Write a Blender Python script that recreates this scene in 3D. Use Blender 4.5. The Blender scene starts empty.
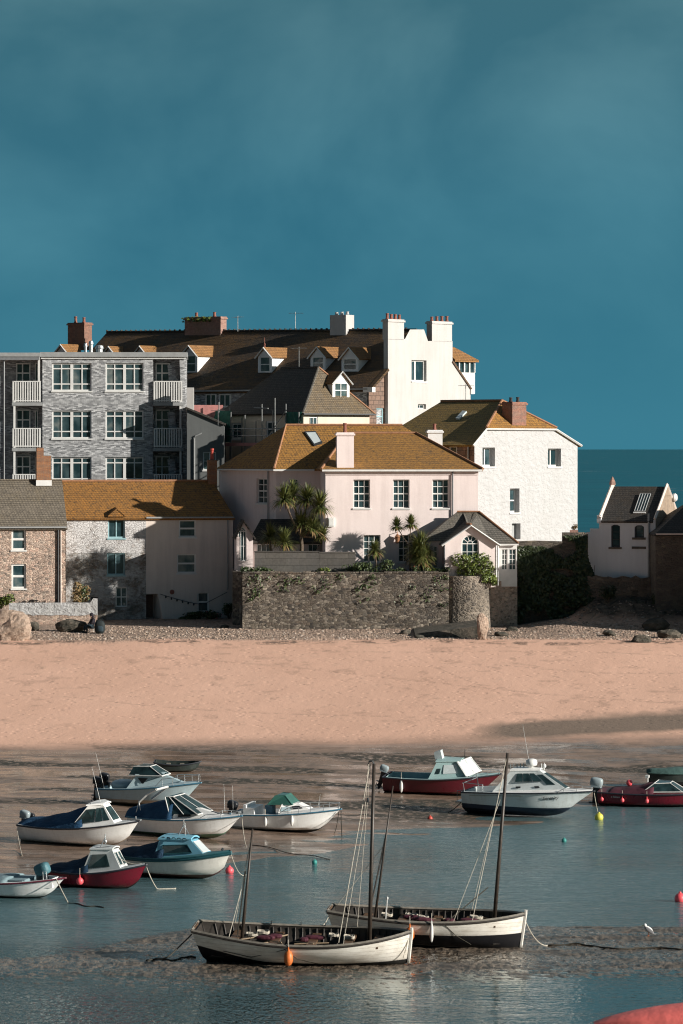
import bpy, bmesh, math, random
import numpy as np
from mathutils import Vector, Matrix
from mathutils.geometry import tessellate_polygon
random.seed(7)
R = math.radians
scene = bpy.context.scene
COL = scene.collection

# ------------------------------------------------------------------ camera
CAMZ, F, CX, HY = 17.0, 4000.0, 341.5, 449.0
cam = bpy.data.cameras.new('camera')
cam_o = bpy.data.objects.new('camera', cam)
COL.objects.link(cam_o)
cam_o.location = (0, 0, CAMZ)
cam_o.rotation_euler = (R(90), 0, 0)
cam.sensor_width = 36
cam.lens = F / 1024 * 36
cam.shift_y = -(512 - HY) / 1024
cam.clip_start = 1
cam.clip_end = 200000
scene.camera = cam_o
cam.dof.use_dof = True
cam.dof.focus_distance = 215
cam.dof.aperture_fstop = 2.8

# ------------------------------------------------------------------ sun and sky
SUN_AZ, SUN_EL = 114.0, 18.0
sd = Vector((math.sin(R(SUN_AZ)) * math.cos(R(SUN_EL)), math.cos(R(SUN_AZ)) * math.cos(R(SUN_EL)), math.sin(R(SUN_EL))))
sl = bpy.data.lights.new('sun', 'SUN')
sl.energy = 5.0
sl.angle = R(0.5)
sl.color = (1.0, 0.935, 0.85)
so = bpy.data.objects.new('sun', sl)
COL.objects.link(so)
so.rotation_euler = sd.to_track_quat('Z', 'Y').to_euler()
so.location = (60, -20, 60)

world = bpy.data.worlds.new('World')
scene.world = world
world.use_nodes = True
wn = world.node_tree
wn.nodes.clear()
def wnode(t, **kw):
    n = wn.nodes.new(t)
    for k, v in kw.items():
        setattr(n, k, v)
    return n
w_out = wnode('ShaderNodeOutputWorld')
w_bg = wnode('ShaderNodeBackground')
w_bg.inputs['Strength'].default_value = 0.079
w_sky = wnode('ShaderNodeTexSky', sky_type='NISHITA', sun_disc=False)
w_sky.sun_elevation = R(SUN_EL)
w_sky.sun_rotation = R(SUN_AZ)
w_tc = wnode('ShaderNodeTexCoord')
w_map = wnode('ShaderNodeMapping')
w_map.inputs['Scale'].default_value = (12, 12, 17)
w_map.inputs['Location'].default_value = (5.3, 0.9, 2.6)
w_n = wnode('ShaderNodeTexNoise')
w_n.inputs['Scale'].default_value = 1.0
w_n.inputs['Detail'].default_value = 5
w_n.inputs['Roughness'].default_value = 0.52
w_n.inputs['Distortion'].default_value = 0.35
w_sep = wnode('ShaderNodeSeparateXYZ')
# storm bank: colour by height, then brighter cloud billows
w_r = wnode('ShaderNodeValToRGB')
e = w_r.color_ramp.elements
e[0].position = 0.0; e[0].color = (0.42, 1.95, 2.72, 1)
e[1].position = 1.0; e[1].color = (1.7, 2.2, 2.5, 1)
m = e.new(0.12); m.color = (0.36, 1.58, 2.25, 1)
m = e.new(0.24); m.color = (0.54, 1.56, 1.98, 1)
m = e.new(0.45); m.color = (0.95, 1.85, 2.2, 1)
w_mr = wnode('ShaderNodeMapRange')
w_mr.inputs['From Min'].default_value = 0.0
w_mr.inputs['From Max'].default_value = 0.50
w_r2 = wnode('ShaderNodeValToRGB')
e = w_r2.color_ramp.elements
e[0].position = 0.40; e[0].color = (0.86, 0.91, 0.93, 1)
e[1].position = 0.66; e[1].color = (1.72, 1.33, 1.24, 1)
w_amp = wnode('ShaderNodeMapRange')
w_amp.inputs['From Min'].default_value = 0.0
w_amp.inputs['From Max'].default_value = 0.07
w_one = wnode('ShaderNodeMix', data_type='RGBA')
w_one.inputs[6].default_value = (0.97, 0.97, 0.97, 1)
w_mul = wnode('ShaderNodeMix', data_type='RGBA', blend_type='MULTIPLY')
w_mul.inputs[0].default_value = 1.0
w_tint = wnode('ShaderNodeMix', data_type='RGBA', blend_type='MULTIPLY')
w_tint.inputs[0].default_value = 1.0
w_tint.inputs[7].default_value = (0.16, 0.26, 0.30, 1)
w_fr = wnode('ShaderNodeMapRange')
w_fr.inputs['From Min'].default_value = -0.25
w_fr.inputs['From Max'].default_value = 0.45
w_mix = wnode('ShaderNodeMix', data_type='RGBA')
L = wn.links.new
L(w_tc.outputs['Generated'], w_map.inputs['Vector'])
L(w_map.outputs[0], w_n.inputs['Vector'])
L(w_tc.outputs['Generated'], w_sep.inputs[0])
L(w_sep.outputs[2], w_mr.inputs['Value'])
L(w_mr.outputs[0], w_r.inputs[0])
L(w_n.outputs['Fac'], w_r2.inputs[0])
L(w_sep.outputs[2], w_amp.inputs['Value'])
L(w_amp.outputs[0], w_one.inputs[0])
L(w_r2.outputs[0], w_one.inputs[7])
L(w_r.outputs[0], w_mul.inputs[6])
L(w_one.outputs[2], w_mul.inputs[7])
L(w_sky.outputs[0], w_tint.inputs[6])
L(w_sep.outputs[1], w_fr.inputs['Value'])
L(w_fr.outputs[0], w_mix.inputs[0])
L(w_tint.outputs[2], w_mix.inputs[6])
L(w_mul.outputs[2], w_mix.inputs[7])
L(w_mix.outputs[2], w_bg.inputs['Color'])
L(w_bg.outputs[0], w_out.inputs['Surface'])

scene.view_settings.view_transform = 'Standard'
scene.view_settings.look = 'None'
scene.view_settings.exposure = 0.44
scene.view_settings.gamma = 1.0
scene.view_settings.use_curve_mapping = False
scene.cycles.filter_width = 1.1
scene.cycles.max_bounces = 6
scene.cycles.transparent_max_bounces = 12

# ------------------------------------------------------------------ pixel helpers
def ray(px, py):
    return Vector(((px - CX) / F, 1.0, -(py - HY) / F))
def at(px, py, Y):
    return Vector((0, 0, CAMZ)) + ray(px, py) * Y
def pl(px, py, M):
    """where the line of sight meets the plane y=0 of frame M: local (u, z)"""
    Mi = M.inverted()
    o = Mi @ Vector((0, 0, CAMZ))
    d = Mi.to_3x3() @ ray(px, py)
    p = o + d * (-o.y / d.y)
    return p.x, p.z
def T(x, y, z): return Matrix.Translation((x, y, z))
def RZ(a): return Matrix.Rotation(R(a), 4, 'Z')

# ------------------------------------------------------------------ objects
def tag(o, label=None, cat=None, group=None, kind=None):
    if label: o['label'] = label
    if cat: o['category'] = cat
    if group: o['group'] = group
    if kind: o['kind'] = kind
    return o
def empty(name, M, label=None, cat=None, group=None):
    o = bpy.data.objects.new(name, None)
    COL.objects.link(o)
    o.matrix_world = M
    o.empty_display_size = 0.2
    return tag(o, label, cat, group)

class MB:
    """collects shapes and links them as one mesh object"""
    def __init__(s, M=None):
        s.v = []; s.f = []; s.mi = []; s.M = M or Matrix()
    def add(s, pts, faces, m=0):
        b = len(s.v)
        s.v += [s.M @ Vector(p) for p in pts]
        s.f += [tuple(b + i for i in f) for f in faces]
        s.mi += [m] * len(faces)
        return s
    def box(s, x0, x1, y0, y1, z0, z1, m=0):
        return s.add([(x0,y0,z0),(x1,y0,z0),(x1,y1,z0),(x0,y1,z0),(x0,y0,z1),(x1,y0,z1),(x1,y1,z1),(x0,y1,z1)],
                     [(0,3,2,1),(4,5,6,7),(0,1,5,4),(1,2,6,5),(2,3,7,6),(3,0,4,7)], m)
    def hexa(s, b, t, m=0):
        return s.add(list(b) + list(t), [(3,2,1,0),(4,5,6,7),(0,1,5,4),(1,2,6,5),(2,3,7,6),(3,0,4,7)], m)
    def prism(s, poly, y0, y1, m=0):
        n = len(poly)
        pts = [(x, y0, z) for x, z in poly] + [(x, y1, z) for x, z in poly]
        fs = [tuple(range(n)), tuple(range(2*n-1, n-1, -1))] + [(i, (i+1) % n, (i+1) % n + n, i+n) for i in range(n)]
        return s.add(pts, fs, m)
    def prismz(s, poly, z0, z1, m=0):
        n = len(poly)
        pts = [(x, y, z0) for x, y in poly] + [(x, y, z1) for x, y in poly]
        fs = [tuple(range(n-1, -1, -1)), tuple(range(n, 2*n))] + [(i, (i+1) % n, (i+1) % n + n, i+n) for i in range(n)]
        return s.add(pts, fs, m)
    def slab(s, pts, t, m=0):
        pts = [Vector(p) for p in pts]
        n = (pts[1]-pts[0]).cross(pts[2]-pts[0]).normalized()
        if n.z < 0: n = -n
        k = len(pts)
        low = [p - n*t for p in pts]
        return s.add(pts + low, [tuple(range(k)), tuple(range(2*k-1, k-1, -1))] + [(i, (i+1) % k, (i+1) % k + k, i+k) for i in range(k)], m)
    def tube(s, path, r, n=6, r1=None, m=0):
        path = [Vector(p) for p in path]
        k = len(path)
        rings = []
        for i, p in enumerate(path):
            d = (path[min(i+1, k-1)] - path[max(i-1, 0)]).normalized()
            a = Vector((0, 0, 1)) if abs(d.z) < .9 else Vector((1, 0, 0))
            u = d.cross(a).normalized(); w = d.cross(u)
            rr = r if r1 is None else r + (r1 - r) * i / max(1, k-1)
            rings.append([p + (u*math.cos(2*math.pi*j/n) + w*math.sin(2*math.pi*j/n))*rr for j in range(n)])
        pts = [q for g in rings for q in g]
        fs = [tuple(range(n)), tuple(range(len(pts)-1, len(pts)-n-1, -1))]
        for i in range(k-1):
            for j in range(n):
                fs.append((i*n+j, i*n+(j+1) % n, (i+1)*n+(j+1) % n, (i+1)*n+j))
        return s.add(pts, fs, m)
    def lathe(s, prof, c=(0,0,0), n=12, m=0):
        c = Vector(c); pts = []; fs = []
        for r, z in prof:
            for j in range(n):
                pts.append(c + Vector((r*math.cos(2*math.pi*j/n), r*math.sin(2*math.pi*j/n), z)))
        for i in range(len(prof)-1):
            for j in range(n):
                fs.append((i*n+j, i*n+(j+1) % n, (i+1)*n+(j+1) % n, (i+1)*n+j))
        fs.append(tuple(range(n-1, -1, -1))); fs.append(tuple(range(len(pts)-n, len(pts))))
        return s.add(pts, fs, m)
    def ell(s, c, rx, ry, rz, n=10, k=7, p=1.0, m=0, rot=None):
        c = Vector(c); pts = []; fs = []
        sg = lambda v: math.copysign(abs(v)**p, v)
        for i in range(k+1):
            t = -math.pi/2 + math.pi*i/k
            for j in range(n):
                a = 2*math.pi*j/n
                q = Vector((sg(math.cos(t))*sg(math.cos(a))*rx, sg(math.cos(t))*sg(math.sin(a))*ry, sg(math.sin(t))*rz))
                if rot: q = rot @ q
                pts.append(c + q)
        for i in range(k):
            for j in range(n):
                fs.append((i*n+j, i*n+(j+1) % n, (i+1)*n+(j+1) % n, (i+1)*n+j))
        return s.add(pts, fs, m)
    def facade(s, outer, holes, depth, y=0.0, m=0):
        """flat wall in the local x,z plane with real openings and their reveals"""
        loops = [[Vector((u, y, z)) for u, z in outer]] + [[Vector((u, y, z)) for u, z in h] for h in holes]
        flat = [p for l in loops for p in l]
        s.add(flat, [tuple(t) for t in tessellate_polygon(loops)], m)
        for h in holes:
            n = len(h)
            s.add([(u, y, z) for u, z in h] + [(u, y+depth, z) for u, z in h], [(i, (i+1) % n, (i+1) % n+n, i+n) for i in range(n)], m)
        return s
    def build(s, name, mats, parent=None, smooth=False, fixn=True):
        me = bpy.data.meshes.new(name)
        me.from_pydata([tuple(v) for v in s.v], [], s.f)
        if not isinstance(mats, (list, tuple)): mats = [mats]
        for x in mats: me.materials.append(x)
        if len(mats) > 1: me.polygons.foreach_set('material_index', s.mi)
        if fixn:
            bm = bmesh.new(); bm.from_mesh(me)
            bmesh.ops.remove_doubles(bm, verts=bm.verts, dist=1e-5)
            bmesh.ops.recalc_face_normals(bm, faces=bm.faces)
            bm.to_mesh(me); bm.free()
        if smooth: me.shade_smooth()
        o = bpy.data.objects.new(name, me)
        COL.objects.link(o)
        if parent: o.parent = parent
        return o
def rect(u0, u1, z0, z1): return [(u0, z0), (u1, z0), (u1, z1), (u0, z1)]
def arch(u0, u1, z0, z1, n=10):
    r = (u1-u0)/2; c = (u0+u1)/2
    return [(u0, z0), (u1, z0)] + [(c + r*math.cos(math.pi*i/n), z1 - r + r*math.sin(math.pi*i/n)) for i in range(n+1)]
# ------------------------------------------------------------------ materials
class G:
    """small wrapper round a material's node tree"""
    def __init__(s, name):
        s.mat = bpy.data.materials.new(name)
        s.mat.use_nodes = True
        s.nt = s.mat.node_tree
        s.nt.nodes.clear()
        s.out = s.n('ShaderNodeOutputMaterial')
        s.b = s.n('ShaderNodeBsdfPrincipled')
        s.l(s.b.outputs[0], s.out.inputs[0])
        s.tc = s.n('ShaderNodeTexCoord')
    def n(s, t, **kw):
        n = s.nt.nodes.new(t)
        for k, v in kw.items(): setattr(n, k, v)
        return n
    def l(s, a, b): s.nt.links.new(a, b)
    def vec(s, sc=(1,1,1), loc=(0,0,0), rot=(0,0,0)):
        m = s.n('ShaderNodeMapping')
        m.inputs['Scale'].default_value = sc
        m.inputs['Location'].default_value = loc
        m.inputs['Rotation'].default_value = rot
        s.l(s.tc.outputs['Object'], m.inputs[0])
        return m.outputs[0]
    def wallvec(s, sx=1, sz=1):
        sep = s.n('ShaderNodeSeparateXYZ'); s.l(s.tc.outputs['Object'], sep.inputs[0])
        a = s.math('ADD', sep.outputs[0], sep.outputs[1])
        c = s.n('ShaderNodeCombineXYZ')
        s.l(s.math('MULTIPLY', a, sx), c.inputs[0]); s.l(s.math('MULTIPLY', sep.outputs[2], sz), c.inputs[1])
        return c.outputs[0]
    def math(s, op, a, b=None, c=None):
        m = s.n('ShaderNodeMath', operation=op)
        for i, x in enumerate((a, b, c)):
            if x is None: continue
            if isinstance(x, (int, float)): m.inputs[i].default_value = x
            else: s.l(x, m.inputs[i])
        return m.outputs[0]
    def noise(s, vec, scale=1, detail=4, rough=.55, dist=0):
        n = s.n('ShaderNodeTexNoise')
        n.inputs['Scale'].default_value = scale; n.inputs['Detail'].default_value = detail
        n.inputs['Roughness'].default_value = rough; n.inputs['Distortion'].default_value = dist
        s.l(vec, n.inputs['Vector'])
        return n.outputs['Fac']
    def ramp(s, fac, stops):
        r = s.n('ShaderNodeValToRGB')
        e = r.color_ramp.elements
        while len(e) < len(stops): e.new(0.5)
        for x, (p, c) in zip(e, stops):
            x.position = p
            x.color = (c, c, c, 1) if isinstance(c, (int, float)) else (*c, 1)
        s.l(fac, r.inputs[0])
        return r.outputs[0]
    def mix(s, f, a, b, mode='MIX'):
        m = s.n('ShaderNodeMix', data_type='RGBA', blend_type=mode)
        for i, x in ((0, f), (6, a), (7, b)):
            if isinstance(x, (int, float)): m.inputs[i].default_value = x if i == 0 else (x, x, x, 1)
            elif isinstance(x, tuple): m.inputs[i].default_value = (*x, 1)
            else: s.l(x, m.inputs[i])
        return m.outputs[2]
    def attr(s, name):
        a = s.n('ShaderNodeAttribute', attribute_name=name)
        return a.outputs['Fac']
    def bump(s, h, dist=.02, strength=1.0, prev=None):
        b = s.n('ShaderNodeBump')
        b.inputs['Distance'].default_value = dist; b.inputs['Strength'].default_value = strength
        s.l(h, b.inputs['Height'])
        if prev is not None: s.l(prev, b.inputs['Normal'])
        return b.outputs[0]
    def done(s, col=None, rough=.7, nrm=None, spec=None, metal=None):
        for k, v in (('Base Color', col), ('Roughness', rough), ('Specular IOR Level', spec), ('Metallic', metal)):
            if v is None: continue
            if isinstance(v, tuple): s.b.inputs[k].default_value = (*v, 1)
            elif isinstance(v, (int, float)): s.b.inputs[k].default_value = v
            else: s.l(v, s.b.inputs[k])
        if nrm is not None: s.l(nrm, s.b.inputs['Normal'])
        return s.mat

def plain(name, c, rough=.5, var=.12, scale=3, bump=0, bs=20, metal=None, spec=None):
    """one colour with patchy wear"""
    g = G(name)
    f = g.noise(g.vec(), scale, 5, .6)
    lo = tuple(x*(1-var) for x in c); hi = tuple(min(1, x*(1+var*.6)) for x in c)
    col = g.ramp(f, [(.3, lo), (.7, hi)])
    nr = g.bump(g.noise(g.vec(), bs, 3), bump) if bump else None
    return g.done(col, rough, nr, spec, metal)

def render_wall(name, c, stain, amt=.35, rough=.85, lumps=.012, lscale=4):
    """limewash or render with vertical rain streaks and blotches"""
    g = G(name)
    st = g.noise(g.vec((2.2, 2.2, .22)), 1, 5, .62)
    bl = g.noise(g.vec(), .55, 5, .6)
    fine = g.noise(g.vec(), 14, 3, .6)
    f = g.math('MULTIPLY', g.math('ADD', g.math('MULTIPLY', st, .6), g.math('MULTIPLY', bl, .4)), 1.0)
    m = g.ramp(f, [(.44, 0.0), (.66, 1.0)])
    m = g.math('MULTIPLY', m, amt)
    col = g.mix(m, c, stain)
    col = g.mix(.16, col, g.ramp(fine, [(.3, tuple(x*.7 for x in c)), (.7, c)]))
    h = g.math('ADD', g.noise(g.vec((1, 1, 1.3)), lscale, 4, .6), g.math('MULTIPLY', fine, .25))
    return g.done(col, rough, g.bump(h, lumps))

def rubble(name, cols, mortar, scale=2.6, flat=1.7, mort_w=.06, bump=.06, paint=None, paint_amt=.5, rough=.9, grime=.4):
    """random stones in mortar, with optional peeling limewash"""
    g = G(name)
    w = g.noise(g.vec(), 3, 2)
    v = g.vec((1, 1, flat))
    vm = g.n('ShaderNodeMixRGB'); vm.inputs[0].default_value = .06
    nn = g.n('ShaderNodeTexNoise'); nn.inputs['Scale'].default_value = 2.5; g.l(v, nn.inputs['Vector'])
    g.l(v, vm.inputs[1]); g.l(nn.outputs['Color'], vm.inputs[2])
    v1 = g.n('ShaderNodeTexVoronoi'); v1.inputs['Scale'].default_value = scale; g.l(vm.outputs[0], v1.inputs['Vector'])
    v2 = g.n('ShaderNodeTexVoronoi', feature='DISTANCE_TO_EDGE'); v2.inputs['Scale'].default_value = scale; g.l(vm.outputs[0], v2.inputs['Vector'])
    sep = g.n('ShaderNodeSeparateColor'); g.l(v1.outputs['Color'], sep.inputs[0])
    k = len(cols)
    stone = g.ramp(sep.outputs[0], [(i/(k-1) if k > 1 else 0, c) for i, c in enumerate(cols)])
    stone = g.mix(.35, stone, g.ramp(g.noise(g.vec(), 9, 4, .65), [(.3, .08), (.72, .55)]), 'OVERLAY')
    edge = g.ramp(v2.outputs['Distance'], [(0, 1.0), (mort_w, 0.0)])
    col = g.mix(edge, stone, mortar)
    if paint:
        pm = g.math('ADD', g.math('MULTIPLY', g.noise(g.vec(), .7, 4, .6), .55), g.math('MULTIPLY', g.noise(g.vec((1,1,1.6)), 3.2, 5, .7), .45))
        pm = g.ramp(pm, [(paint_amt-.05, 1.0), (paint_amt+.07, 0.0)])
        col = g.mix(pm, col, paint)
    gr = g.ramp(g.noise(g.vec(), .5, 4, .6), [(.42, 0.0), (.7, grime)])
    col = g.mix(gr, col, tuple(x*.35 for x in cols[0]))
    h = g.ramp(v2.outputs['Distance'], [(0, 0.0), (mort_w*2.2, 1.0)])
    h = g.math('ADD', g.math('MULTIPLY', h, .7), g.math('MULTIPLY', g.noise(g.vec(), 8, 4), .5))
    return g.done(col, rough, g.bump(h, bump))

def bricks(name, c1, c2, mortar, bw=.24, bh=.08, ms=.012, rough=.85, bump=.02, grime=(.1,.1,.1), gr=.3, var=0.0):
    g = G(name)
    v = g.wallvec()
    b = g.n('ShaderNodeTexBrick')
    g.l(v, b.inputs['Vector'])
    b.inputs['Color1'].default_value = (*c1, 1); b.inputs['Color2'].default_value = (*c2, 1); b.inputs['Mortar'].default_value = (*mortar, 1)
    b.inputs['Scale'].default_value = 1; b.inputs['Mortar Size'].default_value = ms
    b.inputs['Brick Width'].default_value = bw; b.inputs['Row Height'].default_value = bh; b.inputs['Bias'].default_value = var
    col = g.mix(.4, b.outputs['Color'], g.ramp(g.noise(g.vec(), 6, 4, .65), [(.3, .1), (.75, .6)]), 'OVERLAY')
    gm = g.ramp(g.noise(g.vec((1.4,1.4,.5)), .8, 5, .6), [(.45, 0.0), (.72, gr)])
    col = g.mix(gm, col, grime)
    h = g.math('SUBTRACT', g.math('MULTIPLY', g.noise(g.vec(), 10, 3), .5), b.outputs['Fac'])
    return g.done(col, rough, g.bump(h, bump))

def tiles(name, c1, c2, lichen, lich2, amt=.5, rough=.85, row=.125, bw=.20, gscale=.35):
    """slates or tiles laid in courses, grown over with lichen"""
    g = G(name)
    v = g.wallvec(1, 1.0)
    b = g.n('ShaderNodeTexBrick')
    g.l(v, b.inputs['Vector'])
    b.inputs['Color1'].default_value = (*c1, 1); b.inputs['Color2'].default_value = (*c2, 1)
    b.inputs['Mortar'].default_value = tuple(x*.4 for x in c1) + (1,)
    b.inputs['Scale'].default_value = 1; b.inputs['Mortar Size'].default_value = .012
    b.inputs['Brick Width'].default_value = bw; b.inputs['Row Height'].default_value = row
    big = g.noise(g.vec(), gscale, 4, .6)
    mid = g.noise(g.vec((1, 1, .6)), 1.7, 5, .7)
    fine = g.noise(g.vec(), 7, 4, .7)
    f = g.math('ADD', g.math('ADD', g.math('MULTIPLY', big, .45), g.math('MULTIPLY', mid, .33)), g.math('MULTIPLY', fine, .22))
    f = g.ramp(f, [(.62-.28*amt-.05, 0.0), (.62-.28*amt+.07, 1.0)])
    f = g.math('MULTIPLY', f, min(1, .6+.4*amt))
    lc = g.mix(g.ramp(g.noise(g.vec(), 3.1, 5, .7), [(.35, 0.0), (.68, 1.0)]), lichen, lich2)
    lc = g.mix(.3, lc, b.outputs['Color'], 'MULTIPLY') if amt < .7 else lc
    col = g.mix(f, b.outputs['Color'], lc)
    dk = g.ramp(g.noise(g.vec(), 4.8, 5, .8), [(.50, 0.0), (.64, .8)])
    col = g.mix(dk, col, tuple(x*.45 for x in c1))
    col = g.mix(g.math('MULTIPLY', b.outputs['Fac'], .55), col, tuple(x*.35 for x in c1))
    h = g.math('SUBTRACT', g.math('MULTIPLY', fine, .8), b.outputs['Fac'])
    return g.done(col, rough, g.bump(h, .035))

def leaf_mat(name, c1, c2, rough=.5):
    g = G(name)
    oi = g.n('ShaderNodeNewGeometry')
    f = g.math('ADD', g.math('MULTIPLY', oi.outputs['Random Per Island'], .6), g.math('MULTIPLY', g.noise(g.vec(), 1.8, 3), .5))
    col = g.ramp(f, [(.2, c1), (.8, c2)])
    return g.done(col, rough)

MT = {}
MT['white_paint'] = plain('white_paint', (.74,.74,.72), .4, .1, 2)
MT['blue_frame'] = plain('pale_blue_paint', (.30,.48,.52), .45, .12, 3)
MT['glass'] = None
g = G('window_glass')
gf = g.noise(g.vec((.9,.9,.7), (3,1,2)), 1.3, 3, .5)
oi = g.n('ShaderNodeObjectInfo'); gf = g.math('ADD', gf, g.math('MULTIPLY', g.math('SUBTRACT', oi.outputs['Random'], .5), .28))
MT['glass'] = g.done(g.ramp(gf, [(.35, (.014,.036,.043)), (.58, (.055,.095,.105)), (.75, (.20,.22,.21))]), .06, g.bump(g.noise(g.vec(), 1.1, 2), .02), .6)  # teal of the reflected sky painted into the pane colour
MT['pink_wall'] = render_wall('pink_limewash', (.83,.725,.70), (.56,.47,.45), .5, lumps=.006)
MT['cream_wall'] = render_wall('cream_render', (.68,.60,.49), (.42,.37,.30), .4, lumps=.006)
MT['gable_white'] = render_wall('warm_white_render', (.515,.50,.485), (.37,.35,.325), .55, lumps=.006)
MT['rough_white'] = render_wall('rough_whitewash', (.51,.51,.51), (.385,.375,.355), .35, lumps=.17, lscale=2.3)
MT['cool_white'] = render_wall('white_cottage_paint', (.76,.77,.78), (.52,.53,.54), .3, lumps=.008)
MT['drab_render'] = render_wall('drab_pink_render', (.76,.67,.60), (.46,.40,.36), .5, lumps=.008)
MT['grey_render'] = render_wall('grey_render', (.13,.14,.14), (.08,.085,.085), .5, lumps=.008)
MT['block_wall'] = bricks('grey_concrete_block', (.14,.13,.115), (.105,.098,.088), (.085,.08,.07), .9, .45, .012, gr=.5)
MT['stone_tan'] = rubble('tan_rubble_stone', [(.28,.21,.17), (.64,.47,.37), (.46,.35,.285), (.74,.60,.49), (.16,.13,.115)], (.64,.52,.42), 5.4, 1.7, .06, .04)
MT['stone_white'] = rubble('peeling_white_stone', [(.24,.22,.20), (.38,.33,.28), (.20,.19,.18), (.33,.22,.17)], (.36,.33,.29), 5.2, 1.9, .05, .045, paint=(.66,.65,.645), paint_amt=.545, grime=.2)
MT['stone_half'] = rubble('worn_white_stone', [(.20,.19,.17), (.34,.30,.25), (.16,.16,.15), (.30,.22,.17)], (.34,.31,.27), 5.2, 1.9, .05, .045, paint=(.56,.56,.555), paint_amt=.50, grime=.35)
MT['sea_stone'] = rubble('seawall_rubble', [(.08,.068,.056), (.24,.20,.155), (.12,.10,.085), (.42,.36,.29), (.055,.05,.046), (.24,.185,.14)], (.25,.205,.155), 4.6, 1.6, .05, .07, grime=.6)
MT['bastion_stone'] = rubble('bastion_stone', [(.13,.11,.09), (.28,.23,.18), (.09,.08,.07), (.20,.165,.13)], (.36,.305,.245), 4.6, 1.6, .12, .06, grime=.5)
MT['dark_stone'] = rubble('dark_granite_wall', [(.11,.095,.08), (.19,.16,.125), (.14,.12,.10), (.24,.20,.15)], (.15,.13,.11), 3.6, 1.8, .05, .05)
MT['bank_stone'] = rubble('brown_bank_stone', [(.15,.115,.085), (.26,.20,.15), (.19,.15,.115), (.32,.25,.19)], (.22,.17,.125), 3.0, 1.8, .05, .08, grime=.5)
MT['tan_boards'] = bricks('tan_gable_boards', (.44,.335,.245), (.36,.27,.195), (.24,.18,.13), .16, 1.4, .014, gr=.3)
MT['plank_brown'] = bricks('brown_hung_slate', (.27,.17,.125), (.21,.135,.10), (.12,.08,.06), .55, .33, .02, gr=.35)
MT['grey_slate_wall'] = bricks('grey_stone_facing', (.21,.22,.235), (.78,.79,.80), (.40,.405,.41), .27, .075, .010, gr=.2, grime=(.09,.10,.11), bump=.035)
MT['brick'] = bricks('red_brick', (.42,.16,.095), (.30,.12,.08), (.30,.24,.19), .23, .08, .013, gr=.35)
MT['brick_orange'] = bricks('orange_brick', (.44,.19,.075), (.32,.13,.06), (.26,.20,.15), .23, .08, .013, gr=.3)
MT['brick_pink'] = bricks('pink_brick', (.48,.25,.19), (.38,.19,.15), (.36,.28,.24), .23, .08, .013, gr=.3, grime=(.16,.15,.04))
MT['pot'] = plain('terracotta_pot', (.26,.095,.065), .7, .3, 6)
MT['pot_dark'] = plain('dark_chimney_pot', (.035,.03,.03), .7, .3, 6)
MT['roof_gold'] = tiles('lichen_gold_slates', (.11,.08,.05), (.17,.11,.06), (.43,.205,.036), (.28,.14,.036), .90, gscale=.2)
MT['roof_pink_house'] = None
MT['roof_rust'] = tiles('rust_lichen_slates', (.10,.07,.045), (.16,.10,.055), (.40,.175,.032), (.25,.125,.034), .90, gscale=.25)
MT['roof_grey'] = tiles('grey_slates', (.17,.145,.115), (.23,.195,.15), (.26,.20,.12), (.20,.18,.14), .35)
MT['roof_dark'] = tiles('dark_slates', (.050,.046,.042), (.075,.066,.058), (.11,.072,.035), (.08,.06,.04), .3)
MT['roof_long'] = tiles('dark_tiles_with_moss', (.052,.038,.028), (.078,.055,.037), (.27,.135,.03), (.14,.075,.028), .50, gscale=.25)
MT['roof_olive'] = tiles('olive_lichen_slates', (.16,.12,.06), (.20,.14,.06), (.33,.20,.045), (.22,.15,.045), .85)
MT['roof_slate'] = tiles('porch_slates', (.135,.125,.11), (.18,.165,.14), (.19,.15,.08), (.16,.14,.09), .3)
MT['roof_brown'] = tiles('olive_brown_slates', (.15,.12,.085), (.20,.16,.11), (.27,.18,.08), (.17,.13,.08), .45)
MT['roof_orange'] = tiles('orange_dormer_tiles', (.30,.15,.06), (.38,.19,.075), (.42,.22,.06), (.30,.16,.06), .6)
MT['ridge'] = plain('ridge_tile', (.34,.17,.09), .8, .3, 5)
MT['lead'] = plain('lead_flashing', (.20,.21,.22), .5, .2, 4)
MT['fascia'] = plain('grey_fascia', (.33,.34,.34), .5, .15, 3)
MT['iron'] = plain('dark_iron', (.03,.035,.04), .5, .2, 6)
MT['steel'] = plain('galvanised_steel', (.42,.44,.45), .35, .15, 6, metal=.7)
MT['scaf'] = plain('scaffold_tube', (.20,.21,.21), .45, .2, 6, metal=.5)
MT['net'] = plain('green_netting', (.035,.16,.12), .8, .3, 5)
MT['pinkboard'] = plain('pink_board', (.55,.24,.22), .7, .2, 3)
MT['wood_dark'] = plain('dark_tarred_wood', (.030,.024,.019), .6, .35, 7)
MT['wood_brown'] = plain('varnished_wood', (.12,.07,.04), .45, .35, 8)
MT['door_brown'] = plain('weathered_door', (.14,.075,.055), .7, .3, 5)
MT['soil'] = plain('garden_soil', (.10,.08,.055), .95, .3, 3)
MT['lantern'] = plain('copper_lantern', (.35,.17,.09), .4, .2, 8, metal=.4)

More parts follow.
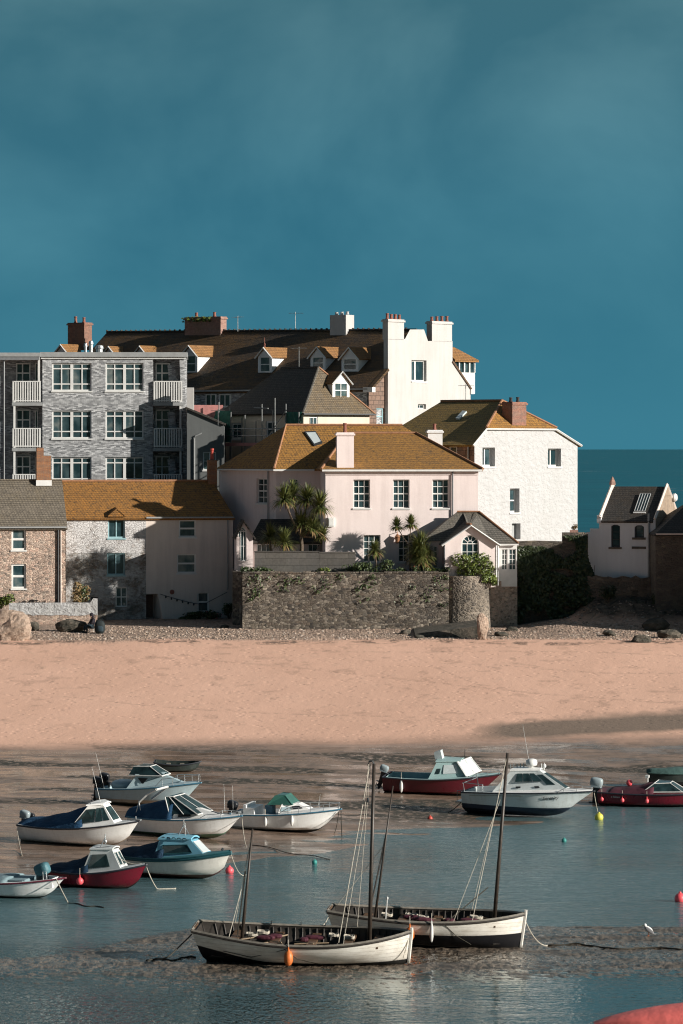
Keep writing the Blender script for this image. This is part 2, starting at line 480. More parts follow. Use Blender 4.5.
# boats
def gel(name, c, rough=.28, dirt=(.22,.19,.14), amt=.35, spec=.5):
    g = G(name)
    st = g.noise(g.vec((1.6,1.6,.5)), 2.2, 5, .65)
    sc = g.noise(g.vec((.6, 4, 9)), 3.0, 4, .6)
    f = g.math('ADD', g.math('MULTIPLY', st, .6), g.math('MULTIPLY', sc, .4))
    col = g.mix(g.ramp(f, [(.47, 0.0), (.72, amt)]), c, dirt)
    sz = g.n('ShaderNodeSeparateXYZ'); g.l(g.tc.outputs['Object'], sz.inputs[0])
    wl = g.math('ADD', sz.outputs[2], g.math('MULTIPLY', g.noise(g.vec((1.2, 1.2, 2.5)), 3.0, 4, .65), .42))
    col = g.mix(g.ramp(wl, [(.30, .75 if max(c) > .1 else .12), (.52, 0.0)]), col, (.10, .095, .06))
    run = g.noise(g.vec((7, 7, .35)), 1.0, 4, .7)
    col = g.mix(g.ramp(run, [(.60, 0.0), (.74, amt*.8)]), col, dirt)
    return g.done(col, g.ramp(st, [(.3, rough*.8), (.7, min(1, rough*1.7))]), None, spec)
MT['gel_white'] = gel('white_gelcoat', (.84,.84,.82), .28, (.34,.31,.25), .3)
MT['gel_cream'] = gel('cream_hull_paint', (.72,.69,.63), .4)
MT['gel_blue'] = gel('pale_blue_gelcoat', (.26,.47,.55), .35)
MT['gel_red'] = gel('maroon_gelcoat', (.15,.010,.022), .25, (.08,.02,.02), .5)
MT['gel_maroon'] = gel('dark_maroon_hull', (.095,.008,.016), .3, (.05,.015,.015), .5)
MT['gel_grey'] = gel('grey_cabin_paint', (.50,.53,.53), .4)
MT['boot_black'] = gel('black_antifoul', (.010,.010,.012), .7, (.028,.024,.02), .4, .15)
MT['boot_blue'] = gel('navy_antifoul', (.012,.022,.045), .5, (.05,.05,.05), .4)
MT['boot_red'] = gel('red_antifoul', (.16,.03,.03), .6, (.06,.04,.03), .6)
MT['boot_green'] = gel('green_antifoul', (.09,.22,.14), .6, (.10,.09,.06), .5)
MT['boot_tan'] = gel('stained_hull_bottom', (.42,.35,.27), .5, (.14,.11,.08), .7)
MT['strip_blue'] = plain('blue_rubbing_strip', (.05,.16,.24), .4, .2, 6)
MT['strip_dark'] = plain('dark_rubbing_strip', (.03,.035,.045), .45, .2, 6)
MT['strip_white'] = plain('white_rubbing_strip', (.6,.6,.58), .4, .15, 6)
MT['strip_pinkred'] = plain('red_rubbing_strip', (.16,.03,.05), .5, .2, 6)
g = G('navy_canvas')
nf = g.noise(g.vec((1, 2.2, 1.4)), 2.2, 4, .6, .8)
MT['navy'] = g.done(g.ramp(g.noise(g.vec(), 1.7, 4), [(.3, (.014,.045,.095)), (.7, (.030,.085,.16))]), .75, g.bump(nf, .09), .12)
g = G('dark_navy_canvas')
nf = g.noise(g.vec((1, 2.2, 1.4)), 2.2, 4, .6, .8)
MT['navy_dark'] = g.done(g.ramp(g.noise(g.vec(), 1.7, 4), [(.3, (.010,.025,.048)), (.7, (.020,.048,.085))]), .8, g.bump(nf, .09), .12)
MT['maroon_canvas'] = plain('maroon_canvas', (.07,.010,.022), .8, .25, 3, .03, 4)
MT['green_canvas'] = plain('green_grey_canvas', (.055,.115,.105), .85, .3, 3, .03, 4)
MT['grey_canvas'] = plain('blue_grey_canvas', (.20,.29,.32), .8, .2, 3, .03, 4)
MT['screen'] = plain('tinted_windscreen', (.022,.045,.048), .06, .6, 3)
MT['green_screen'] = plain('green_windscreen', (.04,.13,.105), .1, .3, 2)
MT['pale_screen'] = plain('bright_perspex', (.50,.56,.57), .3, .1, 2)
MT['cowl_black'] = plain('black_cowling', (.018,.020,.024), .3, .2, 4)
MT['cowl_grey'] = plain('grey_cowling', (.30,.36,.38), .35, .2, 4)
MT['cowl_white'] = plain('white_cowling', (.62,.64,.62), .35, .12, 4)
MT['rope'] = plain('pale_rope', (.46,.42,.35), .9, .25, 12)
MT['rope_dark'] = plain('weedy_rope', (.045,.04,.03), .9, .4, 12)
MT['fender_orange'] = plain('orange_fender', (.62,.16,.035), .5, .2, 8)
MT['buoy_pink'] = plain('pink_buoy', (.80,.10,.12), .45, .15, 6)
MT['buoy_yellow'] = plain('yellow_buoy', (.62,.58,.08), .5, .2, 6)
MT['buoy_green'] = plain('green_buoy', (.03,.22,.20), .5, .2, 6)
MT['buoy_red'] = plain('red_buoy', (.45,.06,.04), .5, .2, 6)
MT['cloth_dark'] = plain('dark_clothing', (.018,.014,.022), .9, .3, 8)
MT['trouser'] = plain('dark_trousers', (.025,.045,.06), .9, .3, 8)
MT['bag'] = plain('black_bag', (.012,.02,.022), .8, .3, 8)
MT['skin'] = plain('skin', (.50,.30,.22), .55, .1, 5)
g = G('tan_beach_rock')
rk = g.noise(g.vec((1, 1, 1.6)), 1.6, 6, .68); rk2 = g.noise(g.vec((.8, .8, 1.3), rot=(.7, .5, 0)), 3.2, 5, .75)
MT['rock_tan'] = g.done(g.ramp(g.math('ADD', g.math('MULTIPLY', rk, .5), g.math('MULTIPLY', rk2, .5)), [(.34, (.16, .11, .08)), (.48, (.46, .34, .26)), (.66, (.58, .45, .36))]), .95, g.bump(g.math('ADD', rk, rk2), .22))
g = G('dark_weedy_rock')
rk = g.noise(g.vec((1, 1, 1.6)), 1.8, 6, .7)
MT['rock_dark'] = g.done(g.ramp(rk, [(.34, (.028, .030, .022)), (.52, (.085, .075, .058)), (.7, (.19, .155, .12))]), .9, g.bump(rk, .25))
MT['red_tarp'] = plain('red_tarpaulin', (.72,.15,.13), .55, .15, 2, .03, 3)
MT['gull'] = plain('white_feathers', (.74,.74,.72), .8, .1, 8)
MT['gull_grey'] = plain('grey_feathers', (.20,.20,.21), .8, .15, 8)
MT['ivy'] = leaf_mat('ivy_leaves', (.010,.020,.008), (.045,.065,.022))
MT['shrub'] = leaf_mat('shrub_leaves', (.035,.065,.012), (.16,.20,.035))
MT['shrub_dark'] = leaf_mat('dark_shrub_leaves', (.02,.04,.012), (.07,.10,.03))
MT['palm_leaf'] = leaf_mat('cordyline_leaves', (.04,.065,.018), (.17,.18,.05))
MT['palm_dead'] = leaf_mat('dry_cordyline_leaves', (.16,.10,.04), (.30,.21,.10))
MT['bark'] = plain('palm_bark', (.12,.09,.065), .9, .35, 8, .03, 10)
MT['flower'] = leaf_mat('red_flowers', (.35,.03,.04), (.55,.12,.12))
# ------------------------------------------------------------------ ground
_rs = np.random.RandomState(11)
_LAT = _rs.rand(8, 256, 256)
def vn(x, y, k=0):
    x = np.asarray(x, float) + 1000.37*(k+1); y = np.asarray(y, float) + 2000.71*(k+1)
    xi = np.floor(x).astype(int); yi = np.floor(y).astype(int)
    fx = x-xi; fy = y-yi
    fx = fx*fx*(3-2*fx); fy = fy*fy*(3-2*fy)
    A = _LAT[k % 8]
    a = A[xi % 256, yi % 256]; b = A[(xi+1) % 256, yi % 256]; c = A[xi % 256, (yi+1) % 256]; d = A[(xi+1) % 256, (yi+1) % 256]
    return (a*(1-fx)+b*fx)*(1-fy) + (c*(1-fx)+d*fx)*fy
def fbm(x, y, k=0, o=4):
    s = 0; a = .5; t = 0
    for i in range(o):
        s = s + a*vn(x*2**i, y*2**i, k+i); t += a; a *= .5
    return s/t
def sm(a, b, x):
    t = np.clip((x-a)/(b-a), 0, 1); return t*t*(3-2*t)

def H(X, Y):
    X = np.asarray(X, float); Y = np.asarray(Y, float)
    n1 = fbm(X/7, Y/9, 0) - .5
    n2 = fbm(X/1.7, Y/3.2, 2) - .5
    Ysh = np.clip(171 + 1.35*X + 7*(fbm(X/6, Y*0+3, 4)-.5), 148, 190)
    # sand bar in front of the pool
    bar_top = 141.5 - 8.5*sm(-4.5, -11, X) + 1.6*(fbm(X/3, Y*0, 5)-.5)
    zb = np.interp(Y, [90, 118, 126, 131], [-.060, -.040, -.022, .015])
    zb = np.where(Y > 131, .02 + .066*np.sin(np.clip((Y-131)/(bar_top-131+1.2), 0, 1)*math.pi*.85+.15), zb)
    zb = np.where(Y > bar_top-.4, .045 - .19*sm(0, 3.5, Y-(bar_top-.4)), zb)
    zb = zb + np.where(Y < bar_top+1, .045*n1 + .012*n2, 0) - .035*sm(1, 6, X)*sm(130, 125, Y)
    # pool and the shore beyond it
    t = np.clip((Y-Ysh)/(214-Ysh), 0, 1)
    zp = np.where(Y < Ysh, -.13*sm(0, 9, Ysh-Y), 1.42*t**1.55)
    n3 = fbm(X/8 + .05*Y, Y/2.6, 5) - .5
    zp = zp + .07*n1*sm(0, 12, np.abs(Y-Ysh)+4) + .24*n3*sm(Ysh-4, Ysh+3, Y)*sm(Ysh+26, Ysh+8, Y) + .07*n2*sm(Ysh-2, Ysh+14, Y)*sm(222, 205, Y)
    z = np.where(Y < 150, np.minimum(zb, 10), zp)
    z = np.where((Y >= 146) & (Y < 152), zb*(1-sm(146, 152, Y)) + zp*sm(146, 152, Y), z)
    far = np.interp(Y, [212, 232, 250, 258, 268, 290, 325, 352, 380, 500], [1.38, 3.2, 5.02, 5.38, 5.62, 8.2, 8.6, 3.0, -2.5, -12])
    far = far + .09*n1*sm(212, 225, Y)*sm(330, 300, Y) + .05*n2*sm(252, 257, Y)*sm(330, 300, Y)
    z = np.where(Y > 214, far, z*(1-sm(208, 214, Y)) + far*sm(208, 214, Y))
    # bank under the white cottage on the right
    bank = sm(14.2, 17.0, X)*sm(257.2, 262.2, Y + 1.6*n1 + .9*n2)*(330 > Y)
    z = z + bank*(1.5 + .5*n2)
    side = sm(11.0, 14.5, X)*sm(252, 260, Y)*sm(300, 280, Y)
    z = z + .45*side
    # ripples in the foreground sand
    wv_ = fbm(X/2.2, Y/3.0, 6) 
    rp = np.abs(np.sin((X*.55 + Y*1.0)*4.6 + 4.5*wv_ + 2.2*vn(X/.30, Y/.6, 3)))*1.0 - .6
    rp2 = vn(X/.17 + .7*Y, Y/.50, 5) - .5
    amp = .085*sm(147, 141, Y)*sm(100, 112, Y)
    z = z + amp*(rp*.36 + rp2*.62)
    return z
def hz(x, y): return float(H(np.array([x]), np.array([y]))[0])
def ground(px, py):
    """point of the ground seen at a pixel"""
    Y = np.arange(100, 300, .02); X = (px-CX)*Y/F
    Z = H(X, Y); r = CAMZ - (py-HY)*Y/F
    i = int(np.argmax(Z >= r))
    return Vector((float(X[i]), float(Y[i]), float(Z[i])))

xs = np.concatenate([[-4000, -900, -300, -120, -60, -40], np.arange(-30, -13, .13), np.arange(-13, 13, .07), np.arange(13, 30.01, .13), [40, 60, 120, 300, 900, 4000]])
ys = np.concatenate([[-200, 0, 60, 90], np.arange(104, 148, .11), np.arange(148, 216, .22), np.arange(216, 270, .35), np.arange(270, 390, 3), [420, 500]])
XX, YY = np.meshgrid(xs, ys)
ZZ = H(XX, YY)
nx, ny = len(xs), len(ys)
me = bpy.data.meshes.new('beach')
me.vertices.add(nx*ny)
me.vertices.foreach_set('co', np.stack([XX, YY, ZZ], -1).ravel().astype(np.float32))
ii = (np.arange(ny-1)[:, None]*nx + np.arange(nx-1)[None, :]).ravel()
quads = np.stack([ii, ii+1, ii+nx+1, ii+nx], -1).astype(np.int32)
me.loops.add(quads.size); me.polygons.add(len(quads))
me.loops.foreach_set('vertex_index', quads.ravel())
me.polygons.foreach_set('loop_start', np.arange(0, quads.size, 4, dtype=np.int32))
me.polygons.foreach_set('loop_total', np.full(len(quads), 4, dtype=np.int32))
me.update()
me.shade_smooth()
# masks that belong to the ground: wet sand, weed, shingle, rock
def setattr_f(name, a):
    at_ = me.attributes.new(name, 'FLOAT', 'POINT')
    at_.data.foreach_set('value', a.ravel().astype(np.float32))
edge = 212.5 + .12*XX + 2.2*(fbm(XX/5, YY/6, 1)-.5)
wet = 1 - sm(-3.4, 3.0, YY-edge)
setattr_f('wet', wet)
weed_n = fbm(XX/7.5, (YY+.12*XX)/2.6, 3)
lines = sm(.54, .60, weed_n)*sm(178, 184, YY)*sm(214, 207, YY)
tongue = sm(5.5, 10, XX)*sm(-3.4, -.6, YY-(216+.30*(XX-10)))*sm(4.2+.25*(XX-6), 1.5, YY-(216+.30*(XX-10)))
tongue = np.clip(tongue*1.25 - .5*sm(.62, .35, fbm(XX/.9, YY/1.6, 5))*(1-tongue), 0, 1)
trk = 0
for (x0_, y0_, x1_, y1_, wd_) in ((-12, 243, 20, 226, .16), (-2, 247, 22, 243, .14), (-16, 228, 6, 219, .13), (4, 246, 13, 216, .15), (-10, 232, -14, 246, .13), (9, 240, 24, 236, .18)):
    u_ = np.clip((XX-x0_)/(x1_-x0_), -.01, 1.01); d_ = np.abs(YY-(y0_+(y1_-y0_)*u_+1.1*np.sin(u_*5+x0_)))
    trk = np.maximum(trk, sm(wd_*2.4, wd_*.6, d_)*(u_ > 0)*(u_ < 1)*sm(.35, .5, fbm(XX/.35, YY/.6, 1, 2)))
wrack = sm(1.1, .2, np.abs(YY-249.5-.5*np.sin(XX/3)-1.5*(fbm(XX/3, YY*0, 2)-.5)))*sm(.45, .62, fbm(XX/.8, YY/.9, 4))*.8
spots = sm(.70, .76, fbm(XX/1.1, YY/1.3, 6, 2))*sm(214, 222, YY)*sm(255, 245, YY)*.22
setattr_f('weed', np.clip(lines + wrack + spots + .25*trk, 0, 1))
peb = (1-sm(13.5, 16, XX)*sm(257, 259, YY))*sm(249.5, 252.5, YY + 3*(fbm(XX/3, YY/3, 0)-.5) + 1.0*sm(-10, -16, XX))
setattr_f('pebble', peb)
setattr_f('damp', np.clip(tongue, 0, 1))
setattr_f('silt', sm(150, 145, YY))
gz = np.gradient(ZZ, axis=0)/np.maximum(np.gradient(YY, axis=0), .01)
setattr_f('rock', sm(14.6, 16.6, XX + 1.5*(fbm(XX/2, YY/2, 1)-.5))*sm(257.6, 259.4, YY))
beach = bpy.data.objects.new('beach', me)
COL.objects.link(beach)
tag(beach, 'pink sand beach running down to wet brown harbour mud', 'beach', kind='structure')

g = G('beach_sand')
awet, aweed, apeb, arock = g.attr('wet'), g.attr('weed'), g.attr('pebble'), g.attr('rock')
big = g.noise(g.vec((1, .45, 1)), .16, 5, .6)
mid = g.noise(g.vec((1, .5, 1)), 1.3, 5, .65)
fine = g.noise(g.vec(), 9, 4, .7)
dry = g.mix(g.ramp(big, [(.35, 0.0), (.65, 1.0)]), (.78, .475, .345), (.70, .42, .30))
dry = g.mix(g.ramp(mid, [(.55, 0.0), (.8, .35)]), dry, (.50, .35, .26))
dry = g.mix(g.ramp(fine, [(.55, 0.0), (.8, .35)]), dry, (.36, .25, .18))
wetc = g.mix(g.ramp(mid, [(.35, 0.0), (.66, 1.0)]), (.30, .205, .150), (.185, .130, .096))
wetc = g.mix(g.ramp(g.noise(g.vec((.6, 1.9, 1)), .8, 5, .65), [(.52, 0.0), (.66, .75)]), wetc, (.065, .052, .038))
col = g.mix(awet, dry, wetc)
dash = g.noise(g.vec((5.6, 2.3, 1), rot=(0, 0, .22)), 1.0, 2, .5, .35)
asilt = g.attr('silt')
col = g.mix(g.math('MULTIPLY', asilt, .9), col, g.mix(g.ramp(dash, [(.40, 0.0), (.54, 1.0)]), (.030, .027, .022), g.mix(g.ramp(mid, [(.35, 0.0), (.66, 1.0)]), (.175, .140, .105), (.105, .085, .066))))
pv = g.n('ShaderNodeTexVoronoi'); pv.inputs['Scale'].default_value = 6.5; g.l(g.tc.outputs['Object'], pv.inputs['Vector'])
psep = g.n('ShaderNodeSeparateColor'); g.l(pv.outputs['Color'], psep.inputs[0])
pcol = g.ramp(psep.outputs[0], [(0, (.17, .12, .09)), (.4, (.36, .255, .19)), (.75, (.50, .365, .28)), (1, (.24, .19, .16))])
col = g.mix(apeb, col, pcol)
rv = g.n('ShaderNodeTexVoronoi', feature='DISTANCE_TO_EDGE'); rv.inputs['Scale'].default_value = 1.1; g.l(g.vec((1, 1, 1.5)), rv.inputs['Vector'])
rn = g.noise(g.vec((1,1,1.6)), 1.4, 6, .7)
rcol = g.ramp(rn, [(.3, (.06, .048, .036)), (.55, (.20, .155, .115)), (.75, (.30, .225, .16))])
rcol = g.mix(g.ramp(g.noise(g.vec(), .8, 5, .7), [(.55, 0.0), (.64, .8)]), rcol, (.03, .045, .02))
col = g.mix(arock, col, rcol)
col = g.mix(g.math('MULTIPLY', g.attr('damp'), .92), col, g.mix(g.ramp(fine, [(.35, 0.0), (.7, 1.0)]), (.115, .088, .064), (.21, .16, .12)))
wd = g.math('MULTIPLY', aweed, g.ramp(g.noise(g.vec((1, .7, 1)), 3.2, 5, .7), [(.38, 0.0), (.52, 1.0)]))
col = g.mix(wd, col, (.035, .030, .018))
# the wetter, the glossier: dry ground is matt, flat wet mud carries a film of water
film = g.ramp(g.noise(g.vec((.35, 1.1, 1), (9, 3, 0)), .5, 5, .62), [(.47, 1.0), (.58, 0.0)])
rough_wet = g.mix(film, .5, .09)
rough = g.mix(awet, .95, rough_wet)
rough = g.mix(wd, rough, .7)
h = g.math('ADD', g.math('MULTIPLY', mid, .6), g.math('MULTIPLY', fine, .22))
keep = g.math('SUBTRACT', 1.0, g.math('MULTIPLY', g.math('MULTIPLY', awet, film), .8))
nb = g.bump(g.math('MULTIPLY', h, keep), .05)
nb = g.bump(g.math('MULTIPLY', dash, asilt), .065, 1.0, nb)
foot = g.n('ShaderNodeTexVoronoi'); foot.inputs['Scale'].default_value = 1.6; g.l(g.vec((1, .8, 1)), foot.inputs['Vector'])
fh = g.math('MULTIPLY', g.ramp(foot.outputs['Distance'], [(.12, 0.0), (.3, 1.0)]), g.math('SUBTRACT', 1.0, awet))
nb = g.bump(fh, .03, .5, nb)
nb = g.bump(g.math('MULTIPLY', g.math('SUBTRACT', 1.0, pv.outputs['Distance']), apeb), .12, 1.0, nb)
nb = g.bump(g.math('MULTIPLY', g.math('ADD', g.ramp(rv.outputs['Distance'], [(0, 0.0), (.12, 1.0)]), g.math('MULTIPLY', rn, 1.6)), arock), .30, 1.0, nb)
me.materials.append(g.done(col, rough, nb, .5))

# ------------------------------------------------------------------ water
g = G('harbour_water')
g.nt.nodes.remove(g.b)
gl = g.n('ShaderNodeBsdfGlossy'); gl.inputs['Color'].default_value = (.93, .97, .97, 1)
tr0 = g.n('ShaderNodeBsdfTransparent'); tr0.inputs['Color'].default_value = (.72, .86, .84, 1)
dif = g.n('ShaderNodeBsdfDiffuse'); dif.inputs['Color'].default_value = (.095, .200, .218, 1)
tr = g.n('ShaderNodeMixShader'); g.l(tr0.outputs[0], tr.inputs[1]); g.l(dif.outputs[0], tr.inputs[2])
fr = g.n('ShaderNodeFresnel'); fr.inputs['IOR'].default_value = 1.48
ms = g.n('ShaderNodeMixShader')
w1 = g.noise(g.vec((.55, 1.5, 1)), 2.2, 3, .55, .3)
w2 = g.noise(g.vec((.4, 1.25, 1)), .8, 4, .6)
calm = g.ramp(g.noise(g.vec((.5, 1, 1), (2, 7, 0)), .085, 4, .55), [(.40, .42), (.60, 1.15)])
sepy = g.n('ShaderNodeSeparateXYZ'); g.l(g.tc.outputs['Object'], sepy.inputs[0])
near = g.n('ShaderNodeMapRange'); near.inputs['From Min'].default_value = 132; near.inputs['From Max'].default_value = 142
near.inputs['To Min'].default_value = .12; near.inputs['To Max'].default_value = 1.0; g.l(sepy.outputs[1], near.inputs['Value'])
turb = g.math('ADD', .26, g.math('MULTIPLY', near.outputs[0], .36)); g.l(turb, tr.inputs[0])
hh = g.math('MULTIPLY', g.math('ADD', w1, g.math('MULTIPLY', w2, .7)), g.math('MULTIPLY', calm, near.outputs[0]))
nb = g.bump(hh, .17)
w3 = g.noise(g.vec((5.6, 2.3, 1), rot=(0, 0, .22)), 1.0, 2, .5, .35)
lx = g.n('ShaderNodeMapRange'); lx.inputs['From Min'].default_value = 1.0; lx.inputs['From Max'].default_value = -4; g.l(sepy.outputs[0], lx.inputs['Value'])
ln = g.n('ShaderNodeMapRange'); ln.inputs['From Min'].default_value = 141; ln.inputs['From Max'].default_value = 133; g.l(sepy.outputs[1], ln.inputs['Value'])
nb = g.bump(g.math('MULTIPLY', w3, g.math('MULTIPLY', ln.outputs[0], g.math('ADD', .035, g.math('MULTIPLY', lx.outputs[0], .9)))), .28, 1.0, nb)
rgh = g.math('MULTIPLY', near.outputs[0], .20); rgh = g.math('ADD', g.math('MULTIPLY', rgh, calm), .03); g.l(rgh, gl.inputs['Roughness'])
g.l(nb, gl.inputs['Normal']); g.l(nb, fr.inputs['Normal'])
g.l(fr.outputs[0], ms.inputs[0]); g.l(tr.outputs[0], ms.inputs[1]); g.l(gl.outputs[0], ms.inputs[2]); g.l(ms.outputs[0], g.out.inputs[0])
MT['water'] = g.mat
mb = MB(); mb.add([(-300, 40, 0), (300, 40, 0), (300, 230, 0), (-300, 230, 0)], [(0, 1, 2, 3)])
hw = mb.build('harbour_water', MT['water'])
tag(hw, 'shallow grey teal harbour water lying in pools over mud', 'water', kind='structure')

g = G('open_sea')
s1 = g.noise(g.vec((.35, 1, 1)), .035, 5, .65)
s2 = g.noise(g.vec((.25, 1, 1)), .25, 4, .6)
sc = g.mix(g.ramp(s1, [(.35, 0.0), (.68, 1.0)]), (.003, .086, .125), (.006, .125, .168))
caps = g.math('MULTIPLY', g.ramp(g.noise(g.vec((.22, 1, 1)), .055, 3, .75), [(.655, 0.0), (.69, 1.0)]), .8)
sc = g.mix(caps, sc, (.5, .55, .55))
MT['sea'] = g.done(sc, .45, g.bump(g.math('ADD', s1, g.math('MULTIPLY', s2, .3)), 1.2), .04)
mb = MB(); mb.add([(-90000, 345, -.2), (90000, 345, -.2), (90000, 150000, -.2), (-90000, 150000, -.2)], [(0, 1, 2, 3)])
sea = mb.build('sea', MT['sea'])
tag(sea, 'dark teal open sea flecked with whitecaps behind the houses', 'sea', kind='structure')

# loose shingle at the top of the beach
mb = MB()
ico = [(0,0,1),(.9,0,.3),(.28,.85,.3),(-.72,.53,.3),(-.72,-.53,.3),(.28,-.85,.3),(.7,.5,-.4),(-.27,.85,-.4),(-.9,0,-.4),(-.27,-.85,-.4),(.7,-.5,-.4)]
icf = [(0,1,2),(0,2,3),(0,3,4),(0,4,5),(0,5,1),(1,6,2),(2,7,3),(3,8,4),(4,9,5),(5,10,1),(2,6,7),(3,7,8),(4,8,9),(5,9,10),(1,10,6)]
mb._p = []
for i in range(5200):
    x = random.uniform(-23, 22); y = 250.5 + 10*random.random()**1.2
    if x < -15 and y > 258: continue
    s = random.choice((.04, .045, .05, .06, .07, .10)) * random.uniform(.8, 1.3)
    mb._p.append((x, y, s))
pp = np.array(mb._p); pz = H(pp[:, 0], pp[:, 1])
for (x, y, s), z in zip(mb._p, pz):
    a = random.random()*6.28; ca, sa = math.cos(a), math.sin(a); q = random.uniform(.6, 1)
    mb.add([(x + s*(p[0]*ca-p[1]*sa*q), y + s*(p[0]*sa+p[1]*ca*q), z + s*(.55*p[2]+.1)) for p in ico], icf)
g = G('shingle_stone')
geo = g.n('ShaderNodeNewGeometry')
peb_m = g.done(g.ramp(geo.outputs['Random Per Island'], [(0, (.13, .10, .08)), (.4, (.34, .25, .19)), (.8, (.48, .36, .28)), (1, (.55, .48, .42))]), .9)
o = mb.build('shingle', peb_m, fixn=False)
tag(o, 'loose brown shingle strewn along the top of the beach', 'shingle', kind='stuff')
# ------------------------------------------------------------------ building helpers
def window(parent, M, u0, u1, z0, z1, d=.14, cols=2, rows=2, fw=.07, mw=.04, frame='white_paint', sill=True, heavy_cols=(), heavy_rows=(), glass='glass', colpos=None, rowpos=None, label=None, flat=False):
    """a framed window set back d behind the wall plane of frame M; returns the frame object"""
    f = MB(M)
    y0, y1 = d-.05, d+.05
    f.box(u0, u0+fw, y0, y1, z0, z1); f.box(u1-fw, u1, y0, y1, z0, z1)
    f.box(u0+fw, u1-fw, y0, y1, z0, z0+fw); f.box(u0+fw, u1-fw, y0, y1, z1-fw, z1)
    cp = colpos or [i/cols for i in range(1, cols)]
    rp = rowpos or [i/rows for i in range(1, rows)]
    for i, c in enumerate(cp):
        w = mw*(2.4 if i in heavy_cols else 1); x = u0+(u1-u0)*c
        f.box(x-w/2, x+w/2, y0+.012, y1-.004, z0+fw, z1-fw)
    for i, c in enumerate(rp):
        w = mw*(1.9 if i in heavy_rows else 1); z = z0+(z1-z0)*c
        f.box(u0+fw, u1-fw, y0+.018, y1-.008, z-w/2, z+w/2)
    o = f.build('window', MT[frame], parent)
    if label: o['label'] = label
    sub = parent if flat else o
    p = MB(M); p.box(u0+fw*.5, u1-fw*.5, d+.012, d+.03, z0+fw*.5, z1-fw*.5); p.build('pane', MT[glass], sub)
    if sill:
        s = MB(M); s.box(u0-.06, u1+.06, -.07, d-.052, z0-.10, z0-.003); s.build('sill', MT[frame], sub)
    return o
def arch_window(parent, M, u0, u1, z0, z1, d=.14, frame='white_paint'):
    f = MB(M); r = (u1-u0)/2; c = (u0+u1)/2; n = 12
    op = arch(u0, u1, z0, z1, n); ip = arch(u0+.07, u1-.07, z0+.07, z1-.07, n)
    k = len(op)
    for y in (d-.05,):
        f.add([(u, y, z) for u, z in op] + [(u, y, z) for u, z in ip] + [(u, d+.04, z) for u, z in ip],
              [(i, (i+1) % k, (i+1) % k+k, i+k) for i in range(k)] + [(i+k, (i+1) % k+k, (i+1) % k+2*k, i+2*k) for i in range(k)])
    zs = z1-r
    f.box(u0+.07, u1-.07, d-.03, d+.03, zs-.03, zs+.03)
    for i in (1, 2): f.box(u0+(u1-u0)*i/3-.02, u0+(u1-u0)*i/3+.02, d-.028, d+.028, z0+.07, zs-.03)
    zm = (z0+zs)/2; f.box(u0+.07, u1-.07, d-.024, d+.024, zm-.02, zm+.02)
    for a in (36, 72, 108, 144):
        f.tube([(c+.25*r*math.cos(R(a)), d, zs+.25*r*math.sin(R(a))), (c+(r-.06)*math.cos(R(a)), d, zs+(r-.06)*math.sin(R(a)))], .02, 4)
    f.tube([(c+.3*r*math.cos(R(a)), d, zs+.03+.3*r*math.sin(R(a))) for a in range(0, 181, 20)], .02, 4)
    o = f.build('arched_window', MT[frame], parent)
    p = MB(M); pp = arch(u0+.04, u1-.04, z0+.04, z1-.04, n); p.add([(u, d+.015, z) for u, z in pp], [tuple(range(len(pp)))]); p.build('pane', MT['glass'], o)
    return o
def chimney(parent, M, u0, u1, z0, z1, y, dy, mat, pots=2, pot='pot', cap=True, ph=.45, name='chimney'):
    c = MB(M); c.box(u0, u1, y, y+dy, z0, z1-.16 if cap else z1)
    if cap:
        c.box(u0-.08, u1+.08, y-.08, y+dy+.08, z1-.16, z1-.04); c.box(u0-.02, u1+.02, y-.02, y+dy+.02, z1-.04, z1+.04)
    o = c.build(name, MT[mat], parent)
    for i in range(pots):
        p = MB(M); x = u0+(u1-u0)*(i+.5)/pots
        h = ph*(.85+.3*random.random()); r = min(.13, (u1-u0)/pots*.42)
        p.lathe([(r, 0), (r*1.12, .05), (r*.85, .12), (r*.8, h*.8), (r, h*.86), (r*.95, h), (r*.6, h), (r*.55, h*.7)], (x, y+dy/2, z1+.03), 10)
        p.build('chimney_pot', MT[pot], o)
    return o
def pipe(parent, M, pts, r=.05, mat='iron', name='drainpipe'):
    p = MB(M); p.tube(pts, r, 6); return p.build(name, MT[mat], parent)
def gutter(parent, M, u0, u1, z, y=-.12, mat='white_paint'):
    p = MB(M); p.box(u0, u1, y, y+.10, z-.10, z); return p.build('gutter', MT[mat], parent)
def ridge_line(parent, pts, M=None, r=.085, mat='ridge'):
    p = MB(M); p.tube(pts, r, 6); return p.build('ridge', MT[mat], parent)
def pxr(px0, px1, py0, py1, M):
    """pixel box to a (u0,u1,z0,z1) on plane M"""
    u0, z1 = pl(px0, py0, M); u1, z0 = pl(px1, py1, M); return u0, u1, z0, z1

# ------------------------------------------------------------------ terrace of low cottages
Mc = T(at(66, 600, 266.5).x, 266.5, 5.5) @ RZ(10)
W_mid = pl(146, 560, Mc)[0]; W_all = pl(233, 560, Mc)[0]
ez = pl(100, 516.5, Mc)[1]
RUN = 3.3; rz = pl(130, 481, Mc @ T(0, RUN, 0))[1]
def cottage_roof(parent, x0, x1, zE, zR, mat, run=RUN, hipr=0, oh=.2):
    s = (zR-zE)/run
    m = MB(); m.slab([(x0, -oh, zE-oh*s), (x1, -oh, zE-oh*s), (x1-hipr, run, zR), (x0, run, zR)], .14)
    m.slab([(x0, run, zR), (x1-hipr, run, zR), (x1, 2*run+oh, zE-oh*s), (x0, 2*run+oh, zE-oh*s)], .14)
    return m.build('roof', MT[mat], parent)

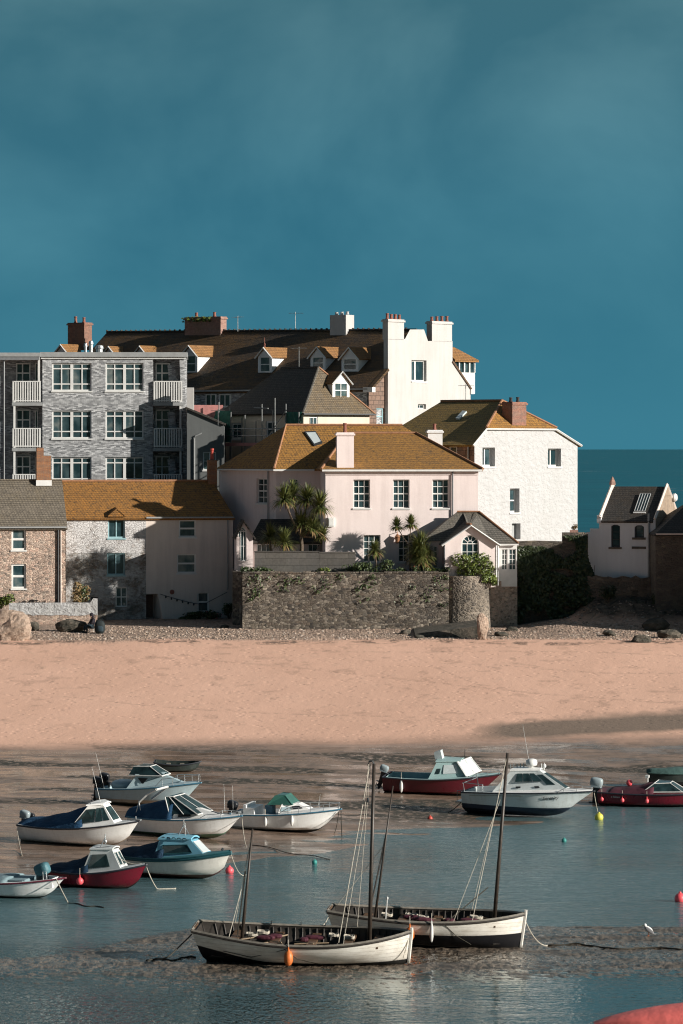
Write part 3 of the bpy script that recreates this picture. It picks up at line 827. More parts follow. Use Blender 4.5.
wc = empty('cottage', Mc, 'low white cottage of peeling whitewashed stone under gold lichen roof', 'cottage')
wins = [pxr(108, 125, 518.5, 538, Mc), pxr(107, 125, 553, 575, Mc), pxr(115.5, 127.5, 587, 607, Mc), pxr(91, 98, 597, 610, Mc)]
zs = pl(80, 553, Mc)[1]
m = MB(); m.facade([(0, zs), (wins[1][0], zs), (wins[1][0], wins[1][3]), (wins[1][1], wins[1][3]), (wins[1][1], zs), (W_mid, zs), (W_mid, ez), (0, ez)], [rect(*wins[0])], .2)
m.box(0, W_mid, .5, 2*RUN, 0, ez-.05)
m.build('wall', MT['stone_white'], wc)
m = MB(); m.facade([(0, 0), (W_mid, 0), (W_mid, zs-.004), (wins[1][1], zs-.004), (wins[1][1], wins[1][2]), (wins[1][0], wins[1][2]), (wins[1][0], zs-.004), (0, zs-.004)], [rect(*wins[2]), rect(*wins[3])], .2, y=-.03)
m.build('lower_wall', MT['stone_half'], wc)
for i, w in enumerate(wins[:3]): window(wc, Matrix(), *w, d=.16, cols=2, rows=1 if i < 2 else 2, frame='blue_frame' if i < 2 else 'white_paint', fw=.09, mw=.07, sill=i < 2)
window(wc, Matrix(), *wins[3], d=.16, cols=1, rows=1, sill=False, frame='iron')
cottage_roof(wc, -.1, W_mid-.01, ez, rz, 'roof_rust')
ridge_line(wc, [(0, RUN, rz+.02), (W_mid, RUN, rz+.02)])
u = (wins[0][0]+wins[0][1])/2
m = MB(); s = (rz-ez)/RUN
m.slab([(u-.62, -.24, ez+.02), (u, -.24, ez+.55), (u, .9, ez+.62), (u-.62, .12, ez+.10)], .06); m.slab([(u, -.24, ez+.55), (u+.62, -.24, ez+.02), (u+.62, .12, ez+.10), (u, .9, ez+.62)], .06)
m.add([(u-.55, -.2, ez-.02), (u+.55, -.2, ez-.02), (u, -.2, ez+.46)], [(0, 1, 2)])
m.build('window_gablet', MT['roof_rust'], wc)

Mk = Mc @ T(W_mid, 0, 0)
cc = empty('cottage', Mk, 'drab pinkish rendered cottage with rain pipe and recessed brown door', 'cottage')
wk = [pxr(179, 196, 520, 537, Mk), pxr(177, 196, 554, 573, Mk), pxr(197.5, 209, 592, 612, Mk)]
dr = pxr(141.5+5, 158, 594, 624, Mk); dr = (.02, dr[1], 0.0, dr[3])
Wk = W_all-W_mid
m = MB(); m.facade([(0, dr[3]), (dr[1], dr[3]), (dr[1]+.35, 0), (Wk, 0), (Wk, ez), (0, ez)], [rect(*w) for w in wk], .2)
m.box(0, Wk, 1.6, 2*RUN, 0, ez-.05); m.box(Wk-.3, Wk, .01, 1.6, 0, ez)
m.box(0.0, Wk-.3, .02, 1.58, dr[3]+.02, dr[3]+.2)
m.add([(dr[1], 0, dr[3]), (dr[1]+.35, 0, 0), (dr[1]-.15, 1.2, 0), (dr[1]-.15, 1.2, dr[3])], [(0, 1, 2, 3)])
m.box(0, 1.6, 1.2, 1.5, 0, dr[3]+.1)
m.build('wall', MT['drab_render'], cc)
m = MB(); m.box(.12, dr[1]-.2, 1.1, 1.17, 0, dr[3]-.08)
for i in range(4): m.box(.12+i*(dr[1]-.32)/4+.02, .12+(i+1)*(dr[1]-.32)/4-.02, 1.08, 1.1, .05, dr[3]-.12)
d_o = m.build('door', MT['door_brown'], cc)
m = MB(); m.ell((dr[1]-.35, 1.05, .95), .035, .04, .035); m.build('handle', MT['iron'], d_o)
for w in wk: window(cc, Matrix(), *w, d=.15, cols=1, rows=2, heavy_rows=(0,), frame='white_paint' if w is not wk[0] else 'white_paint', fw=.09, mw=.06)
cottage_roof(cc, 0, Wk+.1, ez, rz, 'roof_rust', hipr=1.0)
ridge_line(cc, [(0, RUN, rz+.02), (Wk-.9, RUN, rz+.02)])
uu = pl(227.5, 540, Mk)[0]; z0_ = pl(227, 590, Mk)[1]
pipe(cc, None, [(uu, -.07, ez-.1), (uu, -.07, z0_)], .045, 'fascia')
gutter(cc, None, 0, Wk+.05, ez-.03, -.26, 'fascia')
a = pxr(207.5, 216.5, 460, 488, Mk @ T(0, RUN, 0))
chimney(cc, Matrix(), a[0], a[1], rz-.5, a[3], RUN-.3, .6, 'brick_orange', 1, 'buoy_red', cap=False, ph=.85)
pu, pz = pl(172, 592, Mk)
m = MB(); m.lathe([(.16, 0), (.16, .03), (.13, .04)], (0, 0, 0), 14)
for i in range(len(m.v)): v = m.v[i]; m.v[i] = Vector((pu+v.x, -.005-v.z, pz+v.y))
m.build('wall_plaque', MT['pot'], cc)
# window box of dark plants and string of bunting/lights
m = MB()
for i in range(150):
    c = Vector((random.uniform(wk[2][0]-.1, wk[2][1]+.15), random.uniform(-.25, -.04), wk[2][2]-.12+random.uniform(-.12, .16)))
    d = Vector((random.gauss(0, 1), random.gauss(0, 1), random.gauss(0, 1))).normalized()*.09; e = d.orthogonal().normalized()*.05
    m.add([c-d, c+e, c+d, c-e], [(0, 1, 2, 3)])
m.M = Mk
pb = m
pb.v = [Mk @ v for v in pb.v]; o = pb.build('window_plants', MT['shrub_dark'], None, fixn=False)
tag(o, 'dark trailing plants on the lowest window sill of the drab cottage', 'plant')
pts = []
for i in range(13):
    t = i/12; pxx = 160+(227-160)*t; pyy = 594+12*math.sin(t*math.pi*.55) if t < .6 else 606-14*(t-.6)/.4*1.0
    uu, zz = pl(pxx, pyy, Mk); pts.append(Mk @ Vector((uu, -.12, zz)))
m = MB(); m.tube(pts, .018, 4)
for p in pts[1:7]: m.ell(p-Vector((0, 0, .08)), .06, .04, .09, 6, 4)
o = m.build('bunting', MT['iron']); tag(o, 'dark string of little lamps sagging across the drab cottage front', 'string lights')

# left stone cottage
Ml = T(at(65.5, 600, 265.6).x, 265.6, 5.5) @ RZ(10)
lc = empty('cottage', Ml, 'tan rubble stone cottage with two white sash windows and grey roof', 'cottage')
ezl = pl(40, 526, Ml)[1]; rzl = pl(30, 480.5, Ml @ T(0, RUN, 0))[1]
wl = [pxr(11.5, 26, 528.5, 550, Ml), pxr(11.5, 26, 564, 588.5, Ml)]
x0 = -8.5
m = MB(); m.facade([(x0, 0), (0, 0), (0, ezl), (x0, ezl)], [rect(*w) for w in wl], .2); m.box(x0, -.02, .5, 2*RUN, 0, ezl-.05); m.box(-.4, 0, .01, 2*RUN, 0, ezl)
m.build('wall', MT['stone_tan'], lc)
for w in wl: window(lc, Matrix(), *w, d=.14, cols=1, rows=2, heavy_rows=(0,), fw=.12, mw=.08)
cottage_roof(lc, x0-.1, .12, ezl, rzl, 'roof_grey')
ridge_line(lc, [(x0, RUN, rzl+.02), (.1, RUN, rzl+.02)], mat='roof_grey')
uu = pl(58, 560, Ml)[0]
pipe(lc, None, [(uu, -.08, ezl-.1), (uu, -.08, 1.0)], .06, 'iron')
pipe(lc, None, [(uu+.18, -.06, ezl-.1), (uu+.18, -.06, 1.0)], .045, 'drab_render')
gutter(lc, None, x0, .05, ezl-.03, -.28, 'fascia')
a = pxr(36, 50.5, 449, 486, Ml @ T(0, RUN, 0))
ch = chimney(lc, Matrix(), a[0], a[1], rzl-.6, a[3]-.45, RUN-.4, .8, 'brick_orange', 0, cap=False)
m = MB(); m.box(a[0]+.02, a[0]+.5, RUN-.2, RUN+.2, a[3]-.448, a[3]+.08); m.build('broken_stack', MT['brick_orange'], ch)
m = MB(); m.box(a[0]-.04, a[1]+.04, RUN-.46, RUN-.402, rzl-.35, rzl+.02); m.build('flashing', MT['white_paint'], ch)

# ------------------------------------------------------------------ grey apartments
Ma = T(at(0, 400, 284).x, 284, 8.0) @ RZ(2)
ap = empty('apartment_block', Ma, 'flat roofed grey stone apartment block with white framed windows and balconies', 'apartment block')
A = lambda px, py, y=0: pl(px, py, Ma @ T(0, y, 0))
xl, xa, xb, xc, xd = A(-8, 400)[0], A(42.5, 400)[0], A(153, 400)[0], A(182.5, 400)[0], A(186.5, 400)[0]
top = A(100, 357)[1]
lev = [(363, 391), (410.5, 438.5), (457, 486)]
holes = []; wl = []
for (q0, q1) in lev:
    for (p0, p1) in ((52, 91.5), (105.5, 143.5)):
        a = pxr(p0, p1, q0, q1, Ma); holes.append(rect(*a)); wl.append(a)
m = MB(); m.facade([(xa, 0), (xb, 0), (xb, top), (xa, top)], holes, .22)
BD = 1.5
# back walls of the balcony bays, side piers, raking end pier
m.box(xl, xa, BD, BD+.3, 0, top); m.box(xb, xd, BD, BD+.3, 0, top)
m.box(xa, xa+.25, .01, BD, 0, top); m.box(xb-.25, xb, .01, BD, 0, top)
zt, zb_ = top, 0
xe = A(184, 357)[0]; xf = A(189, 480)[0]; z480 = A(189, 480)[1]
xf2 = xf + (xf-xe)*(z480)/(top-z480)
ip = [A(179.5, 357)[0], A(184, 480)[0]]
m.prism([(ip[1]+(ip[1]-ip[0])*.6, 0), (xf2, 0), (xe, top), (ip[0], top)], 0, BD+.3)
m.box(xl, xd, BD+.3, 10, 0, top-.01)
m.build('wall', MT['grey_slate_wall'], ap)
for i, a in enumerate(wl):
    window(ap, Matrix(), *a, d=.16, cols=4, rows=3, fw=.10, mw=.085, heavy_cols=(1,), colpos=[.24, .5, .76], rowpos=[.25, .80])
m = MB(); h = .16
m.box(xl-.3, xa-.15, -.32, BD, top+.02, top+.30); m.box(xa-.15, xe+.25, -.22, 9.8, top+.004, top+.34); m.box(xl, xa-.16, BD, 9.8, top+.03, top+.25)
m.build('roof', MT['fascia'], ap)
m = MB(); m.box(xa-.1, xe+.12, -.10, -.003, top-.14, top+.002); m.build('cornice', MT['white_paint'], ap)
m = MB(); m.box(xl-.25, xa-.2, -.26, -.16, top-.22, top+.018); m.build('cornice', MT['lead'], ap)
def balcony(px0, px1, py_floor, py_top, xin0, xin1, post):
    u0, z0 = A(px0, py_floor); u1, z1 = A(px1, py_top)
    b = MB(); b.box(u0-.1, u1+.15, -.25, BD, z0-.30, z0-.06)
    o = b.build('balcony', MT['fascia'], ap)
    r = MB(); r.box(u0, u1, -.20, -.12, z1-.07, z1); r.box(u0, u1, -.20, -.12, z0+.02, z0+.09)
    n = 11
    for i in range(n+1):
        x = u0+(u1-u0)*i/n; w = .045 if 0 < i < n else .06
        r.box(x-w, x+w, -.185, -.135, z0-.02, z1-.005)
    r.box(u0-.06, u0+.02, -.12, BD-.4, z1-.07, z1); r.box(u0-.06, u0+.02, -.12, BD-.4, z0+.02, z0+.09)
    for i in range(1, 5): r.box(u0-.05, u0+.01, -.12+i*.25, -.07+i*.25, z0, z1)
    r.build('balustrade', MT['white_paint'], o)
    if post is not None:
        x = A(post, 400)[0]; p = MB(); p.box(x-.07, x+.07, -.2, -.06, z1, z1+1.95); p.build('post', MT['white_paint'], o)
for k, (fl, tp) in enumerate(((401.5, 381), (447, 428), (493, 474))):
    balcony(13.5, 40, fl, tp, xl, xa, 14.5 if k else 39)
    balcony(154.5, 181.5, fl, tp, xb, xc, 180.5 if k else None)
    Mb = T(0, BD, 0)
    q0, q1 = lev[k]
    for (p0, p1) in ((16, 30.5), (155.5, 170)):
        a = pxr(p0, p1, q0-1 if k else q0, q1+8, Ma @ T(0, BD-.12, 0))
        window(ap, Mb @ T(0, -.13, 0), *a, d=.06, cols=2, rows=2, fw=.09, mw=.09, rowpos=[.72], colpos=[.45], sill=False)
    a = pxr(35, 38, q0, q1+8, Ma @ T(0, BD-.12, 0))
    window(ap, Mb @ T(0, -.13, 0), *a, d=.06, cols=1, rows=1, fw=.06, sill=False)
    # slanting bay screen inside the right-hand balconies
    u0, zz = A(171, q0+2, BD); u1, z2 = A(176, q1+9, BD)
    s = MB(); s.hexa([(u0, .5, z2), (u1+.2, .5, z2), (u1+.2, .62, z2), (u0, .62, z2)], [(u0-.25, .5, zz), (u1-.1, .5, zz), (u1-.1, .62, zz), (u0-.25, .62, zz)])
    s.build('bay_screen', MT['grey_slate_wall'], ap)
pipe(ap, None, [(A(4, 400)[0], -.05, top-.2), (A(4, 400)[0], -.05, 3)], .07, 'lead')
for p0, p1, q in ((84, 87, 345.5), (89, 93, 343), (96, 103, 347.5)):
    a = pxr(p0, p1, q, 352, Ma @ T(0, 3, 0))
    m = MB(); m.lathe([((a[1]-a[0])/2, 0), ((a[1]-a[0])/2, a[3]-top-.45), ((a[1]-a[0])*.65, a[3]-top-.4), ((a[1]-a[0])*.5, a[3]-top-.2), (.03, a[3]-top-.15)], ((a[0]+a[1])/2, 3, top+.33), 10)
    m.build('roof_vent', MT['steel'], ap)
# ------------------------------------------------------------------ long house on the hill with white gable
Mh = T(at(372, 400, 291).x, 291, 9.0) @ RZ(-38)
lh = empty('long_house', Mh, 'long dark roofed house with white gable end and twin white chimney stacks', 'house')
Mg = RZ(90)
MG = Mh @ Mg
G_ = lambda px, py, y=0: pl(px, py, MG @ T(0, y, 0))
Wg = G_(470.5, 385)[0]; ugw = G_(388, 400)[0]
eh = pl(371.5, 387, Mh)[1]
rh = G_(421, 330)[1]
Lh = 31.0; hd = Wg/2; slope = (rh-eh)/hd
P = lambda px, py: G_(px, py)
out = [(ugw, 0), (Wg, 0), P(470.5, 385), P(452.5, 362), P(452.5, 341), P(428, 341), P(424, 329.5), P(410, 329.5), P(405, 339), P(388, 339)]
w1 = pxr(411.5, 426.5, 360, 381.5, MG); w2 = pxr(418, 426, 404, 409, MG)
m = MB(Mg); m.facade(out, [rect(*w1), rect(*w2)], .35)
m.box(ugw, ugw+.05, .01, .4, 0, out[-1][1])
m.build('gable_wall', MT['gable_white'], lh)
m = MB(Mg); w3 = pxr(376.5, 384, 408, 425, MG @ T(0, .3, 0))
m.facade([(0, 0), (ugw+.02, 0), (ugw+.02, eh+slope*(ugw+.02)), (0, eh)], [rect(*w3)], .2, y=.3)
m.build('gable_wall', MT['plank_brown'], lh)['label'] = 'brown slate hung strip beside the white gable'
m = MB(); m.box(-Lh, -.45, .02, Wg-.1, 0, eh-.02); m.build('wall', MT['grey_slate_wall'], lh)
window(lh, Mg, *w1, d=.28, cols=2, rows=1, colpos=[.4], heavy_cols=(0,), fw=.10, mw=.07)
window(lh, Mg, *w2, d=.25, cols=2, rows=1, fw=.08, sill=False)
window(lh, Mg @ T(0, .3, 0), *w3, d=.15, cols=1, rows=2, fw=.10, mw=.09, frame='blue_frame')
tilt = .012*Lh
m = MB(); oh = .3
m.slab([(-Lh, -oh, eh-oh*slope), (.05, -oh, eh-oh*slope), (.05, .35, eh+.35*slope), (-.33, .36, eh+.36*slope), (-.33, hd, rh), (-Lh, hd, rh+tilt)], .16)
m.slab([(-Lh, hd, rh+tilt), (-.36, hd, rh), (-.36, Wg+.2, eh-.2*slope), (-Lh, Wg+.2, eh-.2*slope)], .16)
m.slab([(-.33, .02, eh+.02*slope+.02), (.06, .02, eh+.02*slope+.02), (.06, ugw, eh+ugw*slope+.02), (-.33, ugw, eh+ugw*slope+.02)], .18)
m.build('roof', MT['roof_long'], lh)
m = MB(); m.tube([(-Lh, hd, rh+tilt+.04), (-.5, hd, rh+.04)], .10, 6)
for i in range(60): m.box(-Lh+.5*i, -Lh+.5*i+.06, hd-.10, hd+.10, rh+tilt*(1-i/62)+.02, rh+tilt*(1-i/62)+.20)
m.build('ridge', MT['roof_dark'], lh)
gutter(lh, None, -Lh, -.1, eh-.10, -.42, 'fascia')
m = MB(); m.box(-.5, .35, -.42, -.05, eh-.38, eh-.02); m.build('eaves_end', MT['white_paint'], lh)
m = MB(Mg); m.slab([(Wg+.25, -.1, eh-.1), (Wg+.25, .3, eh-.1), (P(452.5, 362)[0], .3, P(452.5, 362)[1]+.1), (P(452.5, 362)[0], -.1, P(452.5, 362)[1]+.1)], .14); m.build('verge', MT['wood_brown'], lh)
m = MB(Mg); m.box(Wg-.05, Wg+.3, -.12, .3, eh-.38, eh-.02); m.build('eaves_end', MT['white_paint'], lh)
for (p0, p1, q) in ((388, 404, 319.5), (432, 452, 321.5)):
    a = pxr(p0, p1, q, 340 if p0 < 400 else 342, MG)
    chimney(lh, Mg, a[0], a[1], a[2]+.003, a[3], 0, .5, 'gable_white', 4, 'pot', ph=.38)
Mr = Mh @ T(0, hd, 0)
a = pxr(334, 350, 314, 342, Mr)
ch = chimney(lh, T(0, hd, 0), a[0], a[1], a[2], a[3]-.1, -.5, 1.0, 'gable_white', 3, 'gable_white', cap=False, ph=.2)
a = pxr(188, 224, 318, 345, Mr)
ch = chimney(lh, T(0, hd, 0), a[0], a[1], a[2], a[3], -.4, .7, 'brick_pink', 2, 'pot', ph=.35)
m = MB()
for i in range(170):
    x = random.uniform(a[0]-.1, a[0]+(a[1]-a[0])*.75); c = Vector((x, hd+random.uniform(-.7, .4), a[3]-.02+random.uniform(-.30, .05)))
    d = Vector((random.gauss(0, 1), random.gauss(0, 1), random.gauss(0, 1))).normalized()*.14; e = d.orthogonal().normalized()*.1
    m.add([c-d, c+e, c+d, c-e], [(0, 1, 2, 3)])
m.build('moss', MT['shrub'], ch, fixn=False)
a = pxr(72, 88.5, 323.5, 350, Mr)
chimney(lh, T(0, hd, 0), a[0], a[1], a[2], a[3], -.5, .9, 'brick', 2, 'pot', ph=.45)

def dormer(parent, Mw, Mloc, pxc, py_top, py_sill, wpx, eave, slp, face='cool_white', roofm='roof_orange', ph=1.0, cols=1, rows=2):
    """little gabled window house standing out of a roof slope (front plane of frame Mloc)"""
    yd = 2.0
    for _ in range(4):
        u, z = pl(pxc, py_sill, Mw @ T(0, yd, 0)); yd = max(.2, (z-eave)/slp)
    u0 = pl(pxc-wpx/2, py_sill, Mw @ T(0, yd, 0))[0]; u1 = pl(pxc+wpx/2, py_sill, Mw @ T(0, yd, 0))[0]
    zt = pl(pxc, py_top, Mw @ T(0, yd, 0))[1]
    hw = (u1-u0)/2; uc = (u0+u1)/2
    zg = zt - hw*.95*ph
    M = Mloc @ T(0, yd, 0)
    b = MB(M); w = (u0+.16, u1-.16, z+.12, zg-.06)
    b.facade([(u0, z-.25), (u1, z-.25), (u1, zg), (uc, zt-.06), (u0, zg)], [rect(*w)], .08)
    dep = (zg-z)/slp + .3
    b.add([(u0, 0, z-.25), (u0, 0, zg), (u0, dep, zg)], [(0, 1, 2)]); b.add([(u1, 0, z-.25), (u1, 0, zg), (u1, dep, zg)], [(0, 1, 2)])
    o = b.build('dormer', MT[face], parent)
    r = MB(M); dt = (zt-z)/slp + .2
    k = (zt-zg)/hw
    r.slab([(u0-.16, -.18, zg-.16*k), (uc, -.18, zt), (uc, dt, zt), (u0-.16, dep, zg-.16*k)], .07)
    r.slab([(uc, -.18, zt), (u1+.16, -.18, zg-.16*k), (u1+.16, dep, zg-.16*k), (uc, dt, zt)], .07)
    r.build('dormer_roof', MT[roofm], o)
    window(o, M, *w, d=.05, cols=cols, rows=rows, fw=.09, mw=.06, sill=False, flat=True)
    bb = MB(M); bb.tube([(u0-.16, -.2, zg-.16*k-.06), (uc, -.2, zt-.05), (u1+.16, -.2, zg-.16*k-.06)], .06, 4); bb.build('bargeboard', MT['white_paint'], o)
    return o, M, uc, zt
for (c, t, b, w) in ((265, 347, 374, 14), (318, 346.5, 371, 15), (350, 347, 372, 17), (190, 345, 374, 15), (141, 345.5, 366, 18), (62, 344, 362, 16), (110, 346, 364, 22)):
    o, M, uc, zt = dormer(lh, Mh, Matrix(), c, t, b, w, eh, slope, 'cool_white', 'roof_orange')
    if c == 265:
        f = MB(M); f.lathe([(.07, 0), (.05, .12), (.08, .2), (.03, .3), (.02, .7)], (uc, -.05, zt), 8); f.build('finial', MT['pot'], o)
# glazed dormer showing beyond the right-hand chimney
a0 = G_(452.5, 363, 4); a1 = G_(466.5, 383, 4); at_ = G_(468, 361, 4)
m = MB(Mg); zt = G_(460, 361, 4)[1]; zb0 = G_(460, 386, 4)[1]
u0, u1 = G_(446, 370, 4)[0], G_(466.5, 370, 4)[0]
m.box(u0, u1, 3.2, 5.4, zb0-.6, zt-.9)
o = m.build('dormer', MT['white_paint'], lh)
m = MB(Mg)
for i in range(5):
    x = u0+(u1-u0)*i/4; m.box(x-.06, x+.06, 3.2, 3.3, zt-.9, zt-.1)
for i in range(4): m.box(u1-.06, u1+.02, 3.2+.7*i, 3.3+.7*i, zt-.9, zt-.1)
m.build('window_posts', MT['white_paint'], o)
m = MB(Mg); m.box(u0+.05, u1-.05, 3.34, 5.2, zt-.9, zt-.1); m.build('pane', MT['glass'], o)
m = MB(Mg); m.box(u0-.2, u1+.25, 3.0, 5.6, zt-.1, zt+.06); m.hexa([(u0-.2, 3.0, zt+.063), (u1+.25, 3.0, zt+.063), (u1+.25, 5.6, zt+.063), (u0-.2, 5.6, zt+.063)], [(u0-.2, 4.2, zt+1.05), (u1-1.3, 4.2, zt+1.05), (u1-1.3, 4.4, zt+1.05), (u0-.2, 4.4, zt+1.05)])
m.build('dormer_roof', MT['roof_orange'], o)
# front wall windows low down at the left
for p0, p1 in ((206, 216.5), (219.5, 231)):
    a = pxr(p0, p1, 394, 407, Mh @ T(0, -.02, 0))
    window(lh, T(0, -.08, 0), *a, d=.05, cols=2, rows=1, fw=.09, mw=.07, sill=False)

# ------------------------------------------------------------------ house wrapped in scaffolding
Ms = T(at(303.5, 430, 281).x, 281, 8.5) @ RZ(-50)
sh = empty('house', Ms, 'cream house with steep dark hipped roof and white gabled dormer', 'house')
Mrs = RZ(90); MS = Ms @ Mrs
es = pl(303.5, 411.5, Ms)[1]; D = pl(369.5, 411.5, MS)[0]; Ls = -pl(222, 412, Ms)[0]
rs = pl(310, 367.5, Ms @ T(0, D/2, 0))[1]
wa = pxr(309.5, 318, 416.5, 426, MS)
wb = [pxr(231.5, 241.5, 423, 439, Ms), pxr(266, 277, 421, 438, Ms)]
m = MB(); m.facade([(-Ls, 0), (0, 0), (0, es), (-Ls, es)], [rect(*w) for w in wb], .15)
m.M = Mrs; m.facade([(0, 0), (D, 0), (D, es), (0, es)], [rect(*wa)], .15); m.M = Matrix()
m.box(-Ls, -.5, .5, D, 0, es-.02)
m.build('wall', MT['cream_wall'], sh)
window(sh, Mrs, *wa, d=.1, cols=2, rows=1, fw=.09)
for w in wb: window(sh, Matrix(), *w, d=.1, cols=2, rows=2, fw=.12)
o_ = .3; hr = 2.0; hl = 3.0; k = (rs-es)/(D/2)
A0, A1, A2, A3 = (-Ls-o_, -o_, es-.15), (o_, -o_, es-.15), (o_, D+o_, es-.15), (-Ls-o_, D+o_, es-.15)
r0, r1 = (-Ls+hl, D/2, rs), (-hr, D/2, rs)
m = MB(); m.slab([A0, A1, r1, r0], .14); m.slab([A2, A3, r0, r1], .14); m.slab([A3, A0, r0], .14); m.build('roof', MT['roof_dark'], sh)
m = MB(); m.slab([A1, A2, r1], .15); m.build('roof', MT['roof_brown'], sh)['label'] = 'sunlit olive brown slate hip'  # sunlit hip coloured lighter, shaded slopes darker, on the same slate roof
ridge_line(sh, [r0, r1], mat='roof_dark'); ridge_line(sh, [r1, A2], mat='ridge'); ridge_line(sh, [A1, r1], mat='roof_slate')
gutter(sh, Mrs, -.3, D+.3, es-.12, -.42, 'iron')
kh = (rs-es)/hr
dormer(sh, MS, Mrs, 341, 371, 400, 17, es, kh, 'white_paint', 'roof_orange', cols=2, rows=2)
uu, zz = pl(300.5, 430, Ms); pipe(sh, None, [(uu, -.1, es-.2), (uu, -.1, zz-2)], .09, 'iron')

# scaffold in front of its shaded side
sc = empty('scaffolding', Ms @ T(0, -1.3, 0), 'scaffold of grey poles with pink boards and green netting against the cream house', 'scaffolding')
SM = Ms @ T(0, -1.3, 0)
S_ = lambda px, py: pl(px, py, SM)
m = MB()
for px, t in ((204, 409), (219, 402), (231, 412), (245, 415), (262, 404), (275, 398), (286, 411), (299, 412)):
    u, z = S_(px, t); m.tube([(u, 0, -1), (u, 0, z)], .04, 5); m.tube([(u, 1.0, -1), (u, 1.0, z-.4)], .04, 5)
for py in (429, 436, 445, 462):
    (u0, z), (u1, _) = S_(202, py), S_(301, py); m.tube([(u0, -.05, z), (u1, -.05, z)], .035, 5)
(u0, z0), (u1, z1) = S_(262, 447), S_(286, 412); m.tube([(u0, -.08, z0), (u1, -.08, z1)], .035, 5)
(u0, z0), (u1, z1) = S_(255, 408), S_(269, 408.5); m.tube([(u0, -.08, z0), (u1, -.08, z1)], .05, 5)
m.build('poles', MT['scaf'], sc)
m = MB(); (u0, z0), (u1, z1) = S_(202, 446), S_(262, 443); m.box(u0, u1, -.1, 1.0, z0, z1+.02); m.build('boards', MT['pinkboard'], sc)
for (p0, p1, q0, q1) in ((204, 230, 411, 442), (285, 300, 412, 434)):
    m = MB()
    u0, u1, z0, z1 = pxr(p0, p1, q0, q1, SM); n = 10
    for i in range(n):
        for j in range(n):
            f = lambda a, b: (u0+(u1-u0)*a/n, .08+.10*math.sin(a*1.9+b*.7), z0+(z1-z0)*b/n)
            m.add([f(i, j), f(i+1, j), f(i+1, j+1), f(i, j+1)], [(0, 1, 2, 3)])
    m.build('netting', MT['net'], sc, smooth=True)

# low dark building squeezed between the flats and the scaffold
Mq = T(at(187, 450, 282.5).x, 282.5, 8.0) @ RZ(0)
dk = empty('outbuilding', Mq, 'narrow dark rendered building with pale drainpipe beside the grey flats', 'outbuilding')
u0, zt = pl(187, 408, Mq); u1 = pl(224, 408, Mq)[0]
a = pxr(203, 216, 452, 470, Mq)
m = MB(); m.facade([(u0, 0), (u1, 0), (u1, zt-1.2), (u0, zt)], [rect(*a)], .2); m.box(u0, u1, .4, 4, 0, zt-1.3); m.build('wall', MT['grey_render'], dk)
m = MB(); m.slab([(u0-.1, -.15, zt+.1), (u1+.1, -.15, zt-1.1), (u1+.1, 4, zt-1.1), (u0-.1, 4, zt+.1)], .12); m.build('roof', MT['roof_dark'], dk)
window(dk, Matrix(), *a, d=.12, cols=2, rows=2)
u, z = pl(194.5, 436, Mq); u2 = pl(199, 433, Mq)[0]
pipe(dk, None, [(u, -.08, 0), (u, -.08, z-.2), (u+.06, -.08, z), (u2+.2, -.08, z+.2)], .05, 'fascia')
pw = MB(); a = pxr(186.5, 193.5, 387.5, 404, Mq); pw.box(a[0], a[1], .3, 1.0, a[2]-1.2, a[3]); pw.build('parapet', MT['gable_white'], dk)
a = pxr(194, 223, 405, 409, Mq @ T(0, 4.3, 0)); pw = MB(); pw.box(a[0], a[1], 4.3, 4.5, zt-2, a[3]); pw.build('parapet', MT['pinkboard'], dk)['label'] = 'pink painted coping'

# ------------------------------------------------------------------ pink house
Mp = T(at(325.5, 500, 262).x, 262, 9.05) @ RZ(5)
ph = empty('house', Mp, 'large pale pink house with gold lichen roof and tall paned windows', 'house')
Pp = lambda px, py, y=0: pl(px, py, Mp @ T(0, y, 0))
ep = Pp(400, 468)[1]; Wp = Pp(478, 500)[0]; DP = 4.4
upw = [pxr(*b, Mp) for b in ((353.5, 370, 479.5, 508), (393, 409.5, 479.5, 508), (432.5, 449, 479.5, 508))]
low = [pxr(*b, Mp) for b in ((363.5, 380.5, 535, 562), (398.5, 414, 535, 562))]
m = MB(); m.facade([(0, -1), (Wp, -1), (Wp, ep), (0, ep)], [rect(*w) for w in upw+low], .30)
m.box(0, .3, .01, DP+1, -1, ep); m.box(Wp-.3, Wp, .01, DP+7, -1, ep); m.box(.31, Wp-.31, .6, DP, -1, ep-.02)
# recessed wing at the left and rear block
xw = Pp(276, 480, DP)[0]; xB, yB = Pp(220, 480, DP+7)[0], DP+7
wing = [pxr(*b, Mp @ T(0, DP, 0)) for b in ((289, 298.5, 479, 491),)]
Mside = T(xB, yB, 0) @ Matrix.Rotation(math.atan2(DP-yB, xw-xB), 4, 'Z')
Lside = math.hypot(xw-xB, yB-DP)
wside = pxr(256.5, 267, 478.5, 503.5, Mp @ Mside)
m.facade([(xw, -1), (.3, -1), (.3, ep), (xw, ep)], [rect(*w) for w in wing], .22, y=DP)
m.box(xw+.3, Wp-.31, DP+.6, DP+7.5, -1, ep-.02)
m.M = Mside; m.facade([(0, -1), (Lside, -1), (Lside, ep), (0, ep)], [rect(*wside)], .22); m.M = Matrix()
m.build('wall', MT['pink_wall'], ph)
for w in upw: window(ph, Matrix(), *w, d=.24, cols=3, rows=4, fw=.06, mw=.045, heavy_rows=(1,))
for w in low: window(ph, Matrix(), *w, d=.24, cols=3, rows=4, fw=.06, mw=.045)
window(ph, Mside, *wside, d=.17, cols=2, rows=4, fw=.06, mw=.045, heavy_rows=(1,))
for w in wing: window(ph, T(0, DP, 0), *w, d=.17, cols=2, rows=4, fw=.06, mw=.045, heavy_rows=(1,))
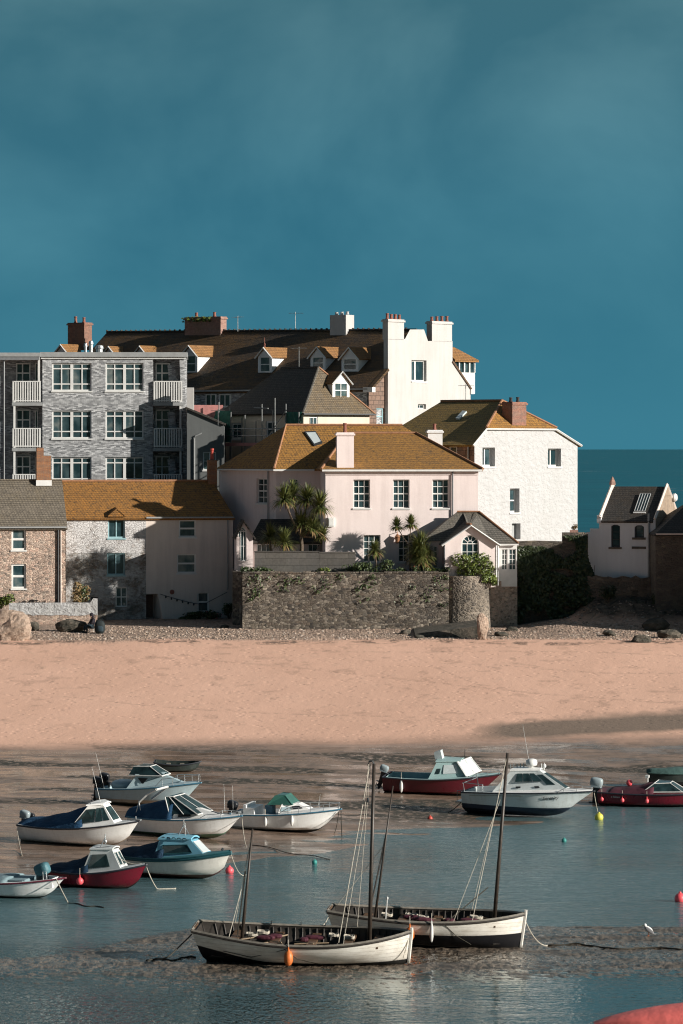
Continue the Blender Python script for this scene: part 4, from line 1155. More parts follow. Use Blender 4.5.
# roofs: rear block first, then the front block hipped at both ends
oh = .3
QY = DP+2.4
zf = Pp(380, 433.5, QY)[1]; zr_ = Pp(340, 425.5, DP+3.4)[1]
uL = Pp(347, 433, QY)[0]; uR = Pp(416, 433, QY)[0]
B0, B1 = (-oh, -oh, ep-.1), (Wp+oh, -oh, ep-.1)
B2, B3 = (Wp+oh, DP+5.2, ep-.1), (-oh, DP+5.2, ep-.1)
q0, q1 = (uL, QY, zf), (uR, QY, zf)
m = MB(); m.slab([B0, B1, q1, q0], .14); m.slab([B2, B3, q0, q1], .14); m.slab([B1, B2, q1], .14); m.slab([B3, B0, q0], .14)
rl, rr_ = Pp(286, 425.5, DP+3.4)[0], Pp(398, 425.5, DP+3.4)[0]
C0, C1, C2, C3 = (xw-.15, DP-oh, ep-.1), (Wp+.2, DP-oh, ep-.1), (Wp+.2, DP+7.4, ep-.1), (xB-oh, yB+.1, ep-.1)
s0, s1 = (rl, DP+3.4, zr_), (rr_+.3, DP+3.4, zr_)
m.slab([C0, C1, s1, s0], .14); m.slab([C2, C3, s0, s1], .14); m.slab([C3, C0, s0], .14); m.slab([C1, C2, s1], .14)
pr = m.build('roof', MT['roof_gold'], ph)
m = MB(); up = lambda p: (p[0], p[1], p[2]+.05)
m.tube([up(B0), up(q0), up(q1), up(B1)], .085, 6); m.build('ridge', MT['ridge'], ph)
m = MB(); m.tube([up(C0), up(s0), up(s1)], .085, 6); m.build('ridge', MT['ridge'], ph)
m = MB(); m.box(-.25, Wp+.25, -.36, -.25, ep-.22, ep-.1); m.box(xw-.2, -.4, DP-.36, DP-.25, ep-.22, ep-.1); m.tube([(xw-.2, DP-.3, ep-.16), (xB-.3, yB+.1, ep-.16)], .06, 5); m.build('gutter', MT['white_paint'], ph)
m = MB(); m.box(-.03, Wp+.02, -.06, -.004, ep-.45, ep-.24); m.build('cornice', MT['pink_wall'], ph)
a = pxr(337, 354, 433, 468, Mp)
chimney(ph, Matrix(), a[0], a[1], ep-.1, a[3], .06, .8, 'pink_wall', 1, 'pot', ph=.6)
a = pxr(428, 442.5, 430.5, 452, Mp @ T(0, DP+3, 0))
chimney(ph, Matrix(), a[0], a[1], a[2]-2, a[3], DP+3, .9, 'cool_white', 1, 'pot', ph=.5)
# skylight in the rear slope
kk = (zr_-ep)/(3.4+oh)
def on_rear(px, py):
    y = DP+1.5
    for _ in range(6):
        u, z = pl(px, py, Mp @ T(0, y, 0)); y = DP-oh + (z-ep+.1)/((zr_-ep+.1)/(3.4+oh))
    return Vector((u, y, z))
q = [on_rear(*c) for c in ((314, 446.5), (322.5, 443.5), (315.5, 432), (304, 432.5))]
nv = (q[1]-q[0]).cross(q[2]-q[0]).normalized(); nv = nv if nv.z > 0 else -nv
m = MB(); m.slab([p+nv*.10 for p in q], .16); o = m.build('skylight', MT['iron'], ph)
c_ = sum(q, Vector())/4
m = MB(); m.slab([c_+(p-c_)*.78+nv*.125 for p in q], .02); m.build('pane', MT['pale_screen'], o)
uu = Pp(452.5, 490)[0]; pipe(ph, None, [(uu, -.09, ep-.2), (uu, -.09, ep-3.2), (uu-.1, -.09, ep-3.4)], .055, 'lead')
uu = pl(269, 490, Mp @ Mside)[0]; q_ = [Mside @ Vector((uu, -.09, ep-z_)) for z_ in (.2, 4.0)]; pipe(ph, None, q_, .05, 'fascia')
uu, zz = Pp(331, 522); m = MB(); m.box(uu-.2, uu+.2, -.16, 0, zz-.3, zz+.3); m.box(uu-.14, uu+.14, -.19, -.16, zz-.24, zz+.24); m.build('alarm_box', MT['white_paint'], ph)
uu, zz = Pp(397, 537); m = MB()
m.lathe([(.05, -.42), (.12, -.36), (.17, -.05), (.2, 0), (.1, .14), (.03, .22)], (uu, -.28, zz), 8); m.tube([(uu, -.01, zz+.3), (uu, -.28, zz+.34), (uu, -.28, zz+.2)], .025, 5)
m.build('wall_lantern', MT['lantern'], ph)
# lean-to and little gabled porch in the shaded corner of the wing
YL = 2.6
zl0 = Pp(290, 541, YL)[1]; zl1 = Pp(290, 519, DP)[1]
x0, x1 = Pp(252, 540, YL)[0], -.02
a = [pxr(*b, Mp @ T(0, YL, 0)) for b in ((257, 271, 544, 562), (308, 322, 544, 562))]
m = MB(); m.facade([(x0, -.5), (x1, -.5), (x1, zl0), (x0, zl0)], [rect(*w) for w in a], .12, y=YL); m.box(x0, x0+.2, YL+.01, DP, -.5, zl0)
gx0, gx1 = Pp(236.5, 540, YL-.6)[0], Pp(253, 540, YL-.6)[0]
gz = Pp(240, 537, YL-.6)[1]; gzt = Pp(240, 520.5, YL-.6)[1]
aw = pxr(238, 246.5, 527, 561, Mp @ T(0, YL-.6, 0))
m.facade([(gx0, -.6), (gx1, -.6), (gx1, gz), ((gx0+gx1)/2-.1, gzt), (gx0, gz)], [arch(*aw)], .15, y=YL-.6)
m.box(gx0, gx0+.2, YL-.59, DP, -.6, gz)
m.box(gx1-.2, gx1, YL-.59, DP, -.6, gz)
lt = m.build('lean_to', MT['pink_wall'], ph)
for w in a: window(ph, T(0, YL, 0), *w, d=.08, cols=3, rows=1, fw=.06)
arch_window(ph, T(0, YL-.6, 0), *aw, d=.1)
m = MB(); m.slab([(x0-.3, YL-.3, zl0-.1), (x1, YL-.3, zl0-.1), (x1, DP-.02, zl1), (x0+.7, DP-.02, zl1)], .12)
gc = (gx0+gx1)/2-.1
m.slab([(gx0-.15, YL-.8, gz-.12), (gc, YL-.8, gzt+.06), (gc, DP-.02, gzt+.06), (gx0-.15, DP-.02, gz-.12)], .09)
m.slab([(gc, YL-.8, gzt+.06), (gx1+.2, YL-.8, gz-.12), (gx1+.2, DP-.02, gz-.12), (gc, DP-.02, gzt+.06)], .09)
m.build('lean_to_roof', MT['roof_dark'], ph)

# ------------------------------------------------------------------ porch of the pink house, facing the sea wall
Mo = T(at(445, 560, 258.9).x, 258.9, 9.05) @ RZ(5)
pv = empty('porch', Mo, 'pale pink porch with arched window and hipped slate roof', 'porch')
O_ = lambda px, py, y=0: pl(px, py, Mo @ T(0, y, 0))
gx1 = O_(496, 550)[0]; zE = O_(445, 543)[1]; zA = O_(471, 525.5)[1]
ua, _ = O_(470.5, 530)
aw = pxr(461.5, 479, 535, 560, Mo)
m = MB(); m.facade([(0, -1), (gx1, -1), (gx1, zE), (ua, zA), (0, zE)], [arch(*aw)], .2)
m.box(0, .2, .01, 3.1, -1, zE); m.box(gx1-.2, gx1, .01, 3.1, -1, zE-.1)
sx0 = O_(425, 550, 1.5)[0]; sw = pxr(433.5, 437.5, 546, 568, Mo @ T(0, 1.5, 0))
zS = O_(430, 541.5, 1.5)[1]
m.facade([(sx0, -1), (0, -1), (0, zS), (sx0, zS)], [rect(*sw)], .15, y=1.5)
m.build('wall', MT['pink_wall'], pv)
window(pv, T(0, 1.5, 0), *sw, d=.1, cols=1, rows=4, fw=.05, sill=False)
arch_window(pv, Matrix(), *aw, d=.15)
rx0, rx1 = O_(497.5, 560, .9)[0], O_(517, 560, .9)[0]; zR = O_(505, 543, .9)[1]
sws = [pxr(501.5, 507.5, 549, 570, Mo @ T(0, .9, 0)), pxr(508.8, 516, 549, 570, Mo @ T(0, .9, 0))]
m = MB(); m.facade([(rx0, -1), (rx1, -1), (rx1, zR), (rx0, zR)], [rect(*w) for w in sws], .15, y=.9)
M2 = T(rx1, .9, 0) @ RZ(90); m.M = M2; m.facade([(0, -1), (2.4, -1), (2.4, zR), (0, zR)], [rect(.4, 1.9, sws[0][2], sws[0][3])], .12); m.M = Matrix()
m.build('garden_room', MT['white_paint'], pv)
for w in sws: window(pv, T(0, .9, 0), *w, d=.1, cols=2, rows=4, fw=.05, mw=.04, sill=False)
window(pv, M2, .4, 1.9, sws[0][2], sws[0][3], d=.08, cols=3, rows=3, sill=False)
# roof: main hip against the house plus the gable running out
yb = 3.05; oh = .22
rzp = O_(468, 512, yb)[1]; ra, rb = O_(457, 512, yb)[0], O_(479, 512, yb)[0]
xl0 = O_(421.5, 541, 1.3)[0]; xr0 = O_(518.5, 543, .7)[0]; zR0 = O_(518, 543.5, .7)[1]; zL0 = O_(421.5, 541.5, 1.3)[1]
m = MB()
m.slab([(xl0, 1.25, zL0), (0, 1.25, zL0+.02), (ua, 1.25, zA-.12), (rb-.3, yb, rzp), (ra, yb, rzp)], .10)
m.slab([(xl0, 1.25, zL0), (ra, yb, rzp), (xl0, yb, zL0+.05)], .10)
m.slab([(ua, .9, zA-.2), (gx1, .68, zR0+.05), (xr0, .68, zR0), (rb, yb, rzp), (ra+.4, yb, rzp-.02)], .10)
m.slab([(xr0, .68, zR0), (xr0+.1, yb, zR0), (rb, yb, rzp)], .10)
k = (zA-zE)/ua
m.slab([(-.22, -oh, zE-.22*k+.05), (ua, -oh, zA+.06), (ua, 2.4, zA+.06), (-.22, 2.4, zE-.22*k+.05)], .10)
k2 = (zA-zE)/(gx1-ua)
m.slab([(ua, -oh, zA+.062), (gx1+.22, -oh, zE-.22*k2+.05), (gx1+.22, 2.2, zE-.22*k2+.05), (ua, 2.4, zA+.062)], .10)
m.build('roof', MT['roof_slate'], pv)
m = MB(); m.tube([(ua, -oh, zA+.1), (ua, 2.0, zA+.1)], .07, 6); m.build('ridge', MT['ridge'], pv)
m = MB(); m.tube([(ra, yb-.05, rzp+.04), (rb, yb-.05, rzp+.04), (xr0, .7, zR0+.04)], .06, 6); m.build('ridge', MT['ridge'], pv)
m = MB(); m.tube([(-.24, -oh-.03, zE-.22*k-.02), (ua, -oh-.03, zA), (gx1+.24, -oh-.03, zE-.22*k2-.02)], .06, 4); m.build('bargeboard', MT['white_paint'], pv)
gutter(pv, T(0, .68, 0), gx1, xr0, zR0-.02, -.06)
pipe(pv, None, [(-.05, -.08, zE-.2), (-.05, -.08, -.9)], .05, 'iron')
pipe(pv, None, [(gx1+.12, -.05, zE-.2), (gx1+.12, -.05, -.9)], .05, 'white_paint')

# ------------------------------------------------------------------ tall white house
Mw = T(at(474.5, 500, 271).x, 271, 8.0) @ RZ(-42)
Mf = RZ(90); MWF = Mw @ Mf
wh = empty('house', Mw, 'tall rough whitewashed house with half hipped gable and small deep windows', 'house')
W_ = lambda px, py, y=0: pl(px, py, MWF @ T(0, y, 0))
Wf = W_(577.5, 470)[0]
zel = W_(474.5, 441)[1]; zer = W_(577.5, 444.5)[1]; zel = zer = (zel+zer)/2
uh0, zh = W_(485.5, 428); uh1, _ = W_(554, 427.5)
hs = [pxr(*b, MWF) for b in ((482.5, 495, 447.5, 466.5), (548, 561, 448.5, 466.5), (510, 519.5, 488.5, 512.5), (512, 520.5, 523.5, 539))]
m = MB(Mf); m.facade([(0, -2), (Wf, -2), (Wf, zer), (uh1, zh), (uh0, zh), (0, zel)], [rect(*h) for h in hs], .55)
m.build('gable_wall', MT['rough_white'], wh)
m = MB(); sw = pxr(449, 457, 446, 456, Mw); m.facade([(-11, -2), (-.01, -2), (-.01, zel), (-11, zel)], [rect(*sw)], .2)
m.box(-11, -1, .6, Wf, -2, zel-.03); m.build('wall', MT['plank_brown'], wh)
window(wh, Matrix(), *sw, d=.1, cols=1, rows=1, fw=.1)
for i, h in enumerate(hs):
    if i < 3: window(wh, Mf, *h, d=.42, cols=2 if i < 2 else 1, rows=1 if i < 2 else 2, fw=.12, mw=.09)
m = MB(Mf); h = hs[3]; m.box(h[0], h[1], .45, .5, h[2], h[3]); m.build('shutter', MT['fascia'], wh)
hr = 2.2
zrw = pl(497, 401, MWF @ T(0, hr, 0))[1]
zrw = W_(497, 401, hr)[1]
oh = .3; kz = (zrw-zel)/(Wf/2)
rl = -11.2
q = pl(441, 401, Mw @ T(0, Wf/2, 0))[0]
m = MB()
m.slab([(q-1.5, -oh, zel-oh*kz), (.12, -oh, zel-oh*kz), (.12, uh0, zh+.03), (-hr, Wf/2, zrw), (q, Wf/2, zrw)], .15)
m.slab([(q-1.5, Wf+oh, zer-oh*kz), (.12, Wf+oh, zer-oh*kz), (.12, uh1, zh+.03), (-hr, Wf/2, zrw), (q, Wf/2, zrw)], .15)
m.slab([(q, Wf/2, zrw), (q-1.5, Wf+oh, zel-oh*kz), (q-1.5, -oh, zel-oh*kz)], .15)
m.build('roof', MT['roof_olive'], wh)
m = MB(); m.slab([(.18, uh0-.1, zh), (.18, uh1+.1, zh), (-hr, Wf/2, zrw+.02)], .16); m.build('roof', MT['roof_gold'], wh)['label'] = 'golden half hip above the gable'
m = MB(); m.tube([(-hr, Wf/2, zrw+.05), (q, Wf/2, zrw+.05)], .09, 6); m.tube([(-hr, Wf/2, zrw+.05), (.18, uh0-.1, zh+.05)], .09, 6); m.tube([(-hr, Wf/2, zrw+.05), (.18, uh1+.1, zh+.05)], .09, 6); m.build('ridge', MT['ridge'], wh)
m = MB(); m.tube([(.16, -oh, zel-oh*kz-.05), (.16, uh0, zh-.05)], .08, 4); m.tube([(.16, Wf+oh, zer-oh*kz-.05), (.16, uh1, zh-.05)], .08, 4); m.tube([(.18, uh0, zh-.08), (.18, uh1, zh-.08)], .06, 4); m.build('bargeboard', MT['white_paint'], wh)
uu, zz = pl(469, 450, Mw); pipe(wh, None, [(uu, -.1, zel-.1), (uu, -.1, -1)], .06, 'fascia')
a = pxr(513, 527, 402.5, 427.5, MWF)
chimney(wh, Mf, a[0], a[1], a[2]-.2, a[3], .06, .9, 'brick', 2, 'pot_dark', ph=.35)
def on_w(px, py):
    y = 2.0
    for _ in range(8):
        u, z = pl(px, py, Mw @ T(0, y, 0)); y = (z-zel)/kz
    return Vector((u, y, z))
qs = [on_w(*c) for c in ((456, 419.5), (459.5, 420), (467, 412.5), (463, 412))]
nv = (qs[1]-qs[0]).cross(qs[2]-qs[0]).normalized(); nv = nv if nv.z > 0 else -nv
m = MB(); m.slab([p+nv*.12 for p in qs], .15); m.build('skylight', MT['pale_screen'], wh)

def aerial(parent, p, h, arms=5, turn=.6):
    m = MB(); p = Vector(p); m.tube([p, p+Vector((0, 0, h))], .025, 5); d = Vector((math.cos(turn), math.sin(turn), 0)); q = p+Vector((0, 0, h-.1)); m.tube([q-d*.5, q+d*.6], .016, 4)
    for i in range(arms): c = q-d*.45+d*1.0*i/(arms-1); n_ = Vector((-d.y, d.x, 0))*(.30-.02*i); m.tube([c-n_, c+n_], .011, 4)
    return m.build('aerial', MT['scaf'], parent)
aerial(lh, (-12, hd, rh+.1), 1.5); aerial(lh, (-17.4, hd-.3, rh+.2), 1.2, 4, -.4); aerial(sh, (-4.2, D/2, rs), 1.5, 6, .2); aerial(ph, (rl+4.6, DP+3.4, zr_), 1.1, 5, 1.0); aerial(wh, (-5.5, Wf/2, zrw), 1.2, 5, .3)
# ------------------------------------------------------------------ right-hand buildings
Mr_ = T(at(655.5, 540, 262.0).x, 262.0, 8.3) @ RZ(-21)
rc = empty('cottage', Mr_, 'small shaded white cottage with dark slate roof, barred skylight and brown gable end', 'cottage')
R_ = lambda px, py, y=0: pl(px, py, Mr_ @ T(0, y, 0))
er = R_(625, 519.5)[1]; wl_ = R_(599, 540)[0]
ws = [pxr(611, 620, 524.5, 547, Mr_), pxr(634.5, 644, 525, 537.5, Mr_)]
run = 2.75; rr = R_(640, 486.5, run)[1]
ls = R_(586, 550)[0]; s1, zs1 = R_(586.5, 532); s2, zs2 = R_(590, 528.5)
ar = lambda w: [(w[0], w[2]), (w[1], w[2]), (w[1], w[3]-.12), ((w[0]*.25+w[1]*.75), w[3]-.02), ((w[0]*.75+w[1]*.25), w[3]-.02), (w[0], w[3]-.12)]
m = MB(); m.facade([(ls, -1), (0, -1), (0, er), (wl_, er), (wl_, zs2), (s2, zs2), (s2, zs1), (ls, zs1)], [ar(ws[0]), ar(ws[1])], .24)
m.box(wl_, -.3, .6, 2*run-.02, -1, er-.03); m.box(ls, wl_, .3, .55, -1, zs1)
m.add([(wl_, .01, -1), (wl_, .01, er), (wl_, run, rr), (wl_, 2*run, er), (wl_, 2*run, -1)], [(0, 1, 2, 3, 4)])
m.box(wl_-.12, wl_+.16, -.1, .25, er-.25, er+.28)
m.build('wall', MT['cool_white'], rc)
Mge = RZ(90); MGE = Mr_ @ Mge
m = MB(Mge); m.add([(0.0, 0, -1), (2*run, 0, -1), (2*run, 0, er), (run, 0, rr+.14), (0.0, 0, er)], [(0, 1, 2, 3, 4)]); m.build('gable_wall', MT['tan_boards'], rc)['label'] = 'sunlit tan gable end'
k = (rr-er)/run
m = MB(); m.slab([(wl_+.2, -.16, er-.16*k), (-.16, -.16, er-.16*k), (-.16, run, rr), (wl_+.2, run, rr)], .12); m.slab([(wl_+.2, run, rr), (-.16, run, rr), (-.16, 2*run+.1, er), (wl_+.2, 2*run+.1, er)], .12); m.build('roof', MT['roof_dark'], rc)
m = MB(); m.tube([(wl_+.08, -.1, er+.1), (wl_+.08, run, rr+.12), (wl_+.08, 2*run, er+.1)], .14, 4); m.build('coping', MT['drab_render'], rc)
m = MB(); m.tube([(-.02, -.1, er+.06), (-.02, run, rr+.14), (-.02, 2*run, er+.06)], .10, 4); m.build('coping', MT['drab_render'], rc)
m = MB(); m.lathe([(.22, 0), (.20, .2), (.05, .52), (.02, .55)], (wl_+.08, run, rr+.1), 4); m.build('finial', MT['brick_pink'], rc)
for w in ws:
    window(rc, Matrix(), *w, d=.18, cols=1, rows=3, fw=.08, frame='iron', sill=False)
    q = MB(); q.box(w[0]-.15, w[1]+.12, -.08, .0, w[2]-.14, w[2]); q.build('stone_sill', MT['dark_stone'], rc)
a = pxr(632, 646, 546.5, 549, Mr_); m = MB(); m.box(a[0], a[1], -.06, 0, a[2], a[3]); m.build('wall_vent', MT['dark_stone'], rc)
uu = R_(649, 540)[0]; pipe(rc, None, [(uu, -.08, er+.4), (uu, -.08, .3)], .07, 'fascia')
def on_r(px, py):
    y = 1.0
    for _ in range(8):
        u, z = pl(px, py, Mr_ @ T(0, y, 0)); y = (z-er)/k
    return Vector((u, y, z))
qs = [on_r(*c) for c in ((634.5, 512), (645, 512), (651, 494.5), (640.5, 494.5))]
nv = (qs[1]-qs[0]).cross(qs[2]-qs[0]).normalized(); nv = nv if nv.z > 0 else -nv
m = MB(); m.slab([p+nv*.07 for p in qs], .1); o = m.build('skylight', MT['glass'], rc)
m = MB()
for i in range(5):
    t = i/4; m.tube([qs[0].lerp(qs[1], t)+nv*.08, qs[3].lerp(qs[2], t)+nv*.08], .025, 4)
m.tube([qs[3]+nv*.08, qs[2]+nv*.08], .03, 4); m.tube([qs[0]+nv*.08, qs[1]+nv*.08], .03, 4)
m.build('glazing_bars', MT['fascia'], o)
m = MB(); m.tube([qs[0]+nv*.05-Vector((.05, .05, .10)), qs[1]+nv*.05-Vector((-.05, .05, .10))], .08, 4); m.build('skylight_sill', MT['white_paint'], o)
uu, zz = pl(673, 497.5, MGE); m = MB(Mge @ T(uu, 0, zz) @ Matrix.Rotation(R(90), 4, 'X')); m.lathe([(.02, 0), (.26, .0), (.28, .16), (.2, .26), (.02, .26)], (0, 0, 0), 14); m.build('extractor_vent', MT['white_paint'], rc)

Mu = T(at(655.5, 540, 259.6).x, 259.6, 7.5) @ RZ(4)
us = empty('building', Mu, 'dark granite building with plain slate roof at the end of the bank', 'building')
U_ = lambda px, py, y=0: pl(px, py, Mu @ T(0, y, 0))
eu = U_(670, 533)[1]; ru = U_(683, 508, 3)[1]
m = MB(); m.box(0, 8, 0, 7, -2.0, eu); m.build('wall', MT['dark_stone'], us)
m = MB(); kk = U_(672, 515, 3)[0]
m.slab([(-.1, -.2, eu-.1), (8, -.2, eu-.1), (8, 3, ru+.5), (kk+1.2, 3, ru+.5)], .12); m.slab([(-.1, -.2, eu-.1), (kk+1.2, 3, ru+.5), (-.1, 7, eu-.1)], .12); m.slab([(kk+1.2, 3, ru+.5), (8, 3, ru+.5), (8, 7.1, eu-.1), (-.1, 7.1, eu-.1)], .12); m.build('roof', MT['roof_dark'], us)
gutter(us, None, 0, 8, eu-.02, -.2, 'drab_render')

# unseen building added off to the right to shade the bank and ivy wall
Mn = T(25.2, 252.4, 5.2)
nl = empty('shade_building', Mn, 'tall unseen granite building added to shade the bank and ivy wall', 'building')
m = MB(); m.box(0, 9, 0, 7.2, -1.5, 9.4)
m.build('wall', MT['dark_stone'], nl)
m = MB(); m.slab([(-.3, -.3, 9.35), (4.5, -.3, 10.8), (4.5, 7.4, 10.8), (-.3, 7.4, 9.35)], .15); m.slab([(9.3, -.3, 9.35), (4.5, -.3, 10.8), (4.5, 7.4, 10.8), (9.3, 7.4, 9.35)], .15)
m.build('roof', MT['roof_dark'], nl)
m = MB(); m.prism([(.02, 9.4), (8.98, 9.4), (4.5, 10.6)], .02, 7.18); m.build('gable_wall', MT['dark_stone'], nl)
for z in (1.6, 5.0):
    for x in (1.5, 5.8): window(nl, T(0, -.12, 0), x, x+1.2, z, z+1.6, d=.08, cols=2, rows=2)

# ------------------------------------------------------------------ sea wall, bastion, garden walls
def X_(px, Y): return (px-CX)*Y/F
zt = at(300, 573.5, 258).z
x0, x1 = X_(242.5, 258), X_(449, 258)
m = MB()
m.prismz([(x0, 258), (x1, 258), (x1+.2, 266), (x0-.9, 267), (x0-.75, 262), (x0, 261)], 4.6, zt)
swl = m.build('sea_wall', MT['sea_stone']); tag(swl, 'long dark rubble sea wall holding up the garden of the pink house', 'sea wall')
m = MB(); xq = x0
while xq < x1-.2:
    w = random.uniform(.5, 1.0); m.box(xq+.01, min(xq+w, x1)-.01, 257.93+random.uniform(0, .05), 258.5, zt+.002, zt+random.uniform(.06, .15)); xq += w
m.build('coping', MT['sea_stone'], swl)
cx, cy = X_(464, 258.6), 259.55
m = MB(); n = 28; rad = 1.42; zc = at(468, 576, 258.4).z
pr = [(1.12, 4.6), (1.05, 6.5), (1.0, zc-.25), (.98, zc)]
m.lathe([(r*rad*1.15, z) for r, z in pr], (cx, cy, 0), n)
bs = m.build('bastion', MT['bastion_stone'], None); tag(bs, 'round pale stone bastion ending the sea wall under a green bush', 'bastion')
m = MB()
xA, xB = X_(484, 259.8), X_(517, 261.2)
zA_, zB_ = at(485, 585, 259.5).z, at(517, 577, 261).z
m.add([(xA, 259.4, 4.6), (xB, 260.8, 4.6), (xB, 266, 4.6), (xA-1, 266, 4.6), (xA, 259.4, zA_), (xB, 260.8, zB_), (xB, 266, zB_), (xA-1, 266, zA_)],
      [(3, 2, 1, 0), (4, 5, 6, 7), (0, 1, 5, 4), (1, 2, 6, 5), (2, 3, 7, 6), (3, 0, 4, 7)])
o = m.build('garden_wall', MT['stone_tan']); tag(o, 'sunlit tan rubble wall below the white garden room of the porch', 'wall')
m = MB()
for k_, (pa_, pb_, t) in enumerate(((254.5, 319, 552), (319.3, 355.5, 552.8))):
    a, b = X_(pa_, 259.3), X_(pb_, 259.3); m.box(a, b, 259.2+.02*k_, 259.5+.02*k_, zt+.001, at(300, t, 259.3).z)
    m.box(a-.02, b+.02, 259.15+.02*k_, 259.55+.02*k_, at(300, t, 259.3).z, at(300, t, 259.3).z+.06)
o = m.build('garden_wall', MT['block_wall']); tag(o, 'plain grey block garden wall standing on the sea wall before the cordylines', 'wall')
# white topped wall in front of the stone cottage
x0, x1 = X_(9, 262.6), X_(97, 262.6)
zg = 5.2; ztw = at(50, 603, 262.6).z; zm = at(50, 614, 262.6).z
m = MB(); n = 22
pts = [(x0+(x1-x0)*i/n, zm-.05+random.uniform(-.07, .05)) for i in range(n+1)]
m.prism([(x0, zg-.4), (x1, zg-.4)] + pts[::-1], 262.6, 263.0); gw = m.build('garden_wall', MT['stone_tan']); tag(gw, 'low white topped garden wall in front of the tan stone cottage', 'wall')
m = MB(); m.prism([(p[0], p[1]+.004) for p in pts] + [(x1, ztw+.28), (x1-.25, ztw+.30), (x1-.45, ztw+.02), (x0, ztw)], 262.57, 263.03); m.build('whitewashed_top', MT['rough_white'], gw)
# ivy wall
x0, x1, x2 = X_(516.5, 262.2), X_(562.5, 262.2), X_(588, 262.2)
m = MB(); z1, z2 = at(540, 541.5, 262.2).z, at(575, 532.5, 262.2).z
m.prism([(x0, 4.6), (x2, 4.6), (x2, z2-.1), (x2-.2, z2), (x1, z2), (x1, z1), (x0+1.2, z1+.05), (x0, z1)], 262.2, 262.9)
o = m.build('garden_wall', MT['dark_stone']); tag(o, 'tall dark stone wall overgrown with ivy below the tall white house', 'wall')
# retaining wall under the white cottage
xr0, xr1 = X_(583, 261.7), X_(663, 261.7); ztop = at(620, 576.5, 261.7).z
m = MB(); n = 18; pts = [(xr0+(xr1-xr0)*i/n, ztop+random.uniform(-.12, .10)-.35*max(0, (i/n-.55))) for i in range(n+1)]
m.prism([(xr0, 4.5), (xr1, 4.5)] + pts[::-1], 261.7, 262.55); m.prism([(xr0+.4, 4.5), (xr1, 4.5), (xr1, ztop-1.7), (xr0+2.5, ztop-1.5), (xr0+.6, ztop-2.2)], 261.2, 261.69)
o = m.build('retaining_wall', MT['bank_stone']); tag(o, 'brown rubble retaining wall under the small shaded white cottage', 'wall')
# stones and ramp at the foot of the bastion
def boulder(c, r, name, mat, label, cat, sq=.7, seed=0, group=None):
    rr = random.Random(seed); b = MB(); b.ell((0, 0, 0), 1, 1, 1, 26, 18)
    off = [(Vector((rr.gauss(0, 1), rr.gauss(0, 1), rr.gauss(0, 1))).normalized(), rr.uniform(-.6, .3), rr.uniform(.25, .9)) for _ in range(16)]
    vs = []
    for v in b.v:
        s_ = 1.0
        for d, a, w in off: s_ += a*max(0, v.dot(d)-w)
        s_ += .34*(float(fbm(np.array([v.x*1.5+seed*3.1+v.z]), np.array([v.y*1.5+v.z*1.7]), 1)[0])-.5) + .16*(float(fbm(np.array([v.x*4+seed*7.1-v.z*2]), np.array([v.y*4+v.z*4]), 2)[0])-.5)
        q = Vector((v.x*r[0]*s_, v.y*r[1]*s_, v.z*r[2]*s_)); vs.append(q+Vector(c))
    b.v = vs
    o = b.build(name, MT[mat]); return tag(o, label, cat, group)
c = ground(14, 640); boulder((c.x-.3, c.y+.4, c.z+.55), (1.75, 1.2, 1.45), 'boulder', 'rock_tan', 'big pale tan boulder at the end of the white topped wall', 'boulder', seed=3)
c = ground(74, 632); boulder((c.x, c.y+.2, c.z+.35), (.95, .5, .55), 'boulder', 'rock_dark', 'dark weedy boulder at the foot of the white topped wall', 'boulder', seed=5)
c = ground(33, 631); boulder((c.x, c.y+.2, c.z+.2), (.5, .4, .45), 'boulder', 'rock_dark', 'small dark stone beside the big tan boulder', 'boulder', seed=9)
c = ground(484, 640); boulder((c.x-.1, c.y+.5, c.z+.6), (.45, .45, 1.0), 'standing_stone', 'rock_tan', 'upright lump of broken masonry leaning by the bastion', 'boulder', seed=12)
c = ground(450, 637); m = MB(); m.hexa([(c.x-2.4, c.y-.1, c.z-.3), (c.x+1.9, c.y-.9, c.z-.3), (c.x+1.9, 258.6, c.z-.3), (c.x-2.4, 258, c.z-.3)], [(c.x-2.2, c.y+.2, c.z+.2), (c.x+1.8, c.y-.6, c.z+.7), (c.x+1.8, 258.6, c.z+.85), (c.x-2.2, 258, c.z+.3)])
o = m.build('slipway', MT['rock_dark']); tag(o, 'dark weedy stone ramp at the foot of the round bastion', 'stone ramp')
for i, (px, py, s) in enumerate(((405, 634, .3), (419, 638, .25), (500, 636, .35), (512, 631, .3), (225, 628, .25), (610, 636, .4), (640, 642, .5), (668, 638, .6), (655, 629, .7))):
    c = ground(px, py); boulder((c.x, c.y, c.z+s*.25), (s*1.3, s, s*.7), 'beach_rock', 'rock_dark', 'small dark rock lying at the top of the beach', 'rock', seed=20+i, group='dark rocks along the top of the beach')
# terracotta pot on its pier
xq = X_(574, 262.5); z = z2
m = MB(); m.box(xq-.26, xq+.26, 262.3, 262.8, z+.002, at(574, 530, 262.5).z)
pz = at(574, 530, 262.5).z
o = m.build('gate_pier', MT['brick_pink']); tag(o, 'short brick pier with a plant at the end of the ivy wall', 'pier')
